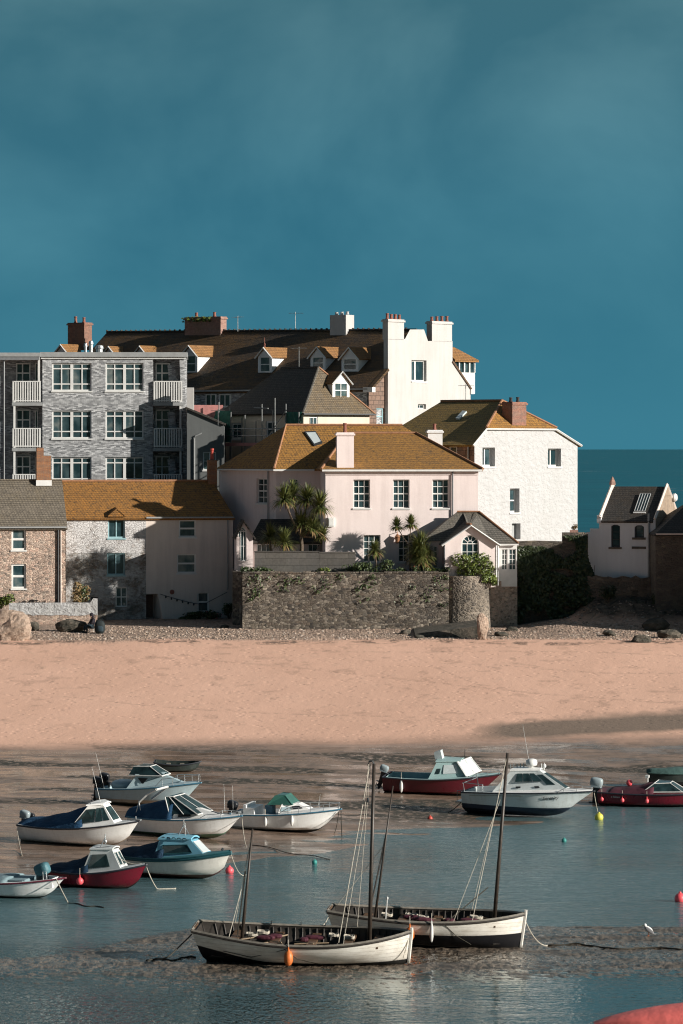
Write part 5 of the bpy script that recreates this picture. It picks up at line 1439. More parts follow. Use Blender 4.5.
# ------------------------------------------------------------------ boats
class Boat:
    """a hull lofted from stern (x=0) to bow (x=L); parts hang from its empty"""
    def __init__(s, name, label, cat, pst, pbow, py, yaw, L=None, B=None, sheer=(.8, .75, 1.05), stern=.82, rake=.35, kind='v', boot=.22,
                 mats=('gel_white', 'boot_black'), roll=0, trim=0, strip='strip_dark', group=None, full=2.3, bootf=None, zoff=0.0, trans=0.0, fore=.35, krise=.42):
        pc = ground((pst+pbow)/2, py)
        s.L = L or (pbow-pst)*pc.y/F*.985/(math.cos(R(yaw))+.14*math.sin(abs(R(yaw))))
        s.B = B or s.L*.38
        s.sh = sheer; s.stern = stern; s.rake = rake; s.kind = kind; s.full = full; s.boot = boot; s.bootf = bootf; s.trans = trans; s.fore = fore; s.krise = krise
        s.M = T(pc.x, pc.y, pc.z+zoff-.05) @ RZ(yaw) @ Matrix.Rotation(R(roll), 4, 'X') @ Matrix.Rotation(R(-trim), 4, 'Y') @ T(-s.L/2, 0, 0)
        s.root = empty(name, s.M, label, cat, group)
        n = 26; s.n = n
        rows = 9
        m = MB(); S = []
        for i in range(n+1):
            t = i/n; t = t if t < .7 else .7+.3*(1-max(0.0, 1-(t-.7)/.3)**1.35)
            S.append(s.section(t, rows))
        for side in (1, -1):
            base = len(m.v)
            m.v += [Vector((p[0], p[1]*side, p[2])) for sec in S for p in sec]
            k = rows+1
            for i in range(n):
                for j in range(rows):
                    f = (base+i*k+j, base+i*k+j+1, base+(i+1)*k+j+1, base+(i+1)*k+j)
                    m.f.append(f if side == 1 else f[::-1]); m.mi.append(1 if j < 3 else 0)
        sec = S[0]
        for j in range(rows):
            p, q = sec[j], sec[j+1]
            m.add([(p[0], -p[1], p[2]), (p[0], p[1], p[2]), (q[0], q[1], q[2]), (q[0], -q[1], q[2])], [(0, 1, 2, 3)], 1 if j < 3 else 0)
        s.hull = m.build('hull', [MT[mats[0]], MT[mats[1]]], s.root, smooth=True)
        if hasattr(s.hull.data, 'set_sharp_from_angle'): s.hull.data.set_sharp_from_angle(angle=R(38))
        if strip:
            m = MB()
            for sd_ in (1, -1): m.tube([s.gun(t, sd_, .015, -.03) for t in [i/22 for i in range(23)]], .035, 5)
            m.tube([s.gun(0, 1, 0, -.03), s.gun(0, -1, 0, -.03)], .035, 5)
            m.build('rubbing_strip', MT[strip], s.root)
    def w(s, t):
        if t < .45: return s.stern + (1-s.stern)*math.sin(t/.45*math.pi/2)
        u = min(1.0, (t-.45)/.55)
        return max(.012, (1-u**s.full)**.85)
    def zs(s, t):
        a, b, c = s.sh
        return (a*(1-t)*(.4-t)/.4 + b*t*(1-t)/.24 + c*t*(t-.4)/.6)
    def zk(s, t):
        f0 = 1-s.fore
        return 0 if t < f0 else s.sh[2]*s.krise*((t-f0)/s.fore)**2.4
    def section(s, t, rows=9):
        zk, zs, w = s.zk(t), s.zs(t), s.w(t)*s.B/2
        b = (s.bootf(t) if s.bootf else s.boot)
        zb = min(max(b, zk+.05*(zs-zk)), zk+.8*(zs-zk))
        zsl = [zk+(zb-zk)*j/3 for j in range(3)] + [zb+(zs-zb)*(j-3)/(rows-3) for j in range(3, rows+1)]
        out = []
        for z in zsl:
            h = min(1.0, max(0.0, (z-zk)/(zs-zk)))
            if s.kind == 'v':
                y = (.84*(h/.30)**.9 if h < .30 else .84+.16*((h-.30)/.70)**.8)
                y = y*(1-max(0, t-.6)*.35*(1-h))
            else:
                y = (1-(1-h)**2.2)**.55 if h < 1 else 1.0
            x = t*s.L + s.rake*(h-.5)*t**6 - s.trans*h*(1-t)**6
            out.append((x, w*y, z))
        return out
    def gun(s, t, side=1, out=0, dz=0):
        p = s.section(t)[-1]
        return Vector((p[0], side*(p[1]+out), p[2]+dz))
    def at(s, t, h, side=-1, out=.0):
        """point on the hull side: t along the length, h up the section"""
        sec = s.section(t, 40); zk, zs = s.zk(t), s.zs(t); z = zk+(zs-zk)*h
        p = min(sec, key=lambda q: abs(q[2]-z))
        return Vector((p[0], side*(p[1]+out), z))
    def deck(s, t0, t1, mat='gel_white', crown=.05, dz=-.012, name='deck'):
        m = MB(); n = 14; pts = []
        for i in range(n+1):
            t = t0+(t1-t0)*i/n
            for j in range(7):
                v = -1+2*j/6; g_ = s.gun(t, 1)
                pts.append((g_.x, g_.y*v*.985, g_.z+dz+crown*(1-v*v)))
        m.add(pts, [(i*7+j, i*7+j+1, (i+1)*7+j+1, (i+1)*7+j) for i in range(n) for j in range(6)])
        return m.build(name, MT[mat], s.root, smooth=True)
    def well(s, t0, t1, depth, mat='gel_white', side=.86, name='cockpit'):
        """open cockpit: side decks, inner walls and a floor"""
        m = MB(); n = 10; rows = []
        for i in range(n+1):
            t = t0+(t1-t0)*i/n; g_ = s.gun(t, 1); y, z = g_.y, g_.z
            rows.append([(g_.x, y*.99, z-.01), (g_.x, y*side, z), (g_.x, y*side*.93, z-depth), (g_.x, -y*side*.93, z-depth), (g_.x, -y*side, z), (g_.x, -y*.99, z-.01)])
        pts = [p for r in rows for p in r]
        m.add(pts, [(i*6+j, i*6+j+1, (i+1)*6+j+1, (i+1)*6+j) for i in range(n) for j in range(5)] + [(0, 1, 2, 3, 4, 5)])
        k = n*6; m.add([pts[k+1], pts[k+2], pts[k+3], pts[k+4]], [(0, 1, 2, 3)])
        return m.build(name, MT[mat], s.root)
    def cabin(s, x0, x1, xt0, xt1, z1, wa=.78, wf=.6, tw=.8, mat='gel_white', name='cabin', z0=None, roof=None, roofmat=None, over=.06, crown=.05):
        """six-sided cabin; returns its eight corners"""
        L_ = s.L; ta, tf = x0/L_, x1/L_
        ya, yf = s.gun(ta, 1).y*wa, s.gun(tf, 1).y*wf
        za = (s.gun(ta, 1).z-.05) if z0 is None else z0; zf = (s.gun(tf, 1).z-.05) if z0 is None else z0
        b = [Vector((x0, -ya, za)), Vector((x1, -yf, zf)), Vector((x1, yf, zf)), Vector((x0, ya, za))]
        t = [Vector((xt0, -ya*tw, z1)), Vector((xt1, -yf*tw if wf*tw > .1 else -yf, z1)), Vector((xt1, yf*tw, z1)), Vector((xt0, ya*tw, z1))]
        m = MB(); m.hexa(b, t)
        o = m.build(name, MT[mat], s.root)
        if roof is not None:
            m = MB(); e = over; n = 6; P_ = []
            for i in range(2):
                q0, q1 = (t[0], t[3]) if i == 0 else (t[1], t[2])
                for j in range(n+1):
                    v = -1+2*j/n; c = (q0+q1)/2; y = (q1.y-q0.y)/2+e
                    P_.append(Vector((c.x+(-e if i == 0 else e), v*y, z1+.003+crown*(1-v*v))))
            k = n+1
            m.add(P_ + [Vector((p.x, p.y, p.z+roof)) for p in P_], [(j, j+1, k+j+1, k+j) for j in range(n)] + [(2*k+j, 2*k+j+1, 3*k+j+1, 3*k+j) for j in range(n)] +
                  [(j, j+1, 2*k+j+1, 2*k+j) for j in range(n)] + [(k+j, k+j+1, 3*k+j+1, 3*k+j) for j in range(n)] + [(0, k, 3*k, 2*k), (n, k+n, 3*k+n, 2*k+n)])
            m.build('cabin_roof', MT[roofmat or mat], s.root)
        return o, b, t
    def pane(s, cab, face, u0, u1, v0, v1, mat='screen', skew=(0, 0), name='cabin_window', frame=None):
        """a window set on a cabin face: near, far, front"""
        o, b, t = cab
        q = {'near': (b[0], b[1], t[1], t[0]), 'far': (b[3], b[2], t[2], t[3]), 'front': (b[1], b[2], t[2], t[1])}[face]
        f = lambda u, v: q[0].lerp(q[1], u).lerp(q[3].lerp(q[2], u), v)
        nv = (q[1]-q[0]).cross(q[3]-q[0]).normalized()
        if face == 'far': nv = -nv
        c = [f(u0+skew[0], v0), f(u1, v0), f(u1+skew[1], v1), f(u0, v1)]
        m = MB(); m.hexa([p-nv*.01 for p in c], [p+nv*.014 for p in c]); w = m.build(name, MT[mat], o)
        if frame:
            m = MB(); m.tube([p+nv*.012 for p in c]+[c[0]+nv*.012], .022, 4); m.build('window_frame', MT[frame], o)
        return w
    def cover(s, t0, t1, h0, h1, mat='navy', w1=None, top=.0, name='canvas_cover', sag=.05, wtop=.12):
        """canvas stretched from the gunwales up to a ridge"""
        m = MB(); n = 12; k = 9; pts = []
        for i in range(n+1):
            f = i/n; t = t0+(t1-t0)*f; g_ = s.gun(t, 1, .03, -.07); h = h0+(h1-h0)*f - sag*math.sin(f*math.pi) + .02*math.sin(f*17)
            for j in range(k):
                v = -1+2*j/(k-1); a = abs(v)
                prof = 0 if a > .995 else (1-max(0, (a-wtop)/(1-wtop))**1.02)
                pts.append((g_.x, g_.y*v, g_.z+.10*(1-(a > .99)) + prof*h))
        m.add(pts, [(i*k+j, i*k+j+1, (i+1)*k+j+1, (i+1)*k+j) for i in range(n) for j in range(k-1)] + [tuple(range(k)), tuple(n*k+j for j in range(k))])
        return m.build(name, MT[mat], s.root, smooth=True)
    def rail(s, pts, r=.018, mat='steel', name='handrail', posts=()):
        m = MB(); m.tube(pts, r, 5)
        for a, b in posts: m.tube([a, b], r*.85, 5)
        return m.build(name, MT[mat], s.root)
    def bow_rail(s, t0, h=.32, n=4, inset=.05):
        P_ = [i/10 for i in range(11)]
        side = lambda sg: [s.gun(t0+(.985-t0)*u, sg, -inset*(1 if s.gun(t0+(.985-t0)*u, 1).y > inset*2 else .3), h*min(1, u*5+.02)) for u in P_]
        pts = side(-1) + side(1)[::-1]
        posts = []
        for sg in (-1, 1):
            for i in range(n):
                u = .2+.8*i/(n-1) if n > 1 else .5; t = t0+(.985-t0)*u; y = -inset if s.gun(t, 1).y > inset*2 else -inset*.3
                posts.append((s.gun(t, sg, y, 0), s.gun(t, sg, y, h)))
        return s.rail(pts, .016, 'steel', 'bow_rail', posts)
    def outboard(s, y=0, sc=1.0, cowl='cowl_black', tilt=25, dz=0, leg='cowl_black'):
        c = s.gun(0, 1); base = Vector((-.12*sc-s.trans, y, c.z+dz))
        M_ = Matrix.Translation(base) @ Matrix.Rotation(R(tilt), 4, 'Y')
        m = MB(M_); m.ell((-.10*sc, 0, .33*sc), .28*sc, .17*sc, .20*sc, 16, 10, .6); m.box(-.30*sc, .12*sc, -.17*sc, .17*sc, .12*sc, .18*sc)
        o = m.build('outboard_motor', MT[cowl], s.root, smooth=True)
        o.data.set_sharp_from_angle(angle=R(40))
        m = MB(M_); m.hexa([(-.16*sc, -.06*sc, -.75*sc), (.06*sc, -.04*sc, -.75*sc), (.06*sc, .04*sc, -.75*sc), (-.16*sc, .06*sc, -.75*sc)], [(-.2*sc, -.11*sc, .13*sc), (.1*sc, -.11*sc, .13*sc), (.1*sc, .11*sc, .13*sc), (-.2*sc, .11*sc, .13*sc)])
        m.box(-.32*sc, .14*sc, -.11*sc, .11*sc, -.57*sc, -.54*sc); m.ell((-.06*sc, 0, -.78*sc), .20*sc, .06*sc, .06*sc, 10, 6)
        m.hexa([(-.10*sc, -.015, -1.0*sc), (.02*sc, -.015, -1.0*sc), (.02*sc, .015, -1.0*sc), (-.10*sc, .015, -1.0*sc)], [(-.12*sc, -.02, -.8*sc), (.06*sc, -.02, -.8*sc), (.06*sc, .02, -.8*sc), (-.12*sc, .02, -.8*sc)])
        m.box(.08*sc, .26*sc, -.12*sc, .12*sc, -.18*sc, .10*sc)
        m.build('outboard_leg', MT[leg], o)
        m = MB(M_); 
        for a in (0, 120, 240): m.ell((-.27*sc, .08*sc*math.cos(R(a)), -.78*sc+.08*sc*math.sin(R(a))), .015, .05*sc, .05*sc, 8, 5)
        m.build('propeller', MT['cowl_grey'], o)
        return o
    def part(s, mb, name, mat, parent=None, smooth=False):
        return mb.build(name, MT[mat], parent or s.root, smooth)
    def text(s, body, t, h, size, mat='boot_black', slant=0.0):
        cu = bpy.data.curves.new('lettering', 'FONT'); cu.body = body; cu.size = size; cu.extrude = .004; cu.shear = slant
        cu.materials.append(MT[mat])
        tmp = bpy.data.objects.new('lettering_curve', cu)
        COL.objects.link(tmp); dg = bpy.context.evaluated_depsgraph_get()
        lm = bpy.data.meshes.new_from_object(tmp.evaluated_get(dg)); bpy.data.objects.remove(tmp)
        o = bpy.data.objects.new('lettering', lm); COL.objects.link(o); o.parent = s.hull
        p0 = s.at(t, h, -1, .0); p1 = s.at(t+.08, h, -1, .0); pu = s.at(t, min(1, h+.25), -1, .0)
        ex = (p1-p0).normalized(); up = (pu-p0).normalized(); nz = ex.cross(up).normalized(); up = nz.cross(ex)
        Mx = Matrix((ex, up, nz)).transposed().to_4x4(); Mx.translation = p0 + nz*.03
        o.matrix_local = Mx
        return o
    def world(s, p): return s.M @ Vector(p)
def fender(p, h, r, mat, label, cat='fender', name='fender', group=None):
    m = MB(); m.lathe([(.02, h*.5+.1), (.03, h*.5), (r*.7, h*.38), (r, h*.15), (r, -h*.2), (r*.6, -h*.42), (.02, -h*.5)], (0, 0, 0), 12)
    o = m.build(name, MT[mat], None, smooth=True); o.location = p; tag(o, label, cat, group)
    c = MB(); c.tube([(0, 0, h*.5), (0, .03, h*.5+.35)], .012, 5); c.build('lanyard', MT['rope'], o)
    return o
def buoy(px, py, r, mat, label, lift=.55, name='buoy'):
    c = ground(px, py); z = max(c.z, 0)
    m = MB(); m.ell((0, 0, 0), r, r, r, 16, 10); m.lathe([(r*.28, r*.85), (r*.25, r*1.15), (r*.12, r*1.25)], (0, 0, 0), 8)
    o = m.build(name, MT[mat], None, smooth=True); o.location = (c.x, c.y, z+r*lift); return tag(o, label, 'buoy')
def rope(p0, p1, sag, r=.016, mat='rope', label='', n=14, name='mooring_rope', floor=True, wig=0):
    pts = []
    for i in range(n+1):
        t = i/n; q = Vector(p0).lerp(Vector(p1), t); q.z -= sag*4*t*(1-t)
        if wig: q.y += wig*math.sin(t*9)*t*(1-t)*4; 
        if floor: q.z = max(q.z, max(hz(q.x, q.y), 0)+r*.6)
        pts.append(q)
    m = MB(); m.tube(pts, r, 5); o = m.build(name, MT[mat], None, smooth=True)
    return tag(o, label, 'rope')

# ---- two open luggers lying on the sand bar
def lugger(label, pst, pbow, py, yaw, sheer, roll, trim, bootf, masts, seed):
    b = Boat('sailing_lugger', label, 'sailing boat', pst, pbow, py, yaw, sheer=sheer, stern=.5, rake=.12, kind='r', mats=('lugger_hull', 'boot_black'), roll=roll, trim=trim, strip='wood_dark', bootf=bootf, full=2.6, trans=.38, fore=.10, krise=.10, group='open wooden luggers aground on the sand bar')
    m = MB(); n = 24; k = 8; pts = []
    for i in range(n+1):
        t = .012+.965*i/n; sec = b.section(t, 18); zk, zs = b.zk(t), b.zs(t)
        for j in range(k):
            h = .16+.84*j/(k-1); z = zk+(zs-zk)*h; p = min(sec, key=lambda q: abs(q[2]-z))
            pts.append((p[0], max(0.004, p[1]-.055), z-(.012 if j == k-1 else 0)))
    for sg in (1, -1): m.add([(x, y*sg, z) for x, y, z in pts], [(i*k+j, i*k+j+1, (i+1)*k+j+1, (i+1)*k+j) for i in range(n) for j in range(k-1)])
    m.add([(x, y, z) for x, y, z in pts[::k]] + [(x, -y, z) for x, y, z in pts[::k]], [(i, i+1, n+1+i+1, n+1+i) for i in range(n)])
    m.add([pts[j] for j in range(k)] + [(x, -y, z) for x, y, z in pts[:k][::-1]], [tuple(range(2*k))])
    b.part(m, 'interior', 'wood_dark', smooth=False)
    m = MB()
    for sg in (1, -1):
        P_ = [b.gun(t/26, sg, -.03, .012) for t in range(27)]
        m.tube(P_, .05, 4)
    m.tube([b.gun(0, 1, -.03, .012), b.gun(0, -1, -.03, .012)], .05, 4)
    b.part(m, 'gunwale', 'wood_grey')
    for t in (.16, .34, .52, .70, .84):
        g_ = b.gun(t, 1); m = MB(); m.box(g_.x-.14, g_.x+.14, -g_.y*.93, g_.y*.93, g_.z-.26, g_.z-.20); b.part(m, 'thwart', 'wood_brown')
    m = MB()
    for i in range(26):
        t = .06+.88*i/25; sec = [q for q in b.section(t, 18)]
        for sg in (1, -1): m.tube([(q[0], sg*max(0.01, q[1]-.075), q[2]) for q in sec[5::3]], .02, 4)
    b.part(m, 'frames', 'wood_dark')
    # sternpost rudder head and stem
    m = MB(); s1 = b.section(1.0); m.tube([(q[0]+.03, 0, q[2]) for q in s1] + [(s1[-1][0]+.03, 0, s1[-1][2]+.14)], .055, 5); b.part(m, 'stem', 'gel_cream')
    m = MB(); g0 = b.gun(0, 1); m.box(g0.x-.05, g0.x+.05, -.3, .3, g0.z-.02, g0.z+.05)
    b.part(m, 'stern_board', 'wood_brown')
    rr = random.Random(seed)
    m = MB()
    for i in range(9):
        t = rr.uniform(.2, .85); g_ = b.gun(t, 1); x = g_.x; y = rr.uniform(-.5, .5)*g_.y; z = b.zs(t)-.22
        a = rr.uniform(-.3, .3); l = rr.uniform(.5, 1.3); m.tube([(x-l/2, y-a, z), (x+l/2, y+a, z+.02)], .025, 5)
    b.part(m, 'oars', 'wood_light')
    m = MB()
    for i in range(5):
        t = rr.uniform(.15, .8); g_ = b.gun(t, 1); c = Vector((g_.x, rr.uniform(.1, .6)*g_.y, g_.z-.16)); q = rr.uniform(.12, .22)
        for j in range(3): m.tube([c+Vector((q*math.cos(a_*.7), q*.7*math.sin(a_*.7), .03*j+.02*math.sin(a_*2.1))) for a_ in range(10)], .02, 4)
    b.part(m, 'coiled_ropes', 'rope')
    m = MB()
    for i in range(4):
        t = rr.uniform(.2, .75); g_ = b.gun(t, 1); m.ell((g_.x, rr.uniform(-.3, .5)*g_.y, g_.z-.16), rr.uniform(.15, .4), .14, .08, 10, 6, .8)
    b.part(m, 'stowed_canvas', 'maroon_canvas')
    return b
g = G('clinker_planks')
wv = g.n('ShaderNodeTexWave', wave_type='BANDS', bands_direction='Z', wave_profile='SAW'); wv.inputs['Scale'].default_value = 2.3; wv.inputs['Distortion'].default_value = .15; wv.inputs['Detail'].default_value = 1; g.l(g.tc.outputs['Object'], wv.inputs['Vector'])
dn = g.noise(g.vec((.8, 2, 2.2)), 1.6, 5, .65)
cl = g.mix(g.ramp(dn, [(.42, 0.0), (.72, .55)]), (.80, .77, .70), (.40, .34, .26))
cl = g.mix(g.ramp(wv.outputs['Fac'], [(0, .55), (.12, 0.0)]), cl, (.20, .17, .13))
MT['lugger_hull'] = g.done(cl, .42, g.bump(wv.outputs['Fac'], .02))
MT['wood_grey'] = plain('weathered_gunwale', (.20, .18, .15), .6, .3, 6)
MT['wood_light'] = plain('pale_spar', (.30, .22, .14), .6, .3, 6)
def mastline(b, t, base_dz, toppx, r0, r1, dy=0):
    """mast from a thwart to the pixel its head reaches, leaning as the boat lies"""
    g_ = b.gun(t, 1); p0 = Vector((g_.x, dy, g_.z-base_dz)); w0 = b.world(p0)
    w1 = at(toppx[0], toppx[1], w0.y)
    p1 = b.M.inverted() @ w1
    m = MB(); m.tube([p0, p0.lerp(p1, .5), p1], r0, 10, r1); o = m.build('mast', MT['mast_wood'], b.root, smooth=True)
    return o, p0, p1
MT['mast_wood'] = plain('dark_mast_wood', (.045, .034, .026), .45, .35, 5)
def line(b, pts, r=.009, mat='rope', name='halyard'):
    m = MB(); m.tube(pts, r, 4); return m.build(name, MT[mat], b.root)

A_ = lugger('nearest white lugger with dark open inside and black bottom on the sand', 203, 413, 962, -9, (1.18, .92, 1.16), 8.5, -.3, lambda t: max(.25, .70-1.5*t), None, 1)
o, f0, f1 = mastline(A_, .80, .7, (374, 764), .075, .055)
o2, z0, z1 = mastline(A_, .185, .6, (252.5, 829), .065, .030)
m = MB(); m.tube([f1, f1+Vector((-.05, 0, .10)), f1+Vector((-.16, 0, .08)), f1+Vector((-.2, 0, -.05))], .03, 6); m.build('mast_iron', MT['iron'], o)
ga = A_.gun(.70, -1, -.05); 
line(A_, [f1+Vector((-.18, -.02, 0)), f1.lerp(ga, .3)+Vector((-.02, 0, 0)), ga]); line(A_, [f1+Vector((-.12, .02, 0)), A_.gun(.72, 1, -.05)]); line(A_, [f1+Vector((-.15, 0, -.05)), A_.gun(.67, -1, -.05)+Vector((0, .4, 0))], .014)
m = MB(); c = f1.lerp(ga, .20); m.ell(c, .05, .05, .09, 8, 6); m.build('pulley_block', MT['iron'], o)
line(A_, [z1.lerp(z0, .05), z1.lerp(z0, .5)+Vector((-.18, 0, 0)), A_.gun(.155, -1, -.05)], .012); line(A_, [z1, A_.gun(.14, 1, -.05)])
line(A_, [z1.lerp(z0, .35)+Vector((-.1, 0, 0)), z0+Vector((-.16, 0, .1))], .022, 'rope_dark')
line(A_, [A_.at(.42, .9, -1, .02), A_.at(.48, .5, -1, .04), A_.at(.62, .15, -1, .04), A_.at(.72, .1, -1, .04)], .012, 'rope_dark', 'hanging_line')
line(A_, [A_.at(.12, .55, -1, .03), A_.at(.25, .45, -1, .03), A_.at(.42, .88, -1, .03)], .012, 'rope_dark', 'hanging_line')
m = MB()
for t in (.30, .44, .56): g_ = A_.gun(t, 1, -.05); m.tube([g_, g_+Vector((0, 0, .16))], .014, 5)
A_.part(m, 'rowlocks', 'iron')
p = A_.world(A_.at(.44, .60, -1, .16)); fender((p.x, p.y-.02, p.z), .52, .145, 'fender_orange', 'orange fender hanging on the side of the nearest lugger')

B_ = lugger('second white lugger lying behind the nearest one with sloping black keel', 336, 524, 945, -9, (1.06, 1.02, 1.36), 5, -3.2, lambda t: .52+.20*t, None, 2)
o, f0, f1 = mastline(B_, .84, .6, (507.5, 753), .075, .050)
o2, z0, z1 = mastline(B_, .20, .6, (393, 786), .05, .022)
ga = B_.gun(.80, -1, -.05)
line(B_, [f1, B_.gun(.74, -1, -.05)], .013); line(B_, [f1.lerp(f0, .04), B_.gun(.70, 1, -.05)]); line(B_, [f1.lerp(f0, .25)+Vector((-.1, 0, 0)), B_.gun(.64, -1, -.05)])
line(B_, [f1.lerp(f0, .75)+Vector((-.3, 0, 0)), B_.gun(.60, -1, -.05)], .022, 'rope_dark')
line(B_, [z1.lerp(z0, .4), B_.gun(.02, 1, -.05)])
line(B_, [z1.lerp(z0, .3), z0+Vector((-.25, 0, 0))], .026, 'mast_wood', 'furled_yard')
m = MB(); g_ = B_.gun(.28, -1, -.05); m.tube([g_, g_+Vector((.03, 0, .72))], .022, 5); m.ell(g_+Vector((.03, 0, .76)), .04, .04, .06, 8, 5); B_.part(m, 'marker_post', 'strip_white')
line(B_, [B_.at(.60, .95, -1, .02), B_.at(.66, .6, -1, .03), B_.at(.74, .3, -1, .03)], .012, 'rope_dark', 'hanging_line')
p = B_.world(B_.at(.415, .80, -1, .17)); fender((p.x, p.y, p.z-.15), .50, .15, 'fender_orange', 'orange fender on the second lugger above the nearest lugger\'s bow')
p = B_.world(B_.at(.53, .80, -1, .09)); fender((p.x, p.y, p.z-.1), .62, .065, 'strip_white', 'thin white fender on the side of the second lugger')

# ---- cabin boats at their moorings
def ant(b, p, h, lean=0, r=.011):
    m = MB(); p = Vector(p); m.tube([p, p+Vector((lean, 0, h))], r, 5, r*.5); return b.part(m, 'aerial', 'strip_white')
# white cabin boat with long navy cover
b = Boat('cabin_boat', 'white cabin boat with navy cover over its stern and raking side windows', 'motor boat', 21, 142, 844, -29, sheer=(.92, .88, 1.20), boot=.12, mats=('gel_white', 'boot_tan'), roll=5, strip='strip_dark', rake=.55)
b1 = b; L_ = b.L
b.deck(.0, .99)
cab = b.cabin(L_*.50, L_*.86, L_*.66, L_*.75, 1.84, .86, .55, .78, roof=.05)
b.pane(cab, 'near', .10, .52, .22, .84, skew=(-.04, .0)); b.pane(cab, 'near', .56, .74, .22, .86); b.pane(cab, 'near', .77, .93, .24, .86)
b.pane(cab, 'far', .10, .52, .22, .84); b.pane(cab, 'front', .08, .48, .2, .86); b.pane(cab, 'front', .52, .92, .2, .86)
b.cover(.0, .60, .10, .80, 'navy', wtop=.22, sag=.06)
b.outboard(0, .85, 'cowl_grey', 14, .0); b.outboard(.42, .6, 'cowl_black', 14, -.05)
m = MB(); g_ = b.gun(.99, 1); m.box(g_.x-.35, g_.x+.14, -.07, .07, g_.z, g_.z+.06); m.tube([(g_.x-.1, 0, g_.z), (g_.x-.1, 0, g_.z+.18)], .03, 6); b.part(m, 'bow_fitting', 'steel')
b.rail([cab[2][0]+Vector((.05, .1, .10)), cab[2][1]+Vector((-.05, .08, .10))], .018, 'steel', 'roof_rail', [(cab[2][0]+Vector((.1, .1, .03)), cab[2][0]+Vector((.1, .1, .10))), (cab[2][1]+Vector((-.1, .08, .03)), cab[2][1]+Vector((-.1, .08, .10)))])
ant(b, cab[2][0].lerp(cab[2][3], .5)+Vector((.2, 0, .05)), 1.5, -.35)

# white sports boat with navy cover and tall raked screen
b = Boat('sports_boat', 'white sports boat with navy canopy, blue stripe and big sloping windscreen', 'motor boat', 131, 242, 836.5, -31, sheer=(.95, .92, 1.12), boot=.30, mats=('gel_white', 'boot_green'), roll=4, strip='strip_blue', rake=.7)
b3 = b; L_ = b.L
b.deck(.0, .99, crown=.06)
cab = b.cabin(L_*.44, L_*.93, L_*.50, L_*.66, 1.34, .80, .40, .80, name='foredeck_cabin')
b.pane(cab, 'front', .25, .75, .25, .62, 'cowl_black', name='deck_hatch'); b.pane(cab, 'near', .12, .40, .25, .6, 'cowl_black')
sc_ = b.cabin(L_*.44, L_*.70, L_*.38, L_*.44, 1.85, .84, .72, .78, 'screen', 'windscreen', z0=1.15)
t = sc_[2]; q = sc_[1]
m = MB(); m.tube([q[0], t[0], t[1], q[1]], .028, 5); m.tube([q[3], t[3], t[2], q[2]], .028, 5); m.tube([t[1], t[2]], .03, 5); m.tube([q[1], q[2]], .03, 5); m.tube([(q[1]+q[2])/2, (t[1]+t[2])/2], .025, 5); m.tube([q[0].lerp(q[1], .5), t[0].lerp(t[1], .5)], .02, 5); b.part(m, 'windscreen_frame', 'strip_white', sc_[0])
b.cover(-.02, .46, .25, .78, 'navy', wtop=.55, sag=-.05)
m = MB(); p0, p1 = Vector((L_*.10, -.55, 1.55)), Vector((L_*.27, -.45, 2.12)); m.tube([p0, p0.lerp(p1, .5)+Vector((-.05, 0, .05)), p1], .055, 6); m.tube([p0+Vector((0, 1.0, 0)), p1+Vector((0, .9, 0))], .055, 6); m.tube([p1, p1+Vector((0, .9, 0))], .05, 6)
for x in (-.1, .25): m.tube([p0+Vector((0, 0, 0)), Vector((p0.x+x, -.75, .93))], .02, 5)
b.part(m, 'folded_canopy_arm', 'strip_white')
m = MB(); m.box(-.35, .05, -.25, .25, .2, .75); b.part(m, 'stern_drive_cover', 'navy')
b.bow_rail(.72, .16, 3)
ant(b, (L_*.86, .3, 1.2), 1.2)

# pale sports cruiser further up the sand
MT['gel_palewhite'] = gel('pale_blue_white_gelcoat', (.40, .52, .56), .3)
b = Boat('sports_cruiser', 'pale sports cruiser with low wrap windscreen and two black outboards on the upper sand', 'motor boat', 98, 200, 805.5, -27, sheer=(.86, .95, 1.25), boot=.42, mats=('gel_palewhite', 'boot_tan'), roll=4, strip='strip_blue', rake=.75)
b2 = b; L_ = b.L
b.deck(.35, .99, 'gel_palewhite', .08); b.well(.02, .36, .35, 'gel_palewhite')
cab = b.cabin(L_*.34, L_*.93, L_*.44, L_*.68, 1.55, .82, .35, .70, 'gel_palewhite', crown=.08, roof=.02)
m = MB(); q = cab[1]; t = cab[2]; c = q[0].lerp(q[1], .28).lerp(t[0].lerp(t[1], .2), .55); nv = Vector((0, -1, .3)).normalized()*.02
m.hexa([c+Vector((-.22, -.01, .12)), c+Vector((.32, -.01, .12)), c+Vector((.06, -.03, -.14)), c+Vector((.0, -.03, -.14))], [p_+nv*1.5 for p_ in (c+Vector((-.22, -.01, .12)), c+Vector((.32, -.01, .12)), c+Vector((.06, -.03, -.14)), c+Vector((.0, -.03, -.14)))]); b.part(m, 'cabin_window', 'cowl_black', cab[0])
ws_ = b.cabin(L_*.36, L_*.70, L_*.40, L_*.56, 1.92, .66, .50, .72, 'screen', 'windscreen', z0=1.52)
m = MB(); q, t = ws_[1], ws_[2]; m.tube([t[0], t[1], t[2], t[3]], .025, 5); m.tube([q[0], q[1], q[2], q[3]], .03, 5); m.tube([q[1], t[1]], .02, 5); m.tube([q[2], t[2]], .02, 5); b.part(m, 'windscreen_frame', 'strip_white', ws_[0])
m = MB(); m.ell((L_*.22, 0, 1.0), .5, .55, .22, 12, 6, .7); b.part(m, 'seat_cushions', 'gel_palewhite', smooth=True)
b.outboard(-.25, .85, 'cowl_black', 12, .02); b.outboard(.42, .9, 'cowl_black', 10, .08)
b.bow_rail(.66, .34, 4)
ant(b, (L_*.10, -.7, .85), 1.7, -.4)

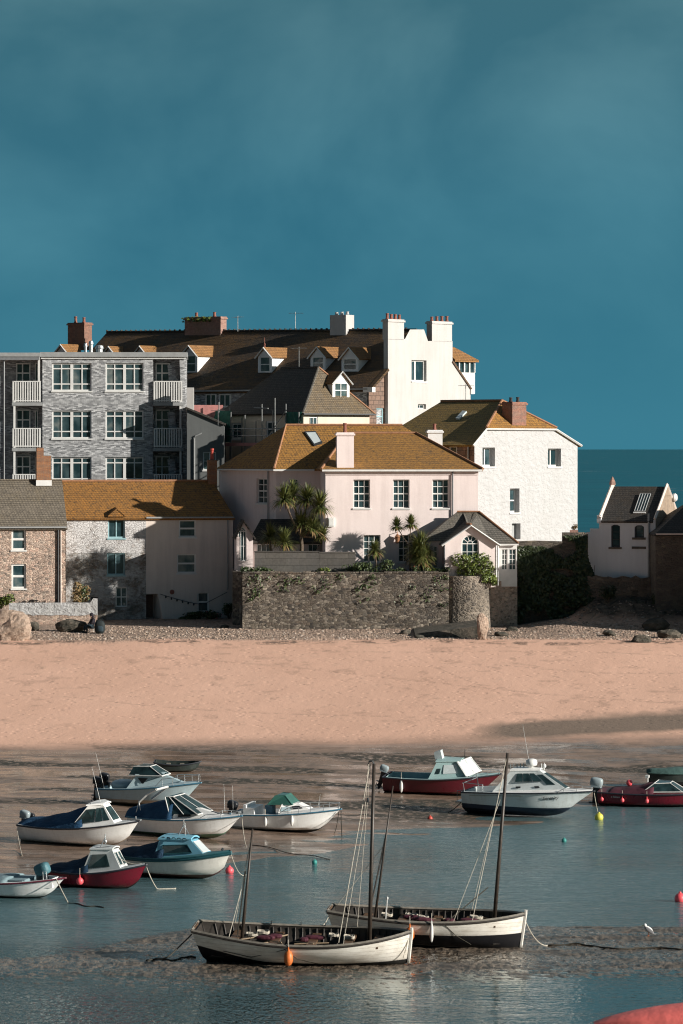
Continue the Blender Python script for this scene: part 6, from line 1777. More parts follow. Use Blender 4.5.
# dark dinghy behind
MT['dinghy_dark'] = gel('dark_green_dinghy_paint', (.020, .032, .030), .5, (.08, .07, .05), .4)
b = Boat('dinghy', 'small dark dinghy lying behind the pale sports cruiser', 'dinghy', 154, 200, 771.5, -4, sheer=(.60, .50, .60), stern=.75, rake=.2, boot=.1, mats=('dinghy_dark', 'boot_black'), roll=8, strip='strip_dark', full=2.8)
b.well(.03, .9, .3, 'dinghy_dark', .9, 'interior')
for t in (.3, .6): g_ = b.gun(t, 1); m = MB(); m.box(g_.x-.1, g_.x+.1, -g_.y*.88, g_.y*.88, g_.z-.14, g_.z-.10); b.part(m, 'thwart', 'wood_grey')

# white open day boat with green windscreen
b = Boat('day_boat', 'white centre-screen day boat with green tinted windscreen and grey outboard', 'motor boat', 232, 338, 831, -20, sheer=(.86, .90, 1.14), boot=.20, mats=('gel_white', 'boot_black'), roll=4, strip='strip_blue', rake=.7)
b5 = b; L_ = b.L
b.deck(.50, .99, crown=.10); b.well(.02, .52, .40)
cab = b.cabin(L_*.48, L_*.82, L_*.52, L_*.66, 1.34, .74, .45, .82)
b.pane(cab, 'near', .5, .85, .45, .75, 'cowl_black'); b.pane(cab, 'near', .06, .4, .30, .7, 'gel_palewhite', name='locker_door')
ws_ = b.cabin(L_*.38, L_*.62, L_*.45, L_*.54, 1.70, .72, .56, .76, 'green_screen', 'windscreen', z0=1.30)
m = MB(); q, t = ws_[1], ws_[2]; m.tube([q[0], t[0], t[1], q[1]], .018, 5); m.tube([q[3], t[3], t[2], q[2]], .018, 5); m.tube([t[1], t[2]], .018, 5); b.part(m, 'windscreen_frame', 'green_screen', ws_[0])
m = MB(); m.box(L_*.16, L_*.24, -.6, .6, .7, 1.12); m.box(L_*.13, L_*.16, -.6, .6, .75, 1.25); b.part(m, 'seat', 'gel_white')
m = MB(); m.box(L_*.34, L_*.42, -.5, -.1, .6, 1.25); b.part(m, 'helm_seat', 'strip_blue')
b.outboard(-.05, .9, 'cowl_black', 20, .0)
b.bow_rail(.50, .26, 5)
ant(b, (L_*.02, -.5, .85), 1.25); ant(b, (L_*.84, 0, 1.2), .55, .12)
for t, lb in ((.38, 'left'), (.64, 'right')):
    p = b.world(b.at(t, .66, -1, .09)); fender((p.x, p.y, p.z), .42, .075, 'strip_white', 'white fender amidships on the day boat with green windscreen' if t < .5 else 'white fender nearer the bow of the green-screened day boat')

# pale blue cuddy with navy cover and white hull
MT['strip_teal'] = plain('teal_rubbing_strip', (.02, .085, .10), .4, .2, 6)
MT['cab_blue'] = gel('pale_blue_cabin_paint', (.16, .40, .52), .4)
MT['deck_teal'] = gel('teal_deck_paint', (.035, .15, .17), .5)
b = Boat('cabin_boat', 'blue cabin boat with white hull, red waterline and big navy cover', 'motor boat', 120, 234, 878, -30, sheer=(.90, .88, 1.20), zoff=.06, boot=.24, mats=('gel_cream', 'boot_red'), roll=3, strip='strip_teal', rake=.35, stern=.8)
b8 = b; L_ = b.L
b.deck(.0, .99, 'deck_teal', .07)
m = MB()
for sg in (1, -1): m.tube([b.gun(i/20, sg, .0, -.10) for i in range(21)], .06, 5)
b.part(m, 'sheer_band', 'strip_teal')
cab = b.cabin(L_*.37, L_*.82, L_*.42, L_*.68, 1.58, .84, .55, .82, 'cab_blue', roof=.06, roofmat='cab_blue', over=.05, crown=.10)
b.pane(cab, 'near', .14, .80, .22, .70, frame='strip_teal'); b.pane(cab, 'far', .14, .80, .22, .70); b.pane(cab, 'front', .08, .92, .18, .86, 'pale_screen', frame='strip_white'); 
m = MB(); t = cab[2]
for sg in (-1, 1):
    y = sg*(abs(t[0].y)-.08)
    for i in range(5): x = t[0].x+(t[1].x-t[0].x)*(.1+.2*i); m.tube([(x-.1, y, 1.62), (x-.05, y, 1.68), (x+.05, y, 1.68), (x+.1, y, 1.62)], .018, 4)
b.part(m, 'roof_rail', 'cowl_black')
b.cover(.0, .46, .15, .72, 'navy_dark', wtop=.25)
m = MB(); c = Vector((t[0].x+.75, 0, 1.72)); m.tube([c+Vector((-.18, -.12, 0)), c+Vector((.02, 0, .42))], .018, 5); m.tube([c+Vector((.2, .1, 0)), c+Vector((.02, 0, .42))], .018, 5); m.tube([c+Vector((.02, 0, .3)), c+Vector((.02, 0, .65))], .02, 5); m.tube([c+Vector((.15, -.1, 0)), c+Vector((.15, -.1, .5))], .012, 5); b.part(m, 'mast_bracket', 'steel')
m = MB(); g_ = b.gun(.93, 1); m.tube([(g_.x, 0, g_.z), (g_.x, 0, g_.z+.16)], .04, 6); m.tube([(g_.x, -.08, g_.z+.1), (g_.x, .08, g_.z+.1)], .025, 5); b.part(m, 'mooring_post', 'iron')

# maroon boat with grey wheelhouse
b = Boat('cabin_boat', 'maroon hulled cabin boat with pale grey wheelhouse and black cover', 'motor boat', 49, 149, 888, -28, sheer=(.78, .74, 1.10), boot=.16, mats=('gel_red', 'boot_black'), roll=4, strip='strip_dark', rake=.35)
b9 = b; L_ = b.L
b.deck(.0, .99, 'gel_grey', .06)
cab = b.cabin(L_*.40, L_*.80, L_*.50, L_*.70, 1.62, .80, .56, .82, 'gel_grey', roof=.05, roofmat='gel_grey', over=.04, crown=.07)
b.pane(cab, 'near', .14, .74, .20, .80, skew=(0, -.04)); b.pane(cab, 'far', .14, .74, .2, .8); b.pane(cab, 'front', .1, .46, .2, .84, frame='strip_white'); b.pane(cab, 'front', .54, .9, .2, .84, frame='strip_white')
b.cover(.0, .47, .10, .66, 'navy_dark', wtop=.2)
m = MB(); t = cab[2]; c = (t[0]+t[2])/2
for sg in (-1, 1): m.tube([c+Vector((-.1, .25*sg, .02)), c+Vector((.05, 0, .45))], .02, 5)
m.tube([c+Vector((.05, 0, .2)), c+Vector((.05, 0, .58))], .022, 5); m.ell(c+Vector((.05, 0, .3)), .06, .06, .08, 8, 6)
m.tube([t[0]+Vector((.1, .06, .06)), t[1]+Vector((-.05, .05, .14))], .015, 5); m.tube([t[0]+Vector((.1, .06, .02)), t[0]+Vector((.1, .06, .1))], .015, 5); b.part(m, 'mast_bracket', 'steel')
p = b.world(b.at(.42, .60, -1, .16)); fender((p.x, p.y, p.z), .30, .14, 'buoy_pink', 'round pink fender on the maroon boat\'s side below its grey wheelhouse')

# white open launch cut by the left edge
b = Boat('open_launch', 'white open launch with red rubbing strip and covered outboard well', 'motor boat', -46, 67, 896.5, -27, sheer=(.72, .72, .92), boot=.15, mats=('gel_white', 'boot_black'), roll=6, strip='strip_pinkred', rake=.55)
b10 = b; L_ = b.L
b.well(.02, .92, .34, 'gel_white', .82)
for t in (.30, .58): g_ = b.gun(t, 1); m = MB(); m.box(g_.x-.16, g_.x+.16, -g_.y*.78, g_.y*.78, g_.z-.2, g_.z-.04); b.part(m, 'thwart', 'gel_white')
m = MB(); m.box(L_*.42, L_*.70, -.5, .45, .62, .80); b.part(m, 'floor_cover', 'grey_canvas')
b.cover(.02, .55, .06, .10, 'grey_canvas', wtop=.5, sag=0)
m = MB(); g_ = b.gun(.86, -1, -.12); m.tube([g_, g_+Vector((.0, 0, .30)), g_+Vector((.12, .05, .30)), g_+Vector((.14, .05, .02))], .02, 5); b.part(m, 'bow_cleat', 'steel')
m = MB(); m.ell((0, 0, 0), .30, .22, .24, 14, 9, .55, rot=Matrix.Rotation(R(-20), 3, 'Y')); m.v = [v+Vector((L_*.80, .25, 1.12)) for v in m.v]; 
MT['canvas_teal'] = plain('teal_canvas', (.06, .16, .19), .6, .25, 4, .03, 6); o = b.part(m, 'covered_engine', 'canvas_teal', smooth=True)
m = MB(); m.hexa([(L_*.76, .1, .72), (L_*.84, .1, .72), (L_*.84, .4, .72), (L_*.76, .4, .72)], [(L_*.77, .12, 1.05), (L_*.83, .12, 1.05), (L_*.83, .38, 1.05), (L_*.77, .38, 1.05)]); m.build('engine_mount', MT['cowl_black'], o)

# dark red boat with pale cabin and folded windscreen
MT['cab_green'] = gel('pale_green_cabin', (.30, .44, .44), .4)
b = Boat('cabin_boat', 'dark red boat with pale green cabin and bright tilted windscreen', 'motor boat', 384, 497, 794, -14, sheer=(.98, .92, 1.12), boot=.16, mats=('gel_maroon', 'boot_black'), roll=5, strip='strip_dark', rake=.7)
b11 = b; L_ = b.L
b.deck(.42, .99, 'cab_green', .06); b.well(.03, .43, .3, 'cab_green', .84)
cab = b.cabin(L_*.42, L_*.76, L_*.50, L_*.70, 1.72, .82, .60, .84, 'cab_green', roof=.05, roofmat='cab_green', over=.05)
b.pane(cab, 'near', .34, .82, .30, .82, 'pale_screen', skew=(.03, 0)); b.pane(cab, 'near', .14, .26, .32, .62); b.pane(cab, 'front', .08, .92, .2, .86)
m = MB(); q, t = cab[1], cab[2]; 
f = [q[1]+Vector((.02, -.1, .10)), q[2]+Vector((.55, -.1, .22)), t[2]+Vector((.42, -.2, .12)), t[1]+Vector((-.1, -.12, -.02))]
nv = (f[1]-f[0]).cross(f[3]-f[0]).normalized(); m.slab([p_ for p_ in f], .03); o = b.part(m, 'windscreen', 'pale_screen')
m = MB(); m.tube(f+[f[0]], .045, 5); m.tube([f[0].lerp(f[1], .55), f[3].lerp(f[2], .55)], .035, 5); m.build('windscreen_frame', MT['white_paint'], o)
m = MB(); m.hexa([(L_*.47, -.32, 1.76), (L_*.54, -.32, 1.76), (L_*.54, .12, 1.76), (L_*.47, .12, 1.76)], [(L_*.46, -.32, 2.12), (L_*.52, -.32, 2.22), (L_*.52, .12, 2.22), (L_*.46, .12, 2.12)]); b.part(m, 'raised_roof_hatch', 'pale_screen')
b.outboard(.0, .8, 'cowl_grey', 20, .0, leg='cowl_black')
m = MB(); p = Vector((L_*.72, .2, 1.72)); m.tube([p, p+Vector((.03, 0, .5))], .018, 5); b.part(m, 'light_post', 'iron')
b.bow_rail(.80, .16, 3)
p = b.world(b.at(.18, .60, -1, .09)); fender((p.x, p.y, p.z), .62, .085, 'strip_white', 'long white fender near the stern of the dark red boat')

# white cruiser with a radar dome
MT['gel_cruiser'] = gel('cruiser_pale_gelcoat', (.62, .67, .67), .3)
b = Boat('cabin_cruiser', 'white cabin cruiser with radar dome, row of cabin windows and navy bottom', 'motor boat', 465, 587, 816.5, -24, sheer=(1.14, 1.20, 1.28), mats=('gel_cruiser', 'boot_blue'), roll=4, strip='strip_dark', rake=1.1, bootf=lambda t: .60-.14*t, fore=.4, zoff=.10)
b12 = b; L_ = b.L
b.deck(.28, .99, 'gel_white', .08); b.well(.02, .30, .4, 'gel_cruiser', .86)
cab = b.cabin(L_*.26, L_*.90, L_*.42, L_*.64, 2.14, .80, .50, .74, 'gel_cruiser', roof=.06, roofmat='gel_white', over=.03)
b.pane(cab, 'near', .26, .40, .50, .88); b.pane(cab, 'near', .42, .58, .50, .88); b.pane(cab, 'near', .60, .76, .50, .88, skew=(0, -.03)); b.pane(cab, 'near', .79, .93, .34, .82)
b.pane(cab, 'far', .26, .76, .5, .88); b.pane(cab, 'front', .06, .47, .16, .86); b.pane(cab, 'front', .53, .94, .16, .86)
for u in (.30, .58): b.pane(cab, 'near', u, u+.07, .20, .28, 'cowl_black', name='port_light')
m = MB(); m.lathe([(.05, 0), (.09, .05), (.24, .10), (.27, .20), (.25, .34), (.12, .40), (.02, .41)], (L_*.56, 0, 2.25), 16); b.part(m, 'radar_dome', 'white_paint', smooth=True)
m = MB()
for i in range(5): m.tube([(L_*(.40+.022*i), -.35+.17*i*.6, 2.22), (L_*(.40+.022*i), -.35+.17*i*.6, 2.42)], .03, 6)
b.part(m, 'rod_holders', 'steel')
m = MB()
p = Vector((L_*.66, .1, 2.12)); m.tube([p, p+Vector((.02, 0, .35))], .02, 5); m.ell(p+Vector((.02, 0, .2)), .09, .09, .10, 10, 6); m.tube([p+Vector((-.2, .2, 0)), p+Vector((-.2, .2, .28))], .02, 5); b.part(m, 'search_light', 'white_paint')
ant(b, (L_*.52, .35, 2.2), 2.0, -.3)
m = MB(); a = b.gun(.03, -1, -.05); c = b.gun(.20, -1, -.05); m.tube([a, a+Vector((-.05, 0, .42)), c+Vector((0, 0, .34)), c], .022, 5); a2 = b.gun(.03, 1, -.05); m.tube([a+Vector((-.05, 0, .40)), a2+Vector((-.05, 0, .40)), a2], .022, 5); b.part(m, 'stern_rail', 'steel')
b.rail([b.gun(.08, -1, .02, -.16), b.gun(.30, -1, .02, -.15), b.gun(.55, -1, .02, -.15)], .012, 'rope', 'hull_line')
b.text('Serenity', .70, .72, .22, 'cowl_black', .35)
m = MB(); a = b.gun(0, 1); 
m.box(-.45, .02, -.5, .5, .55, .62); m.tube([(-.4, -.4, .6), (-.38, -.4, 1.1), (-.02, -.4, 1.15)], .02, 5); b.part(m, 'bathing_platform', 'steel')
b.bow_rail(.80, .14, 3)

# maroon speedboat at the right edge
b = Boat('speedboat', 'dark red speedboat with big pale outboard and low windscreen', 'motor boat', 599, 710, 806, -16, sheer=(.80, .76, .82), boot=.22, mats=('gel_red', 'boot_black'), roll=4, strip='strip_dark', rake=.7)
b13 = b; L_ = b.L
b.deck(.0, .99, 'gel_maroon', .05)
b.cover(.10, .52, .06, .42, 'maroon_canvas', wtop=.4, sag=.04)
ws_ = b.cabin(L_*.42, L_*.78, L_*.52, L_*.66, 1.22, .82, .60, .74, 'screen', 'windscreen', z0=.82)
m = MB(); q, t = ws_[1], ws_[2]; m.tube([q[0], t[0], t[1], q[1]], .022, 5); m.tube([q[3], t[3], t[2], q[2]], .022, 5); m.tube([t[0], t[3]], .022, 5); m.tube([t[1], t[2]], .022, 5); m.tube([q[0], q[1], q[2]], .03, 5); b.part(m, 'windscreen_frame', 'strip_white', ws_[0])
b.outboard(0, 1.12, 'cowl_grey', 8, -.05, 'cowl_black')
m = MB(); c = Vector((L_*.44, 0, 1.20)); m.tube([c, c+Vector((0, 0, .22))], .04, 6); m.box(c.x-.09, c.x+.07, -.12, .12, c.z+.2, c.z+.32); b.part(m, 'headrest', 'strip_white')
m = MB(); m.ell((L_*.265, .1, 1.12), .15, .15, .15, 12, 8, .8); o = b.part(m, 'float', 'buoy_pink', smooth=True)
b.text('a Nova', .13, .70, .15, 'strip_white', .3)
for t, lab in ((.045, 'at the stern corner'), (.24, 'below the canvas'), (.47, 'below the windscreen')):
    p = b.world(b.at(t, .58, -1, .10)); fender((p.x, p.y, p.z), .22, .095, 'buoy_pink', 'pink round fender on the dark red speedboat '+lab)
# dark covered boat behind it
b = Boat('covered_boat', 'small boat under a dark green canvas beyond the dark red speedboat', 'dinghy', 648, 712, 788, 0, sheer=(.85, .84, .9), boot=.4, mats=('dinghy_dark', 'boot_black'), roll=2, strip='green_canvas', rake=.3, stern=.35)
b.cover(-.03, .99, .10, .12, 'green_canvas', wtop=.6, sag=-.08)

# red covered boat in the bottom corner, close to the camera
Yr = 116.0
c = at(700, 1060, Yr)
M_ = T(at(752, 1020, Yr).x, Yr, max(0, hz(c.x, Yr)))
o = empty('covered_boat', M_, 'boat under a bright red tarpaulin in the near bottom corner', 'boat')
m = MB(); n = 30; k = 14; pts = []
zt_ = at(690, 1001, Yr-.3).z
for i in range(n+1):
    x = -4.6+9.2*i/n; e_ = (1-(abs(x)/4.62)**2.0)
    for j in range(k+1):
        a = math.pi*j/k; wv_ = 1+.02*math.sin(i*1.7+j)
        pts.append((x, -1.1*math.cos(a)*max(.05, e_)**.5*wv_, .35+(zt_-M_.translation.z-.35)*max(0, e_)**.8*math.sin(a)**.75))
m.add(pts, [(i*(k+1)+j, i*(k+1)+j+1, (i+1)*(k+1)+j+1, (i+1)*(k+1)+j) for i in range(n) for j in range(k)])
m.build('tarpaulin', MT['red_tarp'], o, smooth=True)
m = MB(); m.ell((0, 0, .40), 3.7, .9, .5, 24, 10); m.build('hull', MT['gel_cream'], o, smooth=True)

# ---- buoys, ropes, gull
buoy(599, 821, .20, 'buoy_yellow', 'yellow mooring buoy off the white cruiser\'s bow')
buoy(680, 905, .21, 'buoy_pink', 'bright pink buoy afloat at the right edge of the pool')
buoy(229.5, 875, .17, 'buoy_pink', 'pink buoy beside the bow of the blue cabin boat')
buoy(314.5, 866, .11, 'buoy_green', 'small green buoy in the pool below the day boat')
buoy(564, 845, .11, 'buoy_green', 'small green buoy in the pool below the white cruiser')
buoy(430, 819, .12, 'buoy_red', 'small dull red buoy between the day boat and the cruiser', .2)
def bowp(b, dz=-.12): return b.world(b.gun(.995, 1, 0, dz))
def g3(px, py, dz=.02): c = ground(px, py); return Vector((c.x, c.y, max(c.z, 0)+dz))
rope(bowp(b12), g3(598, 818, .2), .05, .018, 'rope', 'mooring line from the white cruiser\'s bow to the yellow buoy')
rope(bowp(b5), g3(342, 838), .1, .022, 'rope_dark', 'dark mooring line dropping from the bow of the day boat'); rope(bowp(b5)+Vector((-.1, -.1, 0)), g3(334, 834), .2, .018, 'rope_dark', 'second dark line hanging slack at the day boat\'s bow')
rope(bowp(b3), g3(246, 846), .2, .018, 'rope', 'pale line from the bow of the navy canopied sports boat'); rope(bowp(b8), g3(246, 878), .3, .018, 'rope', 'pale line slanting from the bow of the blue cabin boat')
rope(bowp(b9), g3(176, 892), .6, .02, 'rope', 'pale line sagging from the maroon boat\'s bow into the water'); rope(bowp(b9)+Vector((-.2, .3, .1)), b9.world((b9.L*.6, 0, 1.75)), .25, .014, 'rope', 'pale line from the maroon boat\'s bow up to its wheelhouse', floor=False)
rope(bowp(b10, -.05)+Vector((-.35, -.1, 0)), g3(68, 907), .02, .024, 'rope', 'mooring line from the white launch\'s bow to the mud'); rope(g3(68, 907), g3(104, 912), 0, .02, 'rope_dark', 'dark line trailing in the water off the white launch', wig=.3)
rope(A_.world(A_.gun(.0, -1, 0, -.1)), g3(146, 961), .25, .026, 'rope_dark', 'dark chain from the nearest lugger\'s stern across the sand', wig=.5, n=24)
rope(g3(146, 961), g3(196, 958), 0, .03, 'rope_dark', 'weedy chain lying on the sand by the nearest lugger', wig=.4, n=20)
rope(bowp(B_), g3(548, 946), .28, .018, 'rope', 'pale line from the second lugger\'s bow'); rope(g3(548, 946), g3(683, 950), 0, .03, 'rope_dark', 'dark chain running over the sand to the right of the luggers', wig=.5, n=24)
rope(A_.world(A_.gun(.995, 1, 0, .05)), A_.world(A_.gun(.97, -1, .12, -.75)), .1, .02, 'rope', 'frayed pale rope hanging at the nearest lugger\'s bow', floor=False)
rope(B_.world(B_.gun(.0, 1, 0, 0)), A_.world(A_.gun(.52, 1, 0, 0)), .25, .016, 'rope', 'pale line slung between the two luggers', floor=False)
rope(b1.world(b1.gun(.0, -1, 0, -.2)), g3(22, 856), .1, .016, 'rope', 'pale line from the stern of the white cabin boat')
rope(b12.world(b12.gun(.0, -1, 0, -.5)), g3(448, 813), .05, .022, 'rope_dark', 'dark line from the stern of the white cruiser')
rope(g3(250, 845), g3(330, 862), 0, .018, 'rope_dark', 'dark line lying in the pool below the day boat', wig=.6, n=20)

c = ground(648.5, 936)
gull = empty('gull', T(c.x, c.y, max(c.z, 0)), 'white gull with grey wing standing at the water\'s edge', 'gull')
m = MB(); rt = Matrix.Rotation(R(-38), 3, 'Y'); m.ell((0, 0, .22), .19, .085, .10, 14, 9, rot=rt); m.ell((.12, 0, .38), .055, .05, .055, 12, 8); m.tube([(.08, 0, .28), (.12, 0, .38)], .06, 8, .045)
m.add([(-.12, -.04, .12), (-.12, .04, .12), (-.26, .03, .03), (-.26, -.03, .03)], [(0, 1, 2, 3)]); m.v = [Vector((-v.x, v.y, v.z)) for v in m.v]; m.build('body', MT['gull'], gull, smooth=True)
for sg in (-1, 1):
    m = MB(); m.ell((.03, sg*.075, .20), .20, .02, .07, 12, 7, rot=Matrix.Rotation(R(38), 3, 'Y')); m.build('wing', MT['gull_grey'], gull, smooth=True)
    m = MB(); m.tube([(0, sg*.03, .14), (.01, sg*.03, .0)], .009, 5); m.box(-.05, .02, sg*.03-.02, sg*.03+.02, 0, .008); m.build('leg', MT['fender_orange'], gull)
m = MB(); m.tube([(-.165, 0, .38), (-.24, 0, .365)], .014, 6, .005); m.build('beak', MT['buoy_yellow'], gull)
# ------------------------------------------------------------------ plants
def blade(mb, c, d, L_, w, droop, segs=4):
    """one strap leaf arching out from c"""
    d = Vector(d).normalized(); side = d.cross(Vector((0, 0, 1)))
    side = side.normalized() if side.length > .01 else Vector((1, 0, 0))
    pts = []; p = Vector(c); v = d.copy()
    for i in range(segs+1):
        t = i/segs; ww = w*(1-t**1.6)*(.55+.9*t if t < .5 else 1)
        pts += [p-side*ww/2, p+side*ww/2]
        v = (v+Vector((0, 0, -droop*(.4+t)/segs))).normalized(); p = p+v*L_/segs
    mb.add(pts, [(2*i, 2*i+1, 2*i+3, 2*i+2) for i in range(segs)])
def tuft(mb, dead, c, r, n, seed, up=.25, w=.10):
    rr = random.Random(seed)
    for i in range(n):
        a = rr.uniform(0, 6.283); el = math.asin(rr.uniform(-.35, 1)) if rr.random() > up else rr.uniform(.7, 1.5)
        d = Vector((math.cos(a)*math.cos(el), math.sin(a)*math.cos(el), math.sin(el)))
        tgt = dead if el < -.12 and rr.random() < .7 else mb
        blade(tgt, Vector(c)+d*.05, d, r*rr.uniform(.75, 1.12), w*rr.uniform(.8, 1.25), rr.uniform(.5, 1.7))
def cordyline(label, base, heads, Y, r, seed, fork=None, tr=.10):
    """cordyline palm: forked bare trunk with a tuft of straps on each head"""
    b = at(base[0], base[1], Y); root = empty('cordyline_palm', T(*b), label, 'palm', None)
    cr, dd, tk = MB(), MB(), MB(); rr = random.Random(seed)
    fk = (at(fork[0], fork[1], Y)-b) if fork else Vector((0, 0, .3))
    if fork: tk.tube([(0, 0, -.3), fk*.5+Vector((.05, 0, 0)), fk], tr, 8, tr*.8)
    for i, (hx, hy, hr) in enumerate(heads):
        h = at(hx, hy, Y+rr.uniform(-.6, .6))-b
        tk.tube([fk, fk.lerp(h, .5)+Vector((0, 0, -.15*(h-fk).length*.4)), h], tr*.62, 7, tr*.45)
        tuft(cr, dd, h, r*hr*1.3, int(250*hr+30), seed*31+i)
    tk.build('trunk', MT['bark'], root, smooth=True)
    cr.build('crown', MT['palm_leaf'], root, fixn=False)
    if dd.v: dd.build('dry_leaves', MT['palm_dead'], root, fixn=False)
    return root
cordyline('tall many headed cordyline palm in front of the shaded wing of the pink house', (301, 556),
          [(284, 500, 1.0), (293, 496, .95), (307, 500, 1.0), (320, 507, 1.05), (301, 524, .9), (312, 529, .95), (322, 536, .75)], 260.6, .92, 1, (301, 536), .14)
cordyline('low dim cordyline behind the block wall next to the lean-to', (271, 556), [(270, 538, 1.0)], 261.0, .85, 2, (270, 545))
cordyline('low pale cordyline behind the block wall left of the tall palm', (284, 557), [(284, 543, 1.0)], 260.4, .85, 3, (284, 549))
cordyline('slim two headed cordyline in front of the pink house ground floor', (410, 566), [(397, 526.5, .85), (411, 524.5, .9)], 260.9, .62, 4, (409, 545), .06)
cordyline('small single cordyline under the left ground floor window', (376, 570), [(374.5, 551, 1.0)], 260.0, .66, 5, (375.5, 558), .06)
cordyline('dense bushy cordyline beside the porch', (421, 572), [(420, 549, 1.25), (416, 556, 1.1), (424, 557, 1.1), (421, 561, 1.0)], 259.6, .80, 6, (421, 566), .08)

def shrub(label, px, py, Y, rx, ry, rz, n, mat, seed, size=.10, name='shrub', cat='shrub', group=None, lobes=7, lift=.9, extra=None):
    """bush built of leaves spread over uneven clumps round a few stems; py is its base"""
    c = at(px, py, Y); root = empty(name, T(*c), label, cat, group)
    rr = random.Random(seed); mb = MB(); st = MB(); ex = MB()
    L_ = [(Vector((rr.uniform(-.6, .6)*rx, rr.uniform(-.6, .6)*ry, rz*(lift+rr.uniform(-.45, .55)))), rr.uniform(.38, .62)) for _ in range(lobes)]
    for lc, _ in L_: st.tube([(lc.x*.2, lc.y*.2, -.05), (lc.x*.6, lc.y*.6, lc.z*.5), lc], .03, 5, .012)
    for i in range(n):
        lc, q = rr.choice(L_); d = Vector((rr.gauss(0, 1), rr.gauss(0, 1), rr.gauss(0, 1))).normalized()*rr.uniform(.55, 1.08)**.6
        p = lc + Vector((d.x*rx*q, d.y*ry*q, d.z*rz*q*1.1))
        if p.z < -.05: p.z = rr.uniform(0, .15)
        a = (d+Vector((rr.gauss(0, .5), rr.gauss(0, .5), rr.gauss(0, .5)))).normalized(); b = a.orthogonal().normalized(); e = a.cross(b)
        th = rr.uniform(0, 6.28); b, e = b*math.cos(th)+e*math.sin(th), e*math.cos(th)-b*math.sin(th)
        s_ = size*rr.uniform(.7, 1.3)
        (ex if extra and rr.random() < .12 else mb).add([p-b*s_, p+e*s_*.55, p+b*s_, p-e*s_*.55], [(0, 1, 2, 3)])
    st.build('stem', MT['bark'], root); mb.build('foliage', MT[mat], root, fixn=False)
    if extra and ex.v: ex.build('flowers', MT[extra], root, fixn=False)
    return root
shrub('rounded bright green bush crowning the round bastion', 473.5, 580, 258.9, 1.5, 1.0, .95, 3000, 'shrub', 1, .085, lobes=14)
shrub('green bush spilling down the right side of the bastion', 489, 587, 258.6, .55, .5, .55, 700, 'shrub', 2, .08)
for i, (x, y, rx, rz, m_, ex, lb) in enumerate((
        (352, 573, .75, .35, 'shrub_dark', None, 'low dark shrub at the end of the block wall'),
        (383, 573, .75, .50, 'shrub_dark', None, 'dark rounded shrub right below the small single cordyline'),
        (366, 573, .6, .42, 'shrub_dark', None, 'dark shrub between the block wall and the small cordyline'),
        (400, 574, .55, .25, 'shrub_dark', None, 'low dark shrub left of the bushy cordyline'),
        (418, 574, .45, .28, 'shrub_dark', 'flower', 'small red flowering shrub at the foot of the bushy cordyline'),
        (432, 573.5, .5, .32, 'shrub', None, 'small yellow green shrub by the porch side window'),
        (443, 574, .5, .25, 'shrub_dark', None, 'low dark shrub beneath the porch corner'),
        (262, 574, .7, .25, 'shrub_dark', None, 'low dark growth on the sea wall under the lean-to'),
        (248, 575, .6, .30, 'shrub_dark', None, 'dark growth at the left end of the sea wall top'),
        (324, 574, .45, .24, 'shrub', None, 'small green tuft on the sea wall below the block wall'))):
    shrub(lb, x, y, 258.8 if x != 262 else 258.7, rx, .35, rz, int(520*rx), m_, 40+i, .075, extra=ex)
for i, (x, y, rx, rz, lb) in enumerate(((0, 608, .9, .55, 'green bush growing behind the big tan boulder'), (81, 605, .65, .85, 'straggly olive shrub growing behind the white topped wall'))):
    shrub(lb, x, y, 263.6, rx, .5, rz, 700, 'shrub' if i == 0 else 'palm_dead', 70+i, .09)
    if i: shrub('green stems of the straggly plant behind the white topped wall', x-1, y, 263.7, .6, .4, .8, 350, 'shrub_dark', 75, .08)
for i, (x, y, rx, rz, lb) in enumerate(((197, 620.5, .9, .30, 'long dark planting at the foot of the drab cottage'), (213, 619.5, .6, .32, 'dark plants beneath the lowest window of the drab cottage'), (229, 618, .5, .62, 'dark bush at the right corner of the drab cottage'), (186, 621, .45, .22, 'low dark plants to the right of the brown door'))):
    shrub(lb, x, y, 267.6, rx, .3, rz, 420, 'shrub_dark', 80+i, .075, extra='flower' if i == 1 else None)
for i, (x, y, s_, lb) in enumerate(((607, 602, .7, 'dark bush low on the rocky bank by the ivy'), (595, 580, .4, 'small dark bush at the top left of the rocky bank'), (656, 606, .5, 'dark clump in the middle of the rocky bank'), (643, 594, .35, 'small dark tuft high on the rocky bank'), (676, 577, .45, 'dark tuft at the foot of the granite building'))):
    c = ground(x, y); shrub(lb, x, y, c.y-.2, s_, .4, s_*.9, 380, 'ivy', 90+i, .09)
shrub('leafy plant in a pot on the brick pier', 574, 530.2, 262.55, .28, .2, .22, 160, 'palm_dead', 99, .06, name='potted_plant', cat='potted plant')

# weeds rooted in the joints of the sea wall
rr = random.Random(5); mb = MB()
for k in range(34):
    px = rr.uniform(246, 448); py = 575+abs(rr.gauss(0, 1))*14; c0 = at(px, min(py, 622), 257.97)
    n = rr.randint(5, 22); sp = rr.uniform(.08, .3)
    for i in range(n):
        p = c0+Vector((rr.gauss(0, sp), rr.uniform(-.14, 0), rr.gauss(-.05, sp*.8))); d = Vector((rr.gauss(0, 1), rr.gauss(-.5, 1), rr.gauss(0, 1))).normalized()*.085; e = d.orthogonal().normalized()*.05
        mb.add([p-d, p+e, p+d, p-e], [(0, 1, 2, 3)])
o = mb.build('weeds', MT['shrub_dark'], None, fixn=False); tag(o, 'small weeds rooted all over the face of the sea wall', 'weeds', kind='stuff')

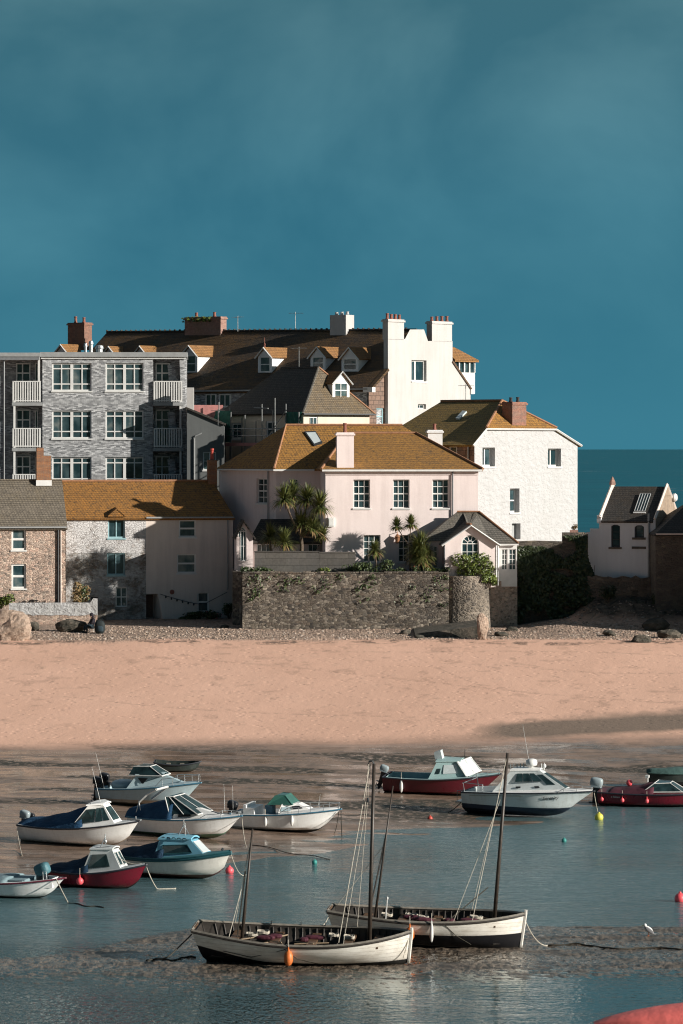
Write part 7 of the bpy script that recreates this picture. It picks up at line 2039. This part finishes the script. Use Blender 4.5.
# ivy mantling the dark wall
rr = random.Random(9); iv = empty('ivy', T(X_(555, 262), 262, 5.5), 'dark ivy smothering the tall wall below the white house', 'ivy')
mb = MB(); inv = T(-X_(555, 262), -262, -5.5); mb.M = inv; st = MB(inv)
xa, xb = X_(518, 262), X_(604, 262)
for i in range(9500):
    x = rr.uniform(xa, xb); u = (x-xa)/(xb-xa)
    top = 10.6 if x < X_(562, 262) else 11.3
    if x > X_(587, 262): top = 9.9-(x-X_(587, 262))*2.4
    base = 6.0 + .5*math.sin(x*2.1) + .25*math.sin(x*5.3) + (0 if x < X_(540, 262) else .1)
    z = base+(top-base)*rr.random()**.85
    cov = float(fbm(np.array([x/1.1]), np.array([z/.8]), 3)[0]) - .30*max(0, (z-9.6))/1.2*(1 if x < X_(560, 262) else .15)
    if cov < .36: continue
    bulge = .12+.75*max(0, 1-(z-base)/(top-base))**1.0*(.5+cov)
    p = Vector((x, 262.2-bulge*rr.random()**.6-.03, z))
    a = Vector((rr.gauss(0, .6), -1, rr.gauss(.3, .6))).normalized(); b = a.orthogonal().normalized(); e = a.cross(b); th = rr.uniform(0, 6.28)
    b, e = b*math.cos(th)+e*math.sin(th), e*math.cos(th)-b*math.sin(th); s_ = rr.uniform(.07, .14)
    mb.add([p-b*s_, p+e*s_*.7, p+b*s_, p-e*s_*.7], [(0, 1, 2, 3)])
mb.build('foliage', MT['ivy'], iv, fixn=False)
for i in range(16):
    x = rr.uniform(xa+.2, xb-.6); st.tube([(x, 262.1, 5.6), (x+rr.uniform(-.3, .3), 262.15, 7.5), (x+rr.uniform(-.6, .6), 262.17, 9.4)], .04, 5, .015)
st.build('stem', MT['bark'], iv)

# ------------------------------------------------------------------ someone sitting by the garden wall
def skin(name, verts, edges, radii, mat, parent, sub=2, rootv=0):
    me = bpy.data.meshes.new(name); bm = bmesh.new(); lay = bm.verts.layers.skin.verify()
    vs = [bm.verts.new(v) for v in verts]
    for v, r in zip(vs, radii):
        v[lay].radius = (r, r) if not isinstance(r, tuple) else r
    vs[rootv][lay].use_root = True
    for a, b in edges: bm.edges.new((vs[a], vs[b]))
    bm.to_mesh(me); bm.free(); me.materials.append(MT[mat])
    o = bpy.data.objects.new(name, me); COL.objects.link(o); o.parent = parent
    o.modifiers.new('skin', 'SKIN').use_smooth_shade = True
    s = o.modifiers.new('sub', 'SUBSURF'); s.levels = sub; s.render_levels = sub
    return o
c = ground(91.5, 632.5)
per = empty('person', T(c.x, c.y, c.z) @ RZ(200), 'person in dark hooded clothes sitting slumped on a low folding chair by the wall', 'person')
# local frame: +x is the way they face
V_ = [(-.02, 0, .40), (-.10, 0, .60), (-.12, 0, .80), (-.06, 0, .93), (.0, 0, 1.0), (.03, 0, 1.13),
      (-.10, .17, .86), (.02, .23, .64), (.20, .12, .55), (-.10, -.17, .86), (.02, -.23, .64), (.20, -.12, .55),
      (.02, .10, .40), (.38, .13, .44), (.34, .13, .06), (.02, -.10, .40), (.40, -.12, .43), (.44, -.12, .06), (.46, .13, .04), (.56, -.12, .04)]
E_ = [(0, 1), (1, 2), (2, 3), (3, 4), (4, 5), (2, 6), (6, 7), (7, 8), (2, 9), (9, 10), (10, 11), (0, 12), (12, 13), (13, 14), (14, 18), (0, 15), (15, 16), (16, 17), (17, 19)]
R_2 = [.15, .15, .17, .07, .075, .095, .075, .055, .04, .075, .055, .04, .10, .075, .05, .10, .075, .05, .04, .04]
skin('body', V_, E_, R_2, 'skin', per)
skin('jacket', [(-.03, 0, .46), (-.10, 0, .62), (-.12, 0, .81), (-.09, .17, .87), (.02, .235, .64), (.16, .14, .56), (-.09, -.17, .87), (.02, -.235, .64), (.16, -.14, .56), (-.08, 0, .94)],
     [(0, 1), (1, 2), (2, 3), (3, 4), (4, 5), (2, 6), (6, 7), (7, 8), (2, 9)], [.185, .18, .19, .095, .075, .06, .095, .075, .06, .10], 'cloth_dark', per)
skin('trousers', [(-.02, 0, .41), (.02, .10, .41), (.38, .13, .445), (.345, .13, .10), (.02, -.10, .41), (.40, -.12, .435), (.44, -.12, .10)], [(0, 1), (1, 2), (2, 3), (0, 4), (4, 5), (5, 6)], [.165, .125, .09, .07, .125, .09, .07], 'trouser', per)
m = MB(); m.ell((-.01, 0, 1.14), .125, .115, .14, 14, 10); m.ell((-.07, 0, 1.0), .10, .12, .09, 12, 8); m.build('hood', MT['cloth_dark'], per, smooth=True)
m = MB()
for y, x, z in ((.13, .42, .05), (-.12, .52, .05)): m.ell((x, y, z), .13, .05, .055, 12, 7, .8)
m.build('shoes', MT['bag'], per, smooth=True)
ch = empty('folding_chair', T(c.x, c.y, c.z) @ RZ(200), 'low folding chair with pale legs under the seated person', 'chair')
m = MB(); m.box(-.22, .24, -.24, .24, .30, .33); m.build('seat', MT['bag'], ch)
m = MB(); m.hexa([(-.27, -.23, .33), (-.24, -.23, .33), (-.24, .23, .33), (-.27, .23, .33)], [(-.42, -.23, .80), (-.39, -.23, .80), (-.39, .23, .80), (-.42, .23, .80)]); m.build('backrest', MT['bag'], ch)
for sx in (-1, 1):
    for sy in (-1, 1):
        m = MB(); m.tube([(sx*.20, sy*.23, .31), (-sx*.02+sx*.24, sy*.23, 0)], .02, 6); m.build('leg', MT['strip_white'], ch)
c2 = ground(99.5, 634)
bg = empty('rucksack', T(c2.x, c2.y+.3, c2.z), 'bulky black rucksack standing beside the seated person', 'bag')
m = MB(); m.ell((0, 0, .42), .34, .26, .44, 16, 12, .75); m.build('body', MT['bag'], bg, smooth=True)
m = MB(); m.ell((.02, -.22, .32), .22, .12, .20, 12, 8, .75); m.build('pocket', MT['trouser'], bg, smooth=True)
m = MB(); m.tube([(-.12, 0, .82), (-.1, 0, .95), (.1, 0, .95), (.12, 0, .82)], .02, 6); m.build('handle', MT['bag'], bg)
